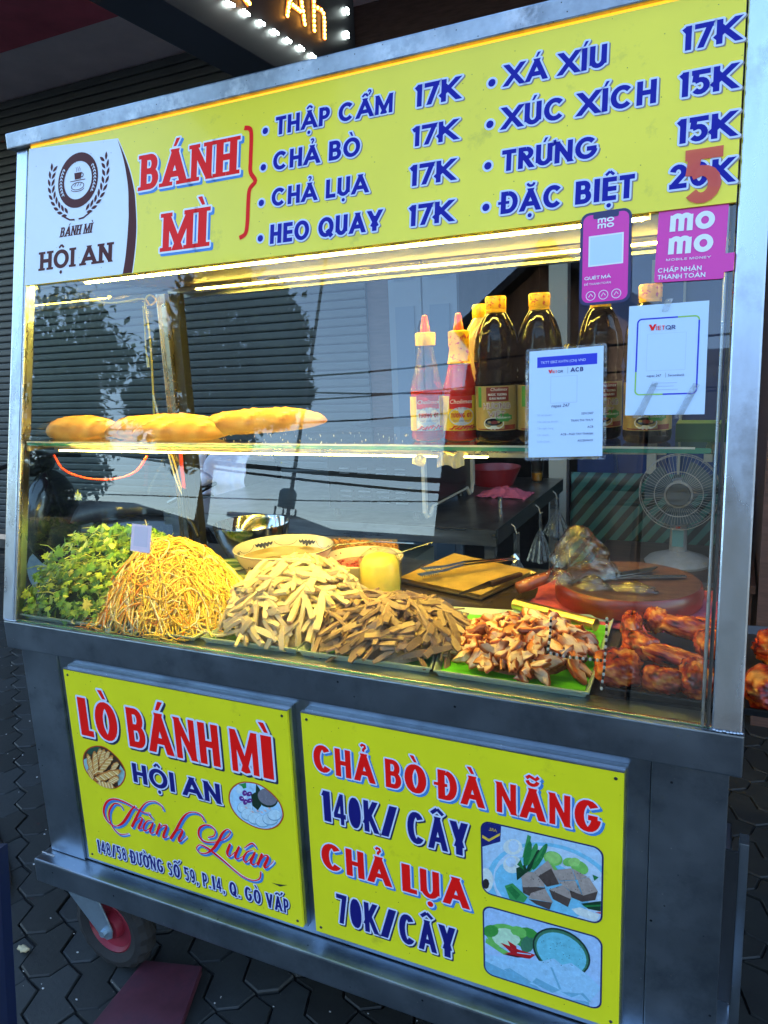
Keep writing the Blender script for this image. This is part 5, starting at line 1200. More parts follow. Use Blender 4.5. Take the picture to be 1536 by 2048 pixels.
PP = [strip_mesh('sausage_strip', R.uniform(.045, .085), R.uniform(.0095, .014), R.uniform(.005, .0075), R.uniform(-.001, .004), pale_m, i) for i in range(9)]
BP = [strip_mesh('sausage_strip', R.uniform(.055, .095), R.uniform(.009, .014), R.uniform(.004, .006), R.uniform(-.001, .005), brown_m, 20+i) for i in range(9)]
heap(PP, 295, .665, .195, .155, .165, .115, 'sausage_strip', 'pale sausage strip in the heap beside the shredded carrot', ('sausage', 'pale sausage strips'), p=1.35)
heap(BP, 270, .90, .165, .165, .135, .068, 'brown_sausage_strip', 'speckled brown sausage strip in the heap beside the pork', ('sausage', 'brown sausage strips'), rot=-.15, prefer=lambda x, y: atan2(y-.17, x-.9)+pi/2*(x > .93), p=1.2)
for o in PP+BP: bpy.data.objects.remove(o)
core = M('sausage_offcuts', (.55, .42, .30), .6, var=.3, scale=60, bump=.6, bscale=120)
o = MB().blob((.665, .20, .902), (.125, .135, .085), 8, lump=.3).build('offcut_mound', core, smooth='all'); tag(o, 'crumbly mound of offcuts under the pale sausage strips', 'offcuts', kind='stuff')
o = MB().blob((.90, .17, .902), (.13, .105, .05), 8, lump=.3).build('offcut_mound', core, smooth='all'); tag(o, 'crumbly mound of offcuts under the brown sausage strips', 'offcuts', kind='stuff')

# chopped grilled pork ----------------------------------------------
pork_m = M('grilled_pork', (.6, .4, .25), .35, ramp=[(0, (.86, .68, .56)), (.3, (.80, .54, .38)), (.5, (.60, .20, .06)), (.8, (.40, .07, .016)), (1, (.16, .022, .008))], spec=.6, sss=.1, bump=.4, bscale=200, var=.18, scale=90, objvar=.25)
def chunk(seed, L_, w_, t_):
    rr = random.Random(seed); mb = MB(); n, m_ = 6, 8; vs_ = []; bd = rr.uniform(-.35, .35)
    for j in range(n+1):
        th = pi*j/n
        for k in range(m_):
            q = 2*pi*k/m_; d = Vector((sin(th)*cos(q), sin(th)*sin(q), cos(th)))
            f = 1+.35*noise.noise(d*1.6+Vector((seed*3.1, 0, 0))); p_ = Vector((d.x*L_, d.y*w_, d.z*t_))*f; p_.z += bd*p_.x*p_.x/L_*2
            vs_.append(p_)
            red_ = max(0, d.y)*1.15+.30*noise.noise(d*2+Vector((0, seed, 0)))+(.35 if abs(d.x) > .85 else 0); mb.cr = min(1, max(.01, red_)); mb.v.append(p_); mb.r.append(mb.cr)
    for j in range(n):
        for k in range(m_): mb.f.append([j*m_+k, (j+1)*m_+k, (j+1)*m_+(k+1) % m_, j*m_+(k+1) % m_]); mb.m.append(0)
    return mb.build('pork_slice', pork_m, origin=False, smooth='all', weld=True)
def chunk(seed, L_, w_, t_):
    rr = random.Random(seed); mb = MB(); n = 14; bd = rr.uniform(-.004, .006); vs_ = []; rs = []
    out = [(cos(2*pi*k/n)*L_*(1+rr.uniform(-.22, .22)), sin(2*pi*k/n)*w_*(1+rr.uniform(-.25, .25))) for k in range(n)]
    skin = rr.random()*6.28
    for z, k_, c_ in ((-t_, .82, .5), (-t_*.3, 1.0, .75), (t_*.5, .98, .7), (t_, .80, .22), (t_*1.12, .4, .08)):
        for i, (a, b) in enumerate(out):
            vs_.append(Vector((a*k_, b*k_, z+bd*(a/L_)**2*1.5+rr.uniform(-.0005, .0005)))); sk = cos(2*pi*i/n-skin)
            rs.append(min(1, max(.01, c_+.35*max(0, sk)+rr.uniform(-.08, .08))))
    b0 = len(vs_); vs_ += [Vector((0, 0, t_*1.15)), Vector((0, 0, -t_))]; rs += [.05, .5]
    mb.v = vs_; mb.r = rs
    for j in range(4):
        for i in range(n): mb.f.append([j*n+i, j*n+(i+1) % n, (j+1)*n+(i+1) % n, (j+1)*n+i]); mb.m.append(0)
    for i in range(n): mb.f.append([4*n+i, 4*n+(i+1) % n, b0]); mb.m.append(0); mb.f.append([(i+1) % n, i, b0+1]); mb.m.append(0)
    return mb.build('pork_slice', pork_m, origin=False, smooth=True)
CPp = [chunk(i, R.uniform(.015, .028), R.uniform(.008, .015), R.uniform(.003, .006)) for i in range(14)]
heap(CPp, 200, 1.160, .170, .130, .130, .045, 'pork_slice', 'grilled pork slice in the chopped heap on the green tray', ('pork', 'chopped pork slices'), p=1.0, tilt=.6, scl=(.75, 1.2), sep=.62, zmin=.908)
for o in CPp: bpy.data.objects.remove(o)
o = MB().blob((1.165, .17, .900), (.095, .09, .026), 8, lump=.3).build('pork_crumbs', M('pork_crumbs', (.35, .14, .06), .6, var=.4, scale=90, bump=.7, bscale=150), smooth='all'); tag(o, 'bed of browned pork crumbs under the chopped slices', 'crumbs', kind='stuff')

# roast pieces ---------------------------------------------------------
roast_m = M('roast_glaze', (.45, .12, .03), .25, ramp=[(0, (.74, .28, .05)), (.28, (.56, .10, .014)), (.52, (.32, .022, .007)), (.8, (.09, .007, .004)), (1, (.03, .004, .003))], spec=.5, coat=.12, bump=.6, bscale=90, var=.3, scale=45)
RP = [((1.335, .105, .93), (.036, .048, .024), .3, 'glossy roast meat lump at the front left corner of the black tray'), ((1.405, .085, .928), (.032, .022, .02), -.1, 'pale fronted roast piece in front, right of the corner lump'),
      ((1.455, .10, .932), (.026, .042, .026), .1, 'dark red roast piece pressed against the right post inside'), ((1.36, .20, .934), (.022, .034, .024), .9, 'bent strip of roast meat behind the corner lump'),
      ((1.415, .165, .935), (.055, .016, .016), -.35, 'long orange rib strip crossing the middle of the black tray'), ((1.335, .275, .94), (.018, .04, .026), .1, 'upright orange roast end at the rear left of the tray'),
      ((1.375, .31, .945), (.022, .022, .022), .3, 'small browned roast knob at the very back'), ((1.435, .29, .945), (.052, .02, .02), -.1, 'long roast rib at the back with a pale cut side'),
      ((1.475, .235, .94), (.03, .03, .024), .5, 'crumpled dark roast piece right of the middle'), ((1.565, .10, .932), (.04, .055, .026), -.2, 'orange roast lump jutting out beyond the right post'),
      ((1.585, .24, .94), (.045, .05, .026), .4, 'dark roast piece at the far right behind the orange lump')]
for i, (c, r_, a, lb) in enumerate(RP):
    n, m_ = 30, 48; mb = MB(); M_ = Matrix.Rotation(a, 3, 'Z')
    for j in range(n+1):
        t_ = pi*j/n
        for k in range(m_):
            q = 2*pi*k/m_; d = Vector((sin(t_)*cos(q), sin(t_)*sin(q), cos(t_)))
            f = 1.04+.18*noise.noise(d*1.5+Vector((i*5.3, 1, 0)))+.12*noise.noise(d*4+Vector((i, 7, 0)))+.09*noise.noise(d*9+Vector((i, 7, 0)))+.05*noise.noise(d*19+Vector((i, 7, 0))); f *= (max(abs(d.x), abs(d.y), abs(d.z)))**-.25
            mb.v.append(Vector(c)+M_ @ Vector((d.x*r_[0], d.y*r_[1], d.z*r_[2]))*f); mb.r.append(min(1, max(.01, .42+.65*noise.noise(d*1.8+Vector((i*2.7, 0, 4)))+.35*noise.noise(d*6+Vector((i*2.7, 0, 4))))))
    for j in range(n):
        for k in range(m_): mb.f.append([j*m_+k, (j+1)*m_+k, (j+1)*m_+(k+1) % m_, j*m_+(k+1) % m_]); mb.m.append(0)
    o = mb.build('roast_piece', roast_m, smooth='all'); tag(o, lb, 'roast meat')

# bowls, tins -----------------------------------------------------------
def openbowl(name, lb, c, prof_o, th, mats, cat, n=40, rim=None):
    t = thing(name, lb, cat, c); pi_ = [(max(.001, r-th), z+(th if i == 0 else 0)) for i, (r, z) in enumerate(prof_o)]
    MB().lathe([(.001, prof_o[0][1])]+prof_o+[(prof_o[-1][0]-th*.5, prof_o[-1][1]+th*.4)]+pi_[::-1]+[(.001, pi_[0][1])], c, n, caps=(False, False)).build('bowl', mats, t, smooth=True)
    return t
openbowl('steel_bowl', 'shiny stainless steel mixing bowl at the back beside the rear post', (.268, .60, .897), [(.05, 0), (.075, .02), (.098, .07), (.108, .112)], .0015, M('bowl_steel', (.7, .68, .62), .12, 1), 'bowl')
c = (.482, .43, .893); cer = M('glazed_ceramic', (.72, .66, .54), .2, var=.04, scale=10, coat=.4); cob = M('cobalt_brush', (.03, .035, .09), .35)
t = openbowl('ceramic_bowl', 'white ceramic bowl with dark painted cloud scallops, full of broth', c, [(.055, 0), (.065, .008), (.095, .045), (.118, .085), (.126, .104)], .004, cer, 'bowl')
broth = M('amber_broth', (.40, .26, .05), .08, coat=.6); MB().lathe([(.001, .078), (.109, .078)], c, 36, caps=(False, False)).build('broth', broth, t)
mb = MB()
def bowlpt(q, z, o): # outer wall radius at height
    pr = [(.055, 0), (.065, .008), (.095, .045), (.118, .085), (.126, .104)]
    for (r0, z0), (r1, z1) in zip(pr, pr[1:]):
        if z0 <= z <= z1: r_ = r0+(r1-r0)*(z-z0)/(z1-z0); break
    else: r_ = .126
    r_ += o; return Vector(c)+Vector((r_*cos(q), r_*sin(q), z))
for k in range(12):
    q0 = k*2*pi/12
    for side, zc in ((.0006, .080), (-.0047, .094)):
        dark_ = k % 2
        if dark_:
            for lob in (-.17, -.085, 0, .085, .17):
                h_ = .017-abs(lob)*.04; P_ = [bowlpt(q0+lob, zc-.004, side)]+[bowlpt(q0+lob+.055*cos(a), zc+(h_)*sin(a)*(1 if side < 0 else 1)*(-1 if side > 0 else -1), side) for a in [pi*i/6 for i in range(7)]]
                mb.add(P_, [(0, i, i+1) for i in range(1, 7)])
        else:
            arcp = [bowlpt(q0+.26*cos(a), zc-.012*sin(a)-.002, side) for a in [pi*i/12 for i in range(13)]]
            mb.tube(arcp, .0007, 4)
mb.tube([bowlpt(2*pi*i/40, .1035, .0008) for i in range(40)], .0011, 5, closed=True)
mb.build('painted_scallops', cob, t)
# fried minced meat in a steel tin
t = thing('steel_tin', 'shallow steel tin of fried minced meat behind the ceramic bowl', 'tin', (.60, .63, .90))
cs = [(.49, .555), (.725, .60), (.665, .72), (.42, .70)]; ct = (sum(a for a, b in cs)/4, sum(b for a, b in cs)/4); ins = lambda k, z: [Vector((ct[0]+(x-ct[0])*k, ct[1]+(y-ct[1])*k, z)) for x, y in cs]
MB().add(ins(.9, .9)+ins(1, .955)+ins(.985, .957)+ins(.88, .903), [(a*4+i, a*4+(i+1) % 4, (a+1)*4+(i+1) % 4, (a+1)*4+i) for a in range(3) for i in range(4)]+[(3, 2, 1, 0), (12, 13, 14, 15)]).build('tin', steel, t)
mm = M('fried_mince', (.45, .2, .06), .5, ramp=[(0, (.28, .10, .03)), (.5, (.50, .22, .06)), (1, (.68, .36, .12))], spec=.6)
mb = MB()
for i in range(900):
    a, b_ = R.random(), R.random(); P_ = [(1-a)*(1-b_), a*(1-b_), a*b_, (1-a)*b_]; x = sum(P_[k]*(ct[0]+(cs[k][0]-ct[0])*.95) for k in range(4)); y = sum(P_[k]*(ct[1]+(cs[k][1]-ct[1])*.93) for k in range(4)); mb.cr = max(.01, R.random())
    mb.blob((x, y, .944+R.uniform(-.003, .006)), (R.uniform(.003, .006),)*3, 3, lump=.5, sd=i)
mb.build('minced_meat', mm, t)
MB().box((ct[0]-.12, ct[1]-.055, .92), (ct[0]+.10, ct[1]+.055, .941)).build('meat_bed', M('mince_bed', (.3, .12, .04), .6), t)
o = MB().tube([at(590, 1098, 'z', .955), (.62, .66, .962), tuple(at(828, 1087, 'z', .985))], [.005, .0018, .0018], 6).build('steel_spoon', steel); tag(o, 'thin steel spoon handle sticking out of the minced meat tin', 'spoon')
# chilli bowl
c = (.69, .455, .897); cw = M('cream_ceramic', (.74, .64, .46), .25, coat=.4)
t = openbowl('chilli_bowl', 'cream bowl of red chilli sauce between broth bowl and yellow wrapped block', c, [(.05, 0), (.06, .01), (.085, .045), (.10, .082)], .004, cw, 'bowl')
MB().lathe([(.001, .060), (.087, .060)], c, 30, caps=(False, False)).build('chilli_sauce', M('chilli_paste', (.42, .03, .01), .2, var=.5, scale=60, coat=.5, bump=.6, bscale=90), t)
mb = MB()
for i in range(70):
    q = R.uniform(0, 6.28); r_ = R.uniform(.0, .08); mb.blob(tuple(Vector(c)+Vector((r_*cos(q), r_*sin(q), .061))), (.004, .003, .002), 4, lump=.4, sd=i)
for i in range(40):
    q = R.uniform(0, 6.28); z = R.uniform(.062, .079); r_ = .0825+(z-.045)*.35; mb.blob(tuple(Vector(c)+Vector((r_*cos(q), r_*sin(q), z))), (.0022,)*3, 3)
mb.build('chilli_flakes', M('chilli_flake', (.3, .02, .01), .4), t)
o = MB().tube([tuple(Vector(c)+Vector((.02, .03, .065))), tuple(at(866, 1084, 'z', 1.02))], [.002, .0016], 6).build('steel_spoon', steel); tag(o, 'slim spoon handle leaning out of the red chilli bowl', 'spoon')
# yellow block in film
c = Vector((.79, .345, .915)); by = M('yellow_butter', (.88, .70, .12), .35, var=.1, scale=30, sss=.2, bump=.5, bscale=35)
t = thing('wrapped_block', 'round yellow block wrapped in clear film standing behind the sausage strips', 'wrapped food', tuple(c))
MB().lathe([(.030, 0), (.040, .012), (.044, .04), (.043, .085), (.034, .100), (.018, .106), (.002, .104)], tuple(c), 28, fn=lambda q, z: 1+.035*sin(q*5+z*40)+.02*sin(q*11)).build('block', by, t, smooth='all')
MB().lathe([(.036, -.004), (.044, .01), (.048, .04), (.047, .088), (.040, .106), (.024, .118), (.004, .112)], tuple(c), 40, fn=lambda q, z: 1+.03*sin(q*7+z*70)+.025*sin(q*17+z*30)).build('clear_film', clear_film('food_film', gain=.8, add=.02), t, smooth='all')
# bamboo tray, tongs, knife
cs = [(.745, .518), (.992, .444), (1.06, .683), (.80, .795)]
t = tray('steel rimmed tray lined with yellow bamboo slats, in the middle', cs, M('tray_steel', (.45, .42, .36), .3, .9), steel_warm, h=.008, name='bamboo_tray')
bam = M('bamboo_slat', (.55, .36, .08), .4, var=.25, scale=20, st=(1, 1, 1)); mats_ = []
A, B_, C_, D_ = [Vector((x, y, .9105)) for x, y in cs]; first = None; NS = 46
for i in range(NS):
    u0, u1 = .03+.94*i/NS, .03+.94*(i+.82)/NS; q = [A.lerp(B_, u0).lerp(D_.lerp(C_, u0), .04), A.lerp(B_, u1).lerp(D_.lerp(C_, u1), .04), A.lerp(B_, u1).lerp(D_.lerp(C_, u1), .96), A.lerp(B_, u0).lerp(D_.lerp(C_, u0), .96)]
    z_ = Vector((0, 0, .002)); m1 = (q[0]+q[1])/2+Vector((0, 0, .0026)); m2 = (q[2]+q[3])/2+Vector((0, 0, .0026))
    MB().add([q[0], q[1], q[2], q[3], m1, m2], [(0, 1, 4), (1, 2, 5, 4), (2, 3, 5), (3, 0, 4, 5), (3, 2, 1, 0)]).build('slat', bam, t)
def blade_box(p0, p1, w0, w1, h0, h1, up=Vector((0, 0, 1))):
    p0, p1 = Vector(p0), Vector(p1); d = (p1-p0).normalized(); s_x = d.cross(up).normalized(); u = s_x.cross(d)
    return [p+s_x*a*w_/2+u*b*h_/2 for p, w_, h_ in ((p0, w0, h0), (p1, w1, h1)) for a, b in ((-1, -1), (1, -1), (1, 1), (-1, 1))]
BF = [(3, 2, 1, 0), (4, 5, 6, 7), (0, 1, 5, 4), (1, 2, 6, 5), (2, 3, 7, 6), (3, 0, 4, 7)]
tt = M('tong_steel', (.68, .7, .74), .18, 1)
t = thing('kitchen_tongs', 'steel kitchen tongs lying across the bamboo tray', 'tongs', (.9, .63, .914))
K0, K1 = at(1027, 1118, 'z', .93), at(838, 1150, 'z', .93); K2 = at(845, 1138, 'z', .945)
for a, nm in ((K1, 0), (K2, .012)):
    mid_ = K0.lerp(a, .55)+Vector((0, 0, .006)); mb = MB().add(blade_box(K0+Vector((0, 0, nm*.3)), mid_, .012, .013, .002, .002), BF).add(blade_box(mid_, K0.lerp(a, .75), .013, .017, .002, .002), BF).add(blade_box(K0.lerp(a, .75), a, .017, .024, .002, .002), BF)
    d_v = (a-K0).normalized(); sd_v = d_v.cross(Vector((0, 0, 1)))
    for k in range(8):
        for s__ in (-1, 1): mb.blob(tuple(a-d_v*(.004+k*.006)+sd_v*s__*.0115+Vector((0, 0, -.002))), (.0022, .0022, .004), 3)
    mb.build('arm', tt, t)
MB().tube([K0+Vector((0, 0, -.008)), K0+Vector((.010, .002, 0)), K0+Vector((0, 0, .012))], .006, 6).build('hinge', tt, t)
t = thing('paring_knife', 'small knife with a dark wooden handle lying on the bamboo tray', 'knife', tuple(at(1000, 1165, 'z', .914)))
a, b_, c_ = at(1042, 1148, 'z', .921), at(980, 1168, 'z', .919), at(918, 1188, 'z', .917)
MB().add(blade_box(a, b_, .012, .016, .010, .011), BF).build('handle', M('dark_wood_handle', (.05, .025, .012), .4), t, bevel=.002)
MB().add(blade_box(b_, c_, .0016, .001, .016, .004), BF).build('blade', M('dull_blade', (.12, .12, .12), .3, .9), t)
for k in (.25, .5, .75): MB().blob(tuple(a.lerp(b_, k)+Vector((0, -.001, .0055))), (.0014,)*3, 4).build('rivet', tt, t)
# dark counter mat, chopping board, towel, cleaver
MB().box((.745, .40, .8972), (1.47, .70, .8985)).build('counter_stain', M('greasy_counter', (.045, .03, .02), .18, var=.5, scale=12, spec=.8, spots=[((.3, .28, .24), 70, .05)]), cart)
o = MB().grid(lambda u, v: (1.09+.40*u+.01*sin(v*5), .385+.28*v+.03*sin(u*6+1)*(1-v), .900+.0035*(1+sin(u*23+v*9)*.6+sin(v*31)*.4)), 40, 26)
tw = o.build('pink_towel', M('pink_towelling', (.42, .06, .10), .9, var=.2, scale=80, bump=.9, bscale=400), smooth='all'); tw.modifiers.new('th', 'SOLIDIFY').thickness = .003; tag(tw, 'pink towel spread under the round chopping board', 'towel')
wood = M('red_brown_wood', (.17, .014, .008), .35, var=.35, scale=7, st=(1, 1, 5), coat=.2, dirt=((.10, .03, .015), 20, .55, .8)); woodtop = M('worn_board_top', (.09, .04, .028), .4, var=.5, scale=18, st=(1, 5, 1), dirt=((.20, .13, .10), 10, .55, .75), coat=.1)
bc = (1.295, .535, .905); t = thing('chopping_board', 'thick round red brown chopping board on the pink towel', 'chopping board', bc)
RB_ = .152
MB().lathe([(RB_-.006, 0), (RB_, .004), (RB_+.002, .022), (RB_, .042), (RB_-.004, .046)], bc, 56, caps=(True, False)).build('block', wood, t, smooth=True)
MB().lathe([(.001, .046), (RB_-.004, .046)], bc, 56, caps=(False, False)).build('cut_surface', woodtop, t)
cl = thing('cleaver', 'broad bladed cleaver with a red wooden handle resting on the chopping board', 'cleaver', tuple(at(1200, 1165, 'z', .955)))
h0, h1 = at(1036, 1176, 'z', .935), at(1112, 1148, 'z', .953); b1, b2 = at(1135, 1170, 'z', .956), at(1312, 1146, 'z', .957)
MB().tube([h0, h0.lerp(h1, .3), h0.lerp(h1, .7), h1], [.013, .015, .013, .011], 12).build('handle', M('cleaver_wood', (.30, .075, .03), .3, var=.3, scale=30, coat=.4), cl, smooth='all')
MB().add([b1+Vector((0, 0, .002)), b1+Vector((.02, .045, .002)), b2+Vector((0, .04, .002)), b2+Vector((-.01, 0, .002)), b1+Vector((0, 0, .0045)), b1+Vector((.02, .045, .0045)), b2+Vector((0, .04, .0045)), b2+Vector((-.01, 0, .003))], BF).build('blade', M('cleaver_steel', (.20, .20, .2), .3, .9, var=.3), cl)
for k in range(6): MB().blob(tuple(h0.lerp(h1, .1+k*.15)+Vector((R.uniform(-.006, .006), -.004, .0125))), (.0016,)*3, 4).build('crumb', white, cl)
o = MB().add(blade_box(at(1195, 1155, 'z', .955), at(1372, 1152, 'z', .958), .03, .016, .002, .001), BF).build('thin_knife', M('thin_blade', (.3, .3, .3), .25, .9)); tag(o, 'thin knife blade lying across the back of the chopping board', 'knife')
# plastic bags on the board
film = clear_film('bag_film', gain=2.2, add=.07)
def bagmesh(c, r_, top, seed, nu=36, nv=18, sq=1.0, lean=(0, 0)):
    c = Vector(c)
    def f(u, v):
        q = 2*pi*u; z = v*top; w_ = (1-v)**.55*1.0+.12; d = Vector((cos(q), sin(q), v*2)); k = 1+.28*noise.noise(d*2.3+Vector((seed, 0, 0)))+.10*noise.noise(d*7+Vector((seed, 2, 0)))
        return c+Vector((cos(q)*r_[0]*w_*k+lean[0]*v, sin(q)*r_[1]*w_*k+lean[1]*v, z+.004*noise.noise(d*6)))
    return MB().grid(f, nu, nv)
o = bagmesh((1.20, .53, .955), (.068, .045), .112, 3, lean=(-.012, .0)).build('plastic_bag', film, smooth='all'); tag(o, 'clear plastic bag standing crumpled on the chopping board', 'bag')
for c_, r_, tp, sd_, lb in (((1.165, .465, .955), (.028, .022), .03, 9, 'small knotted plastic ball at the left edge of the chopping board'), ((1.235, .445, .955), (.034, .02), .025, 12, 'second small plastic knot in front of the standing bag'), ((1.315, .45, .955), (.05, .018), .016, 15, 'flattened strip of clear plastic lying on the board front')):
    o = bagmesh(c_, r_, tp, sd_, 24, 8).build('plastic_scrap', film, smooth='all'); tag(o, lb, 'plastic')
# brass coloured tube, dashed cord
g0, g1 = at(1030, 1208, 'z', .925), at(1192, 1250, 'z', .925)
o = MB().tube([g0, g0.lerp(g1, .5), g1], [.0125, .0125, .0125], 16).build('brass_tube', M('brushed_brass', (.62, .48, .22), .28, 1, var=.2), smooth=True); tag(o, 'pale brass coloured tube lying behind the chopped pork', 'tube')
def twist(pts, nm, lb):
    """two-ply cord: white and black beads in turn"""
    L_ = []; t = thing(nm, lb, 'cord', tuple(pts[0]))
    for a, b_ in zip(pts, pts[1:]):
        a, b_ = Vector(a), Vector(b_); n = max(2, int((b_-a).length/.0048)); L_ += [a.lerp(b_, i/n) for i in range(n)]
    for mi, (nm2, mt) in enumerate((('white_ply', white), ('black_ply', black))):
        mb = MB()
        for i, p_ in enumerate(L_):
            if i % 2 == mi: mb.blob(tuple(p_), (.0024, .0024, .0030), 4)
        mb.build(nm2, mt, t)
gp_ = lambda x, y: GLASS.P(*GLASS.px(x, y), -.014)
twist([gp_(1211, 1240), gp_(1209, 1290), gp_(1205, 1345), gp_(1199, 1388)], 'beaded_cord', 'black and white beaded cord hanging inside the glass beside the black tray')
twist([gp_(1098, 1238), gp_(1096, 1275), gp_(1091, 1308), gp_(1130, 1317), gp_(1170, 1321), gp_(1206, 1325)], 'beaded_cord', 'black and white beaded cord looping over the chopped pork')

# ================================================================== SHELF: BREAD AND BOTTLES
crust = M('bread_crust', (.62, .30, .07), .5, ramp=[(0, (.34, .12, .025)), (.4, (.62, .30, .07)), (.75, (.74, .46, .16)), (1, (.86, .72, .46))], bump=.4, bscale=120, var=.12, scale=20)
def baguette(lb, c, L_, r_, yaw, roll, seed, slashes=4, flat_=.98, tilt=0):
    n, m_ = 44, 22; mb = MB(); M_ = Matrix.Rotation(yaw, 3, 'Z') @ Matrix.Rotation(-tilt, 3, 'Y'); c = Vector(c)
    sl_ = [(-.36+.72*k/(slashes-1)) for k in range(slashes)]
    for i in range(n+1):
        u = i/n*2-1; rr = (1-abs(u)**2.6)**.62*(1+.05*noise.noise(Vector((u*3, seed, 0)))); rr = max(rr, .02)
        for k in range(m_):
            q = 2*pi*k/m_; ny, nz_ = cos(q), sin(q); cut = 0; tone = .45+.28*noise.noise(Vector((u*4, ny*2, nz_*2+seed)))
            for s__ in sl_:
                s_pos = (u*.5-s__)-.20*(ny+.0)*1; dd = s_pos*L_; ang = max(0, nz_+.15)
                g = exp(-(dd/.009)**2); e2 = exp(-((dd-.016)/.007)**2); cut += ang*(-.07*g+.07*e2); tone += ang*(.5*g-.5*e2)
            tone += .22*(nz_ < -.4)-.22*(abs(u) > .93)
            R_ = r_*rr*(1+cut); mb.v.append(c+M_ @ Vector((u*L_/2, ny*R_, (nz_*R_*flat_ if nz_ > -.5 else -.5*R_*flat_-.1*(nz_+.5)*-R_)+r_*.5*flat_))); mb.r.append(min(1, max(.01, tone)))
    for i in range(n):
        for k in range(m_): mb.f.append([i*m_+k, (i+1)*m_+k, (i+1)*m_+(k+1) % m_, i*m_+(k+1) % m_]); mb.m.append(0)
    o = mb.build('bread_loaf', crust, smooth='all'); tag(o, lb, 'bread'); return o
baguette('short plump bread roll at the left end of the glass shelf', (.145, .155, SZ), .205, .036, .10, 0, 1, 2)
baguette('tip of a bread roll poking out behind the leftmost roll', (.045, .21, SZ), .11, .022, 1.2, 0, 2, 2)
baguette('bread roll just right of the gap, its end pointing left', (.335, .18, SZ), .22, .035, .50, 0, 3, 3)
baguette('bread roll in the middle of the shelf pile, overlapped by the frontmost', (.395, .165, SZ), .24, .036, .42, 0, 4, 3)
baguette('front bread roll in the middle with three pale slashes', (.455, .125, SZ), .22, .031, .30, 0, 5, 3)
baguette('long pointed bread loaf lying on top at the right end of the pile', (.615, .175, SZ+.013), .30, .033, .14, 0, 6, 4, tilt=.035)
crumb = M('crumb', (.8, .7, .5), .8)
mb = MB()
for i in range(150): mb.blob((R.uniform(.08, .95), R.uniform(.10, .30), SZ+.001), (R.uniform(.0005, .0012),)*3, 3)
o = mb.build('bread_crumbs', crumb); tag(o, 'bread crumbs scattered over the glass shelf', 'crumbs', kind='stuff')

sauce = M('chilli_sauce', (.65, .010, .003), .12, spec=.6, coat=.6); pet = clear_film('clear_pet', gain=.9, add=.03)
soyl = M('soy_in_bottle', (.003, .003, .005), .05, spec=.28); capy = M('yellow_cap', (.92, .58, .01), .35, var=.05); capo = M('orange_nozzle', (.90, .07, .005), .35)
seal = M('printed_shrink_seal', (.92, .50, .02), .3, noisecol=[((.65, .10, .04), 120, .55, .6)])
lred = M('label_red', (.55, .015, .02), .3); lblue = M('label_pale_blue', (.42, .55, .78), .35); lyel = M('label_yellow', (.80, .55, .03), .35); lwhite = M('label_white', (.75, .75, .76), .35)
lgold = M('label_gold', (.42, .31, .12), .35, .2); ldark = M('label_maroon', (.22, .02, .02), .35); lpurp = M('label_plum', (.22, .04, .08), .35); lgreen = M('label_green', (.05, .30, .06), .35); oilm = M('cooking_oil', (.62, .42, .06), .1, coat=.5)
def face_dir(x, y): return atan2(CP.y-y, CP.x-x)
def wrapper(c, r_, ang, o=.0004):
    c = Vector(c)
    return lambda u, v: c+Vector(((r_+o)*cos(ang+u/r_), (r_+o)*sin(ang+u/r_), v))
def patch(mb, wf, poly, mi=0, sub=6):
    """a flat print area (uv polygon as a rectangle list) wrapped on the cylinder"""
    u0, v0, u1, v1 = poly
    mb.grid(lambda a, b: wf(u0+(u1-u0)*a, v0+(v1-v0)*b), sub, 1, mi)
def epatch(mb, wf, cu, cv, a, b, mi):
    P_ = ell(cu, cv, a, b, 18); vs_ = [wf(u, v) for u, v in P_]+[wf(cu, cv)]; mb.add(vs_, [(i, (i+1) % 18, 18) for i in range(18)], mi)
def wraptext(text, c, r_, ang, u, v, h, w_, mats, parent, tx=.2, out=.0, nm='label_lettering', o=.0008, shear=0):
    """stroke lettering centred at u wrapped round a bottle"""
    fl = Plane((0, 0, 0), (1, 0, 0), (0, 0, 1)); ob = lettering(fl, text, (u-w_/2, v), u+w_/2, v+h, mats, None, tx=tx, ty=tx*.9, out=out, uv=True, n0=.0, shear=shear, gap=.12)
    me = ob.data; loc_ = ob.location.copy(); base = wl(parent); c = Vector(c)
    for q in me.vertices:
        p_ = q.co+loc_; r2 = r_+o-p_.y*1.0; q.co = c+Vector((r2*cos(ang+p_.x/r_), r2*sin(ang+p_.x/r_), p_.z))-base
    ob.parent = parent; ob.location = (0, 0, 0); ob.name = nm; LOCS[ob.name] = Vector((0, 0, 0)); return ob
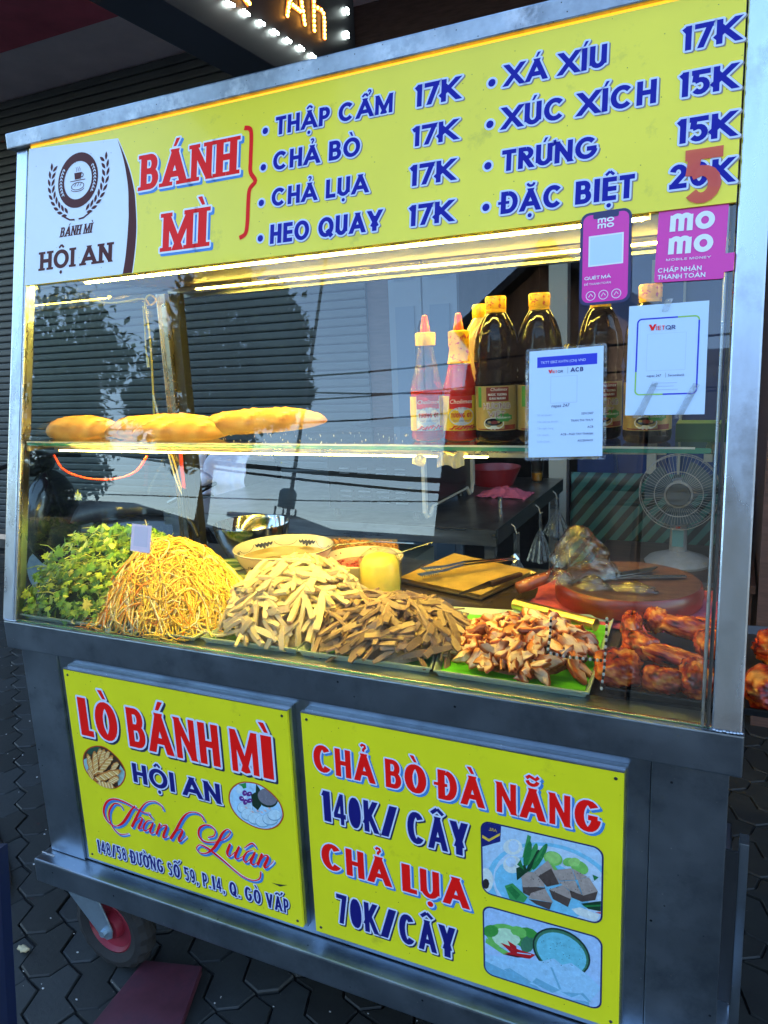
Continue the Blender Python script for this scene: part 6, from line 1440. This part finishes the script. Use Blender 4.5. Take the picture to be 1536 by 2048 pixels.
def chilli(lb, x, y, level, sealed):
    c = (x, y, SZ); t = thing('chilli_sauce_bottle', lb, 'bottle', c, 'chilli sauce bottles'); A = face_dir(x, y)
    body = [(.026, 0), (.0305, .004), (.031, .012), (.0300, .018), (.0300, .082), (.031, .088), (.030, .094), (.0245, .112), (.0185, .138), (.0145, .160), (.0125, .172)]
    MB().lathe(body, c, 28, caps=(True, True), fn=lambda q, z: 1+(.02*cos(q*10) if z > .1 else 0)).build('bottle', pet, t, smooth=True)
    ins_ = [(r*.965, z+.001) for r, z in body if z <= level]+[(.02 if level < .14 else .017, level)]
    MB().lathe(ins_, c, 28, caps=(True, True)).build('sauce', sauce, t, smooth=True)
    MB().lathe([(.0175, .168), (.0178, .170), (.0178, .188), (.0165, .190), (.010, .191)], c, 28, fn=lambda q, z: 1+.015*(int(q*28/3.14) % 2)).build('cap', capy, t, smooth=True)
    MB().lathe([(.0088, .191), (.0075, .203), (.0066, .204), (.0060, .212), (.0045, .219), (.003, .220)], c, 20).build('nozzle', capo, t, smooth=True)
    if sealed: MB().lathe([(.0215, .135), (.0205, .136), (.0168, .158), (.0182, .166), (.0184, .189)], c, 28, caps=(False, False)).build('printed_seal', seal, t, smooth=True)
    wf = wrapper(c, .0302, A); mb = MB(); patch(mb, wf, (-.047, .020, .047, .080), 0, 24); wf2 = wrapper(c, .0302, A, .0006)
    patch(mb, wf2, (-.020, .058, .022, .080), 1, 8); patch(mb, wf2, (-.045, .020, -.021, .080), 2, 8); patch(mb, wf2, (.023, .020, .045, .080), 2, 8); epatch(mb, wrapper(c, .0302, A, .0008), .002, .045, .023, .016, 3)
    wf3 = wrapper(c, .0302, A, .001)
    for k in range(9): mb.tube([wf3(-.020+k*.005, .021+R.uniform(0, .003)), wf3(-.016+k*.005, .025+R.uniform(-.002, .004)), wf3(-.009+k*.005, .027+R.uniform(-.003, .003))], [.0012, .0014, .0004], 5, 1)
    mb.build('label', [lwhite if not sealed else lyel, lred, lyel, lblue], t)
    small(GLASS, 'Cholimex', -.019, .067, .0075, white, t, shear=.25, name='label_lettering', wrap=lambda u, v: wf3(u, v))
    wraptext('TƯƠNG ỚT', c, .0302, A, .002, .043, .0075, .036, (lred, white, lred), t, tx=.22)
    small(GLASS, 'HOT CHILI SAUCE', -.013, .036, .0028, navy, t, name='label_lettering', wrap=lambda u, v: wf3(u, v))
def soy(lb, x, y, rotd=0):
    c = (x, y, SZ); t = thing('soy_sauce_bottle', lb, 'bottle', c, 'soy sauce bottles'); A = face_dir(x, y)+rotd
    body = [(.030, 0), (.036, .004), (.0375, .014), (.0365, .020), (.0365, .096), (.0375, .101), (.0355, .108), (.0368, .113), (.0350, .119), (.0360, .124), (.0378, .135), (.0375, .155), (.0345, .176), (.0285, .195), (.0215, .208), (.0165, .216)]
    def rib(q, z): return 1+(.03*(abs(cos(q*6))**.7-.6) if .125 < z < .212 else 0)
    MB().lathe(body, c, 48, fn=rib).build('bottle', soyl, t, smooth='all')
    MB().lathe([(.0165, .214), (.0170, .220), (.0160, .2205), (.0160, .223)], c, 28).build('neck_seal', seal, t, smooth=True)
    MB().lathe([(.0172, .222), (.0174, .2225), (.0176, .240), (.0160, .2425), (.002, .243)], c, 28, fn=lambda q, z: 1+.012*(int(q*30/3.14) % 2)).build('cap', seal, t, smooth=True)
    wf = wrapper(c, .0366, A); mb = MB(); patch(mb, wf, (-.058, .0205, .058, .0955), 0, 30); w2 = wrapper(c, .0366, A, .0007); w3 = wrapper(c, .0366, A, .0009)
    patch(mb, w2, (-.018, .070, .020, .0935), 1, 8); patch(mb, w2, (-.036, .060, -.028, .094), 3, 3); patch(mb, w2, (-.038, .022, .034, .024), 1, 12)
    epatch(mb, w2, -.006, .033, .0175, .0105, 2); epatch(mb, w3, -.006, .0355, .0145, .0062, 4); epatch(mb, wrapper(c, .0366, A, .0011), -.005, .035, .006, .0028, 1)
    P_ = [(.012+.013*cos(a)*(1+.2*(k % 2)), .0425+.006*sin(a)*(1+.3*(k % 2))) for k, a in enumerate([2*pi*i/16 for i in range(16)])]; w4 = wrapper(c, .0366, A, .0013); mb.add([w4(u, v) for u, v in P_]+[w4(.012, .0425)], [(i, (i+1) % 16, 16) for i in range(16)], 3)
    patch(mb, w2, (.012, .022, .034, .030), 1, 5)
    mb.build('label', [lgold, ldark, lwhite, lgreen, soyl], t)
    small(GLASS, 'Cholimex', -.011, .0875, .0052, white, t, shear=.2, name='label_lettering', wrap=lambda u, v: w3(u, v))
    wraptext('NƯỚC TƯƠNG', c, .0366, A, .001, .0795, .0036, .031, (white,)*3, t, tx=.2); wraptext('ĐẬU NÀNH', c, .0366, A, .001, .0732, .0036, .026, (white,)*3, t, tx=.2)
    wraptext('HƯƠNG', c, .0366, A, .000, .0575, .0095, .047, (lpurp, white, white), t, tx=.17, out=.07); wraptext('VIỆT', c, .0366, A, -.001, .0445, .0090, .028, (lpurp, white, white), t, tx=.17, out=.07)
    wraptext('THANH VỊ', c, .0366, A, .012, .0410, .0030, .020, (white,)*3, t, tx=.2, o=.0016)
chilli('chilli sauce bottle with a plain clear neck, leftmost of the bottles', *tuple(at(857, 886, 'y', .165))[:2], .088, False)
chilli('chilli sauce bottle full of red sauce with a printed neck seal', *tuple(at(922, 886, 'y', .165))[:2], .133, True)
soy('dark soy sauce bottle right of the two chilli sauce bottles', *tuple(at(995, 888, 'y', .165))[:2])
soy('dark soy sauce bottle half hidden behind the bank notice', *tuple(at(1079, 888, 'y', .17))[:2], .1)
soy('dark soy sauce bottle between the two taped notices, behind', *tuple(at(1197, 888, 'y', .215))[:2], .3)
soy('dark soy sauce bottle behind the framed payment notice, nearest the right post', *tuple(at(1293, 888, 'y', .165))[:2], .1)
x, y = tuple(at(968, 888, 'y', .26))[:2]; c = (x, y, SZ); t = thing('oil_bottle', 'cooking oil bottle with a plain yellow cap behind the first soy bottle', 'bottle', c)
MB().lathe([(.030, 0), (.035, .005), (.035, .12), (.033, .15), (.034, .17), (.028, .195), (.018, .212), (.015, .216)], c, 32, fn=lambda q, z: 1+.02*cos(q*8)).build('bottle', M('oil_bottle_body', (.60, .50, .25), .15, trans=.3, coat=.6), t, smooth=True)
MB().lathe([(.0172, .214), (.0178, .2155), (.0178, .235), (.016, .2375), (.002, .238)], c, 26).build('cap', capy, t, smooth=True)
x, y = tuple(at(1150, 886, 'y', .32))[:2]; c = (x, y, SZ); t = thing('jug', 'squat dark jug with a looped handle between the soy bottles', 'jug', c)
MB().lathe([(.03, 0), (.038, .01), (.04, .10), (.03, .14), (.02, .16)], c, 28).build('jug_body', soyl, t, smooth=True); MB().tube([(x-.03, y-.01, SZ+.14), (x-.055, y-.015, SZ+.15), (x-.066, y-.015, SZ+.12), (x-.06, y-.012, SZ+.07)], .005, 8).build('handle', M('amber_handle', (.35, .28, .12), .2), t, smooth='all')
o = MB().box(tuple(at(1350, 884, 'y', .20)), tuple(at(1350, 884, 'y', .20)+Vector((.075, .06, .03)))).build('green_box', M('dark_green_card', (.02, .09, .04), .5), bevel=.001); tag(o, 'small dark green box on the shelf beside the last soy bottle', 'box')

# ================================================================== BEHIND THE CART
tabm = M('back_table_steel', (.30, .29, .28), .3, .9, var=.3, scale=8, dirt=((.05, .045, .04), 5, .45, .7))
t = thing('work_table', 'dark steel work table behind the cart carrying an oven', 'table', (.2, 2.1, .05))
MB().box((-.9, 1.533, .797), (.697, 2.74, .80)).build('table_top', tabm, t); MB().box((-.9, 1.531, .735), (.698, 1.56, .796)).build('front_apron', steel, t); MB().box((.672, 1.561, .735), (.697, 2.74, .796)).build('side_apron', dark_steel, t)
for X, Y in ((-.88, 1.56), (.64, 1.57), (.64, 2.69), (-.88, 2.69)): MB().box((X, Y, .05), (X+.04, Y+.04, .735)).build('leg', steel, t)
MB().box((-.86, 1.6, .30), (.63, 2.69, .32)).build('lower_shelf', tabm, t)
MB().box((.02, 1.62, .321), (.30, 1.9, .62)).build('storage_bin', M('pale_bin', (.3, .34, .32), .5), t)
ov_w = M('oven_panel', (.025, .028, .03), .35, .5); beige = M('beige_enamel', (.42, .40, .33), .4)
t = thing('counter_oven', 'black counter oven with a beige side frame and vent slots on the back table', 'oven', (.16, 1.85, .8))
MB().box((-.06, 1.62, .83), (.375, 2.22, 1.16)).build('body', ov_w, t, bevel=.006)
pl = Plane((.376, 0, 0), (0, 1, 0), (0, 0, 1))
fr = MB()
for P_ in ([(1.60, .835), (1.625, .835), (1.625, 1.17), (1.60, 1.17)], [(2.20, .85), (2.225, .85), (2.225, 1.17), (2.20, 1.17)], [(1.60, 1.172), (2.225, 1.172), (2.225, 1.195), (1.60, 1.195)]): fr.prism(pl, P_, 0, .014)
fr.tube([(.383, 1.612, .86), (.383, 1.613, .835), (.383, 1.630, .815), (.383, 1.66, .815), (.383, 1.69, .84)], .009, 6); fr.tube([(.383, 1.69, .846), (.383, 2.13, .846)], .005, 6); fr.tube([(.383, 2.13, .846), (.383, 2.16, .815), (.383, 2.19, .815), (.383, 2.21, .86)], .009, 6)
fr.build('side_frame', beige, t)
for r_ in range(3):
    for c_ in range(4):
        for k_ in (0,): MB().box((.0+c_*.085, 1.612, .865+r_*.022), (.055+c_*.085, 1.619, .870+r_*.022)).build('vent_slot', steel, t)
for r_ in range(2):
    for c_ in range(4): MB().box((.0+c_*.085, 1.612, .985+r_*.02), (.045+c_*.085, 1.619, .989+r_*.02)).build('vent_slot', steel, t)
for X, Y in ((-.04, 1.65), (.33, 1.65), (-.04, 2.18), (.33, 2.18)): MB().lathe([(.015, 0), (.012, .03)], (X, Y, .80), 10).build('foot', black, t)
o = MB().lathe([(.09, 0), (.13, .09), (.135, .09), (.095, 0)], (.40, 2.50, .801), 28, caps=(True, False)).build('red_basin', M('red_plastic', (.22, .01, .015), .35), smooth=True); tag(o, 'red plastic basin on the back table behind the oven', 'basin')
c0_ = at(1010, 985, 'z', .815)
o = MB().grid(lambda u, v: tuple(Vector(c0_)+Vector(((u-.5)*.24, (v-.5)*.16, .030*max(0, sin(pi*u)*sin(pi*v))*(1+1.1*noise.noise(Vector((u*5, v*5, 1))))+.012*noise.noise(Vector((u*12, v*12, 3)))-.010))), 28, 20).build('pink_cloth', M('pink_rag', (.50, .10, .17), .9, bump=.5), smooth='all'); tag(o, 'crumpled pink cloth on the back table', 'cloth')
g = at(1074, 962, 'z', .802); t = thing('drinking_glass', 'glass of amber drink near the corner of the back table', 'glass', tuple(g))
MB().lathe([(.028, 0), (.034, .12)], tuple(g), 20, caps=(True, False)).build('glass', pane2, t, smooth=True); MB().lathe([(.026, .006), (.029, .045)], tuple(g), 20).build('drink', M('amber_drink', (.45, .22, .02), .1), t, smooth=True)
o = MB().lathe([(.010, 0), (.010, .045)], tuple(at(1000, 1015, 'z', .801)), 12).build('small_tube', steel); tag(o, 'small upright metal tube on the back table edge', 'tube')
bagm = clear_film('hanging_bag_film', tint=(.86, .9, .92), gain=1.6, add=.07)
for i, (a, b_, y_) in enumerate(((1083, 985, 1.75), (1098, 972, 2.15), (1114, 962, 2.5))):
    hk = Vector((.706, y_, .745)); t = thing('hanging_bag', ['large clear bag hanging from the nearest hook of the back table', 'narrow clear bag hanging from the middle hook', 'small clear bag hanging from the farthest hook'][i], 'bag', tuple(hk), 'bags on the table hooks')
    MB().tube([hk+Vector((-.01, 0, .03)), hk+Vector((.004, 0, .02)), hk+Vector((.012, 0, -.01)), hk+Vector((.022, 0, -.002))], .003, 6).build('hook', beige, t)
    Ls = (.34, .22, .18)[i]; rs = (.10, .05, .06)[i]
    def bf(u, v, hk=hk, Ls=Ls, rs=rs, i=i):
        q = 2*pi*u; r_ = rs*(.10+.9*max(0, (v-.35)/.65)**.8)*(1+.16*sin(q*9+i)+.12*sin(q*4)); return hk+Vector((.012+cos(q)*r_, sin(q)*r_, -.005-v*Ls))
    MB().grid(bf, 40, 14).build('bag', bagm, t, smooth='all')
# blue cabinet with cream posts, striped tarpaulin, fan
bluec = M('blue_plastic_sheet', (.02, .05, .16), .4, var=.25, scale=3); cream = M('cream_post', (.42, .38, .30), .6)
t = thing('blue_cabinet', 'tall dark blue cabinet with cream uprights beyond the back table', 'cabinet', (1.0, 3.3, .05))
MB().box((.66, 3.32, .06), (1.58, 3.7, 2.4)).build('body', bluec, t); MB().box((.54, 3.10, .06), (.64, 3.18, 2.6)).build('upright', cream, t); MB().box((1.05, 3.28, .30), (1.10, 3.319, 1.9)).build('upright', cream, t); MB().box((1.21, 3.29, .30), (1.222, 3.319, 1.9)).build('upright', cream, t)
MB().tube([(.90, 3.25, .95), (.885, 3.24, .85), (.90, 3.24, .72), (.93, 3.24, .74)], .012, 6).build('handle', pane2, t)
tarp = bpy.data.materials.new('striped_tarpaulin'); tarp.use_nodes = True; nt = tarp.node_tree; bb = nt.nodes['Principled BSDF']; bb.inputs['Roughness'].default_value = .5
tc = nt.nodes.new('ShaderNodeTexCoord'); mp = nt.nodes.new('ShaderNodeMapping'); mp.inputs['Rotation'].default_value = (0, radians(-38), 0); wv = nt.nodes.new('ShaderNodeTexWave'); wv.wave_type = 'BANDS'; wv.bands_direction = 'X'; wv.inputs['Scale'].default_value = 5.2; wv.inputs['Distortion'].default_value = .6
cr = nt.nodes.new('ShaderNodeValToRGB'); cr.color_ramp.elements[0].position = .42; cr.color_ramp.elements[0].color = (.008, .018, .018, 1); cr.color_ramp.elements[1].position = .55; cr.color_ramp.elements[1].color = (.03, .13, .11, 1)
for a, b_ in ((tc.outputs['Object'], mp.inputs[0]), (mp.outputs[0], wv.inputs[0]), (wv.outputs[0], cr.inputs[0]), (cr.outputs[0], bb.inputs[0])): nt.links.new(a, b_)
o = MB().grid(lambda u, v: (.72+.86*u, 2.82+.025*sin(u*18)*(1-v)+.02*sin(v*9), .06+.76*v), 40, 12).build('striped_tarpaulin', tarp, smooth='all', loc=(1.5, 2.82, .06)); o.modifiers.new('th', 'SOLIDIFY').thickness = .003; tag(o, 'green and black striped tarpaulin hanging behind the fan', 'tarpaulin')
t = thing('wooden_stand', 'low dark wooden stand under the table fan', 'stand', (1.5, 2.2, .05)); dwood = M('dark_wood', (.06, .03, .02), .4, var=.4, scale=5, st=(1, 6, 6))
MB().box((.95, 1.95, .505), (1.59, 2.55, .535)).build('top', dwood, t)
for X, Y in ((.97, 1.97), (1.54, 1.97), (.97, 2.5), (1.54, 2.5)): MB().box((X, Y, .05), (X+.04, Y+.04, .505)).build('leg', dwood, t)
fx, fy = 1.295, 2.2; fm = M('fan_grey_plastic', (.27, .26, .25), .45, var=.15, scale=14, dirt=((.2, .17, .13), 12, .5, .8)); fdark = M('fan_dark_plastic', (.07, .07, .07), .4)
t = thing('table_fan', 'grey table fan with a wire guard standing behind the chopping board', 'fan', (fx, fy, .536)); fc = Vector((fx, fy-.05, .855)); fcam = (CP-fc); fd = Vector((fcam.x*.25, fcam.y, 0)).normalized(); fu = Vector((0, 0, 1)); fr_ = fd.cross(fu)
MB().lathe([(.130, 0), (.135, .012), (.120, .028), (.07, .045), (.034, .06)], (fx, fy, .536), 32, caps=(True, True)).build('base', fm, t, smooth=True)
MB().lathe([(.036, 0), (.034, .08), (.025, .20), (.024, .25)], (fx, fy, .59), 20).build('column', fm, t, smooth=True)
MB().box((fx-.022, fy-.040, .62), (fx+.022, fy-.034, .69)).build('control_plate', M('control_plate', (.10, .22, .22), .4), t); MB().lathe([(.008, 0), (.008, .006)], (fx, fy-.04, .70), 10).build('knob', redoverlay, t)
MB().tube([fc-fd*.10, fc-fd*.06, fc+fd*.01], [.035, .052, .052], 20).build('motor', fm, t, smooth=True)
def ringp(c, r_, n=48): return [c+(fr_*cos(2*pi*i/n)+fu*sin(2*pi*i/n))*r_ for i in range(n)]
g = MB(); GR = .155
for r_, dz in ((GR, 0), (GR*.6, .035), (.05, .048)): g.tube(ringp(fc+fd*(.02+dz), r_), .0018, 5, closed=True)
g.tube(ringp(fc+fd*-.03, GR), .0025, 5, closed=True)
for i in range(64):
    a = 2*pi*i/64; d = fr_*cos(a)+fu*sin(a); g.tube([fc+d*.045+fd*.068, fc+d*GR*.6+fd*.055, fc+d*GR*.95+fd*.03, fc+d*GR-fd*.03], .0008, 4)
g.build('wire_guard', fm, t)
MB().tube([fc+fd*.062, fc+fd*.075], [.048, .044], 28).build('guard_badge', fdark, t, smooth=True); MB().tube([fc+fd*.058, fc+fd*.066], [.055, .055], 28).build('badge_ring', fm, t, smooth=True)
for k in range(3):
    a0 = k*2*pi/3+.4
    def bl(u, v, a0=a0):
        r_ = .03+.105*u; a = a0+(v-.5)*(1.5-.3*u); return fc+(fr_*cos(a)+fu*sin(a))*r_+fd*(.02+.02*(v-.5))
    MB().grid(bl, 8, 8).build('blade', M('fan_blade', (.05, .08, .10), .3), t, smooth='all')
# scooter (seen between the left posts)
skm = M('scooter_black', (.012, .012, .014), .2, spec=.7, coat=.6); seatm = M('scooter_seat', (.018, .018, .02), .5)
sx, sy = -1.55, 2.05; t = thing('parked_scooter', 'black motor scooter parked behind the left end of the cart', 'scooter', (sx, sy, GZ))
def X_(a, b_, z): return (sx+a, sy+b_, z)
MB().grid(lambda u, v: X_(-.42+.86*u, (v-.5)*.24*(1-.35*u), .70+.05*sin(u*3.0)-.10*(2*v-1)**2+.05*u), 20, 8).build('seat', seatm, t, smooth='all').modifiers.new('th', 'SOLIDIFY').thickness = .06
MB().blob(X_(.05, 0, .50), (.46, .14, .17), 12, lump=.15).build('rear_fairing', skm, t, smooth='all'); MB().blob(X_(-.70, 0, .58), (.10, .2, .30), 10, lump=.1).build('leg_shield', skm, t, smooth='all'); MB().box(X_(-.62, -.12, .22), X_(-.30, .12, .30)).build('footboard', skm, t, bevel=.01)
for a in (-.82, .42):
    ax = Vector(X_(a, 0, GZ+.26)); pts = [ax+Vector((.21*cos(2*pi*i/28), 0, .21*sin(2*pi*i/28))) for i in range(28)]
    wh_ = MB().tube(pts, .05, 10, closed=True).build('wheel', rubber, t, smooth='all'); MB().tube([ax+Vector((0, -.02, 0)), ax+Vector((0, .02, 0))], .15, 18).build('rim', castor_grey, wh_)
MB().tube([X_(-.74, -.30, .93), X_(-.72, -.1, .96), X_(-.72, .1, .96), X_(-.74, .30, .93)], .014, 8).build('handlebar', dark_steel, t); MB().blob(X_(-.78, 0, .92), (.08, .13, .08), 8).build('headlamp_cowl', skm, t, smooth='all')
MB().tube([X_(.30, .09, .74), X_(.48, .09, .82), X_(.48, -.09, .82), X_(.30, -.09, .74)], .012, 8).build('grab_rail', skm, t)
# stool with a folded lilac shirt
t = thing('dark_chair', 'dark chair behind the cart with a shirt hung over its back', 'chair', (-1.05, 2.25, GZ))
MB().box((-1.27, 2.10, .36), (-.85, 2.5, .40)).build('seat', dark_steel, t); MB().box((-1.24, 2.44, .40), (-.86, 2.48, .90)).build('backrest', dark_steel, t)
for X, Y in ((-1.26, 2.12), (-.90, 2.12), (-1.26, 2.46), (-.90, 2.46)): MB().box((X, Y, GZ), (X+.035, Y+.035, .36)).build('leg', dark_steel, t)
lil = M('lilac_cotton', (.82, .76, .86), .85, var=.06, scale=20, bump=.3, bscale=60)
def shirt(u, v):
    x = -1.215+.275*u; drop = .0 if v < .5 else 1; s_ = abs(v-.5)*2
    z = 1.0-.26*s_; y = (2.20 if v < .5 else 2.53)+(.16 if v < .5 else -.04)*(1-s_)**3; fold = .012*sin(u*21+s_*2)*s_+.008*sin(s_*16)
    return (x-(.012*s_ if u < .5 else -.03*s_), y+fold, z+.006*sin(u*9))
sh_ = thing('lilac_shirt', 'pale lilac shirt hanging over the back of the dark chair', 'shirt', (-1.08, 2.3, .72))
MB().grid(shirt, 28, 34).build('body', lil, sh_, smooth='all').modifiers.new('th', 'SOLIDIFY').thickness = .004
MB().tube(spline([(-1.17, 2.18, .985), (-1.19, 2.15, .90), (-1.15, 2.13, .83), (-1.11, 2.14, .86)], 4), [.03]*4+[.034]*9, 10).build('sleeve', lil, sh_, smooth='all')

# ---- LED sign over the cart, hung at right angles to the shop front
LX = .30; LP = Plane((LX, 0, 0), (0, 1, 0), (0, 0, 1)); t = thing('led_sign', 'black hanging sign with amber light bulb letters and white border lamps', 'sign', (LX-.07, .8, 2.26))
yb_, ze = at(697, 0, 'x', LX).y, 2.245
MB().box((LX-.14, -.6, ze), (LX-.002, yb_+.04, 3.2)).build('case', M('sign_case', (.006, .006, .007), .5), t, bevel=.002)
for Y in (-.3, 1.0): MB().box((LX-.08, Y, 3.2), (LX-.05, Y+.03, CZ-.014)).build('hanger', dark_steel, t)
bw = M('white_led', (1, 1, 1), .5, emit=(.85, 1, .95), es=14); ba = M('amber_led', (1, .5, .1), .5, emit=(1, .42, .05), es=5); glowp = M('amber_letter_plate', (.35, .06, .01), .5, emit=(1, .12, .0), es=.06)
def bulb(px_, py_, mat, r_=.0045, nm='bulb', first={}):
    u, v = LP.px(px_, py_); p_ = LP.P(u, v, .003)
    if nm not in first:
        o = MB().lathe([(r_, 0), (r_*.9, r_*.6), (r_*.4, r_)], (0, 0, 0), 8).build(nm, mat, t, origin=False); first[nm] = o
        for q in o.data.vertices: c_ = q.co+wl(t); q.co = Vector((c_.z, c_.x, c_.y))
    else: o = first[nm].copy(); COL.objects.link(o)
    o.location = p_-wl(t)
zz_ = lambda x, y: (340+x/4.042, y/4.042)
for x, y in ((458, 20), (482, 35), (505, 45), (590, 88), (608, 105), (628, 120), (718, 175), (735, 190), (750, 198), (830, 248), (848, 262), (862, 272), (935, 318), (950, 330), (963, 340), (1040, 378), (1055, 392), (1068, 402), (1138, 440), (1150, 455), (1163, 464), (1418, 72), (1428, 80), (1422, 98), (1430, 108), (1418, 262), (1428, 272), (1424, 290), (1431, 302)): bulb(*zz_(x, y), bw, .0042, 'white_bulb')
for x0, y0, x1, y1 in ((525, 55, 570, 78), (645, 132, 700, 160), (770, 212, 815, 236), (885, 285, 920, 306), (985, 348, 1030, 372)):
    pass
AM = [(965, 0), (955, 30), (950, 62), (946, 95), (940, 128), (1055, 20), (1060, 55), (1068, 92), (1073, 130), (1076, 165), (1082, 198), (985, 42), (1005, 58), (1025, 75), (1045, 92), (1155, 15), (1155, 52), (1156, 92), (1156, 130), (1157, 170), (1158, 210), (1159, 248), (1185, 65), (1215, 82), (1232, 110), (1238, 145), (1240, 180), (1240, 212), (1241, 245), (1241, 278), (1242, 308), (600, 0), (620, 12), (632, 30)]
for x, y in AM: bulb(*zz_(x, y), ba, .0048, 'amber_bulb')
for x, y in [(965, -35), (960, -70), (1050, -20), (1045, -60), (1040, -95), (965, -100), (1000, -120), (1155, -25), (590, -30), (575, -60), (560, -90), (545, -120), (620, -30), (600, -90)]: bulb(*zz_(x, y), ba, .0048, 'amber_bulb')
for k in range(1, 6): bulb(*zz_(1420, 80-190*k), bw, .0042, 'white_bulb'); bulb(*zz_(1430, 100-190*k), bw, .0042, 'white_bulb'); bulb(*zz_(482-125*k, 35-75*k), bw, .0042, 'white_bulb')
for st in ([(968, -110), (955, 30), (940, 138)], [(1040, -110), (1060, 50), (1085, 210)], [(960, 25), (1075, 105)], [(1155, -30), (1156, 110), (1160, 262)], [(1160, 50), (1215, 78), (1238, 125), (1240, 220), (1243, 322)], [(540, -130), (590, -20), (630, 40)]):
    mb = MB()
    for q in ribbon([LP.px(*zz_(*p)) for p in st], .017, .017): mb.add([LP.P(u, v, .0012) for u, v in q], [(0, 1, 2, 3)])
    mb.build('letter_plate', glowp, t)

# ---- small things on the pavement
redm = M('red_painted_board', (.09, .022, .035), .5, var=.5, scale=6, dirt=((.02, .018, .03), 5, .45, .7))
cs = [at(290, 1935, 'z', GZ), at(405, 1947, 'z', GZ), at(345, 2120, 'z', GZ), at(150, 2110, 'z', GZ)]
mb = MB(); mb.add([p_+Vector((0, 0, .002)) for p_ in cs]+[p_+Vector((0, 0, .022)) for p_ in cs], [(0, 1, 2, 3), (7, 6, 5, 4)]+[((i+1) % 4, i, 4+i, 4+(i+1) % 4) for i in range(4)])
o = mb.build('red_board', redm, bevel=.002); tag(o, 'worn dark red board lying on the paving under the front of the cart', 'board')
o = MB().tube(spline([tuple(at(-15, 1640, 'z', GZ+.006)), tuple(at(2, 1690, 'z', GZ+.006)), tuple(at(17, 1740, 'z', GZ+.006)), tuple(at(20, 1770, 'z', GZ+.006)), tuple(at(8, 1795, 'z', GZ+.006)), tuple(at(-20, 1810, 'z', GZ+.006))], 5), .005, 6).build('ground_cable', black); tag(o, 'black cable looping over the pavers at the left edge', 'cable')
p0_, p1_ = at(-4, 1700, 'y', -.32), at(19, 2100, 'y', -.32)
o = MB().add([at(-60, 1700, 'y', -.32), p0_, p1_, at(-40, 2100, 'y', -.32)]+[p_+Vector((0, .02, 0)) for p_ in (at(-60, 1700, 'y', -.32), p0_, p1_, at(-40, 2100, 'y', -.32))], [(3, 2, 1, 0), (4, 5, 6, 7), (0, 1, 5, 4), (1, 2, 6, 5), (2, 3, 7, 6), (3, 0, 4, 7)]).build('blue_plank', M('dark_blue_plastic', (.004, .010, .04), .4)); tag(o, 'slanting dark blue plastic edge at the bottom left corner', 'plastic panel')
mb = MB()
for i in range(700):
    x, y = R.uniform(-2.2, 1.4), R.uniform(-.6, 2.4); s = R.uniform(.0008, .003); mb.blob((x, y, GZ+.003), (s*1.5, s, s*.6), 3, lump=.5, sd=i)
o = mb.build('litter_specks', M('litter_white', (.5, .5, .48), .8)); tag(o, 'pale specks of litter strewn over the paving', 'litter', kind='stuff')
c = at(46, 1897, 'z', GZ+.01); o = MB().blob(tuple(c), (.016, .010, .008), 7, lump=.6, sd=4).build('food_scrap', M('scrap', (.5, .42, .25), .7), smooth='all'); tag(o, 'small tan scrap of food on the pavers at left', 'scrap')
# bracket and rag left of the cart
MB().box((-.012, .06, .80), (-.0, .08, .86)).build('side_hook', dark_steel, cart)
mb = MB().tube([(-.012, .07, .835), (-.02, .075, .80), (-.012, .08, .755)], [.004, .010, .006], 7); o = mb.build('hanging_rag', M('grey_rag', (.14, .19, .2), .9)); tag(o, 'small grey rag hanging from the left end of the ledge', 'rag')
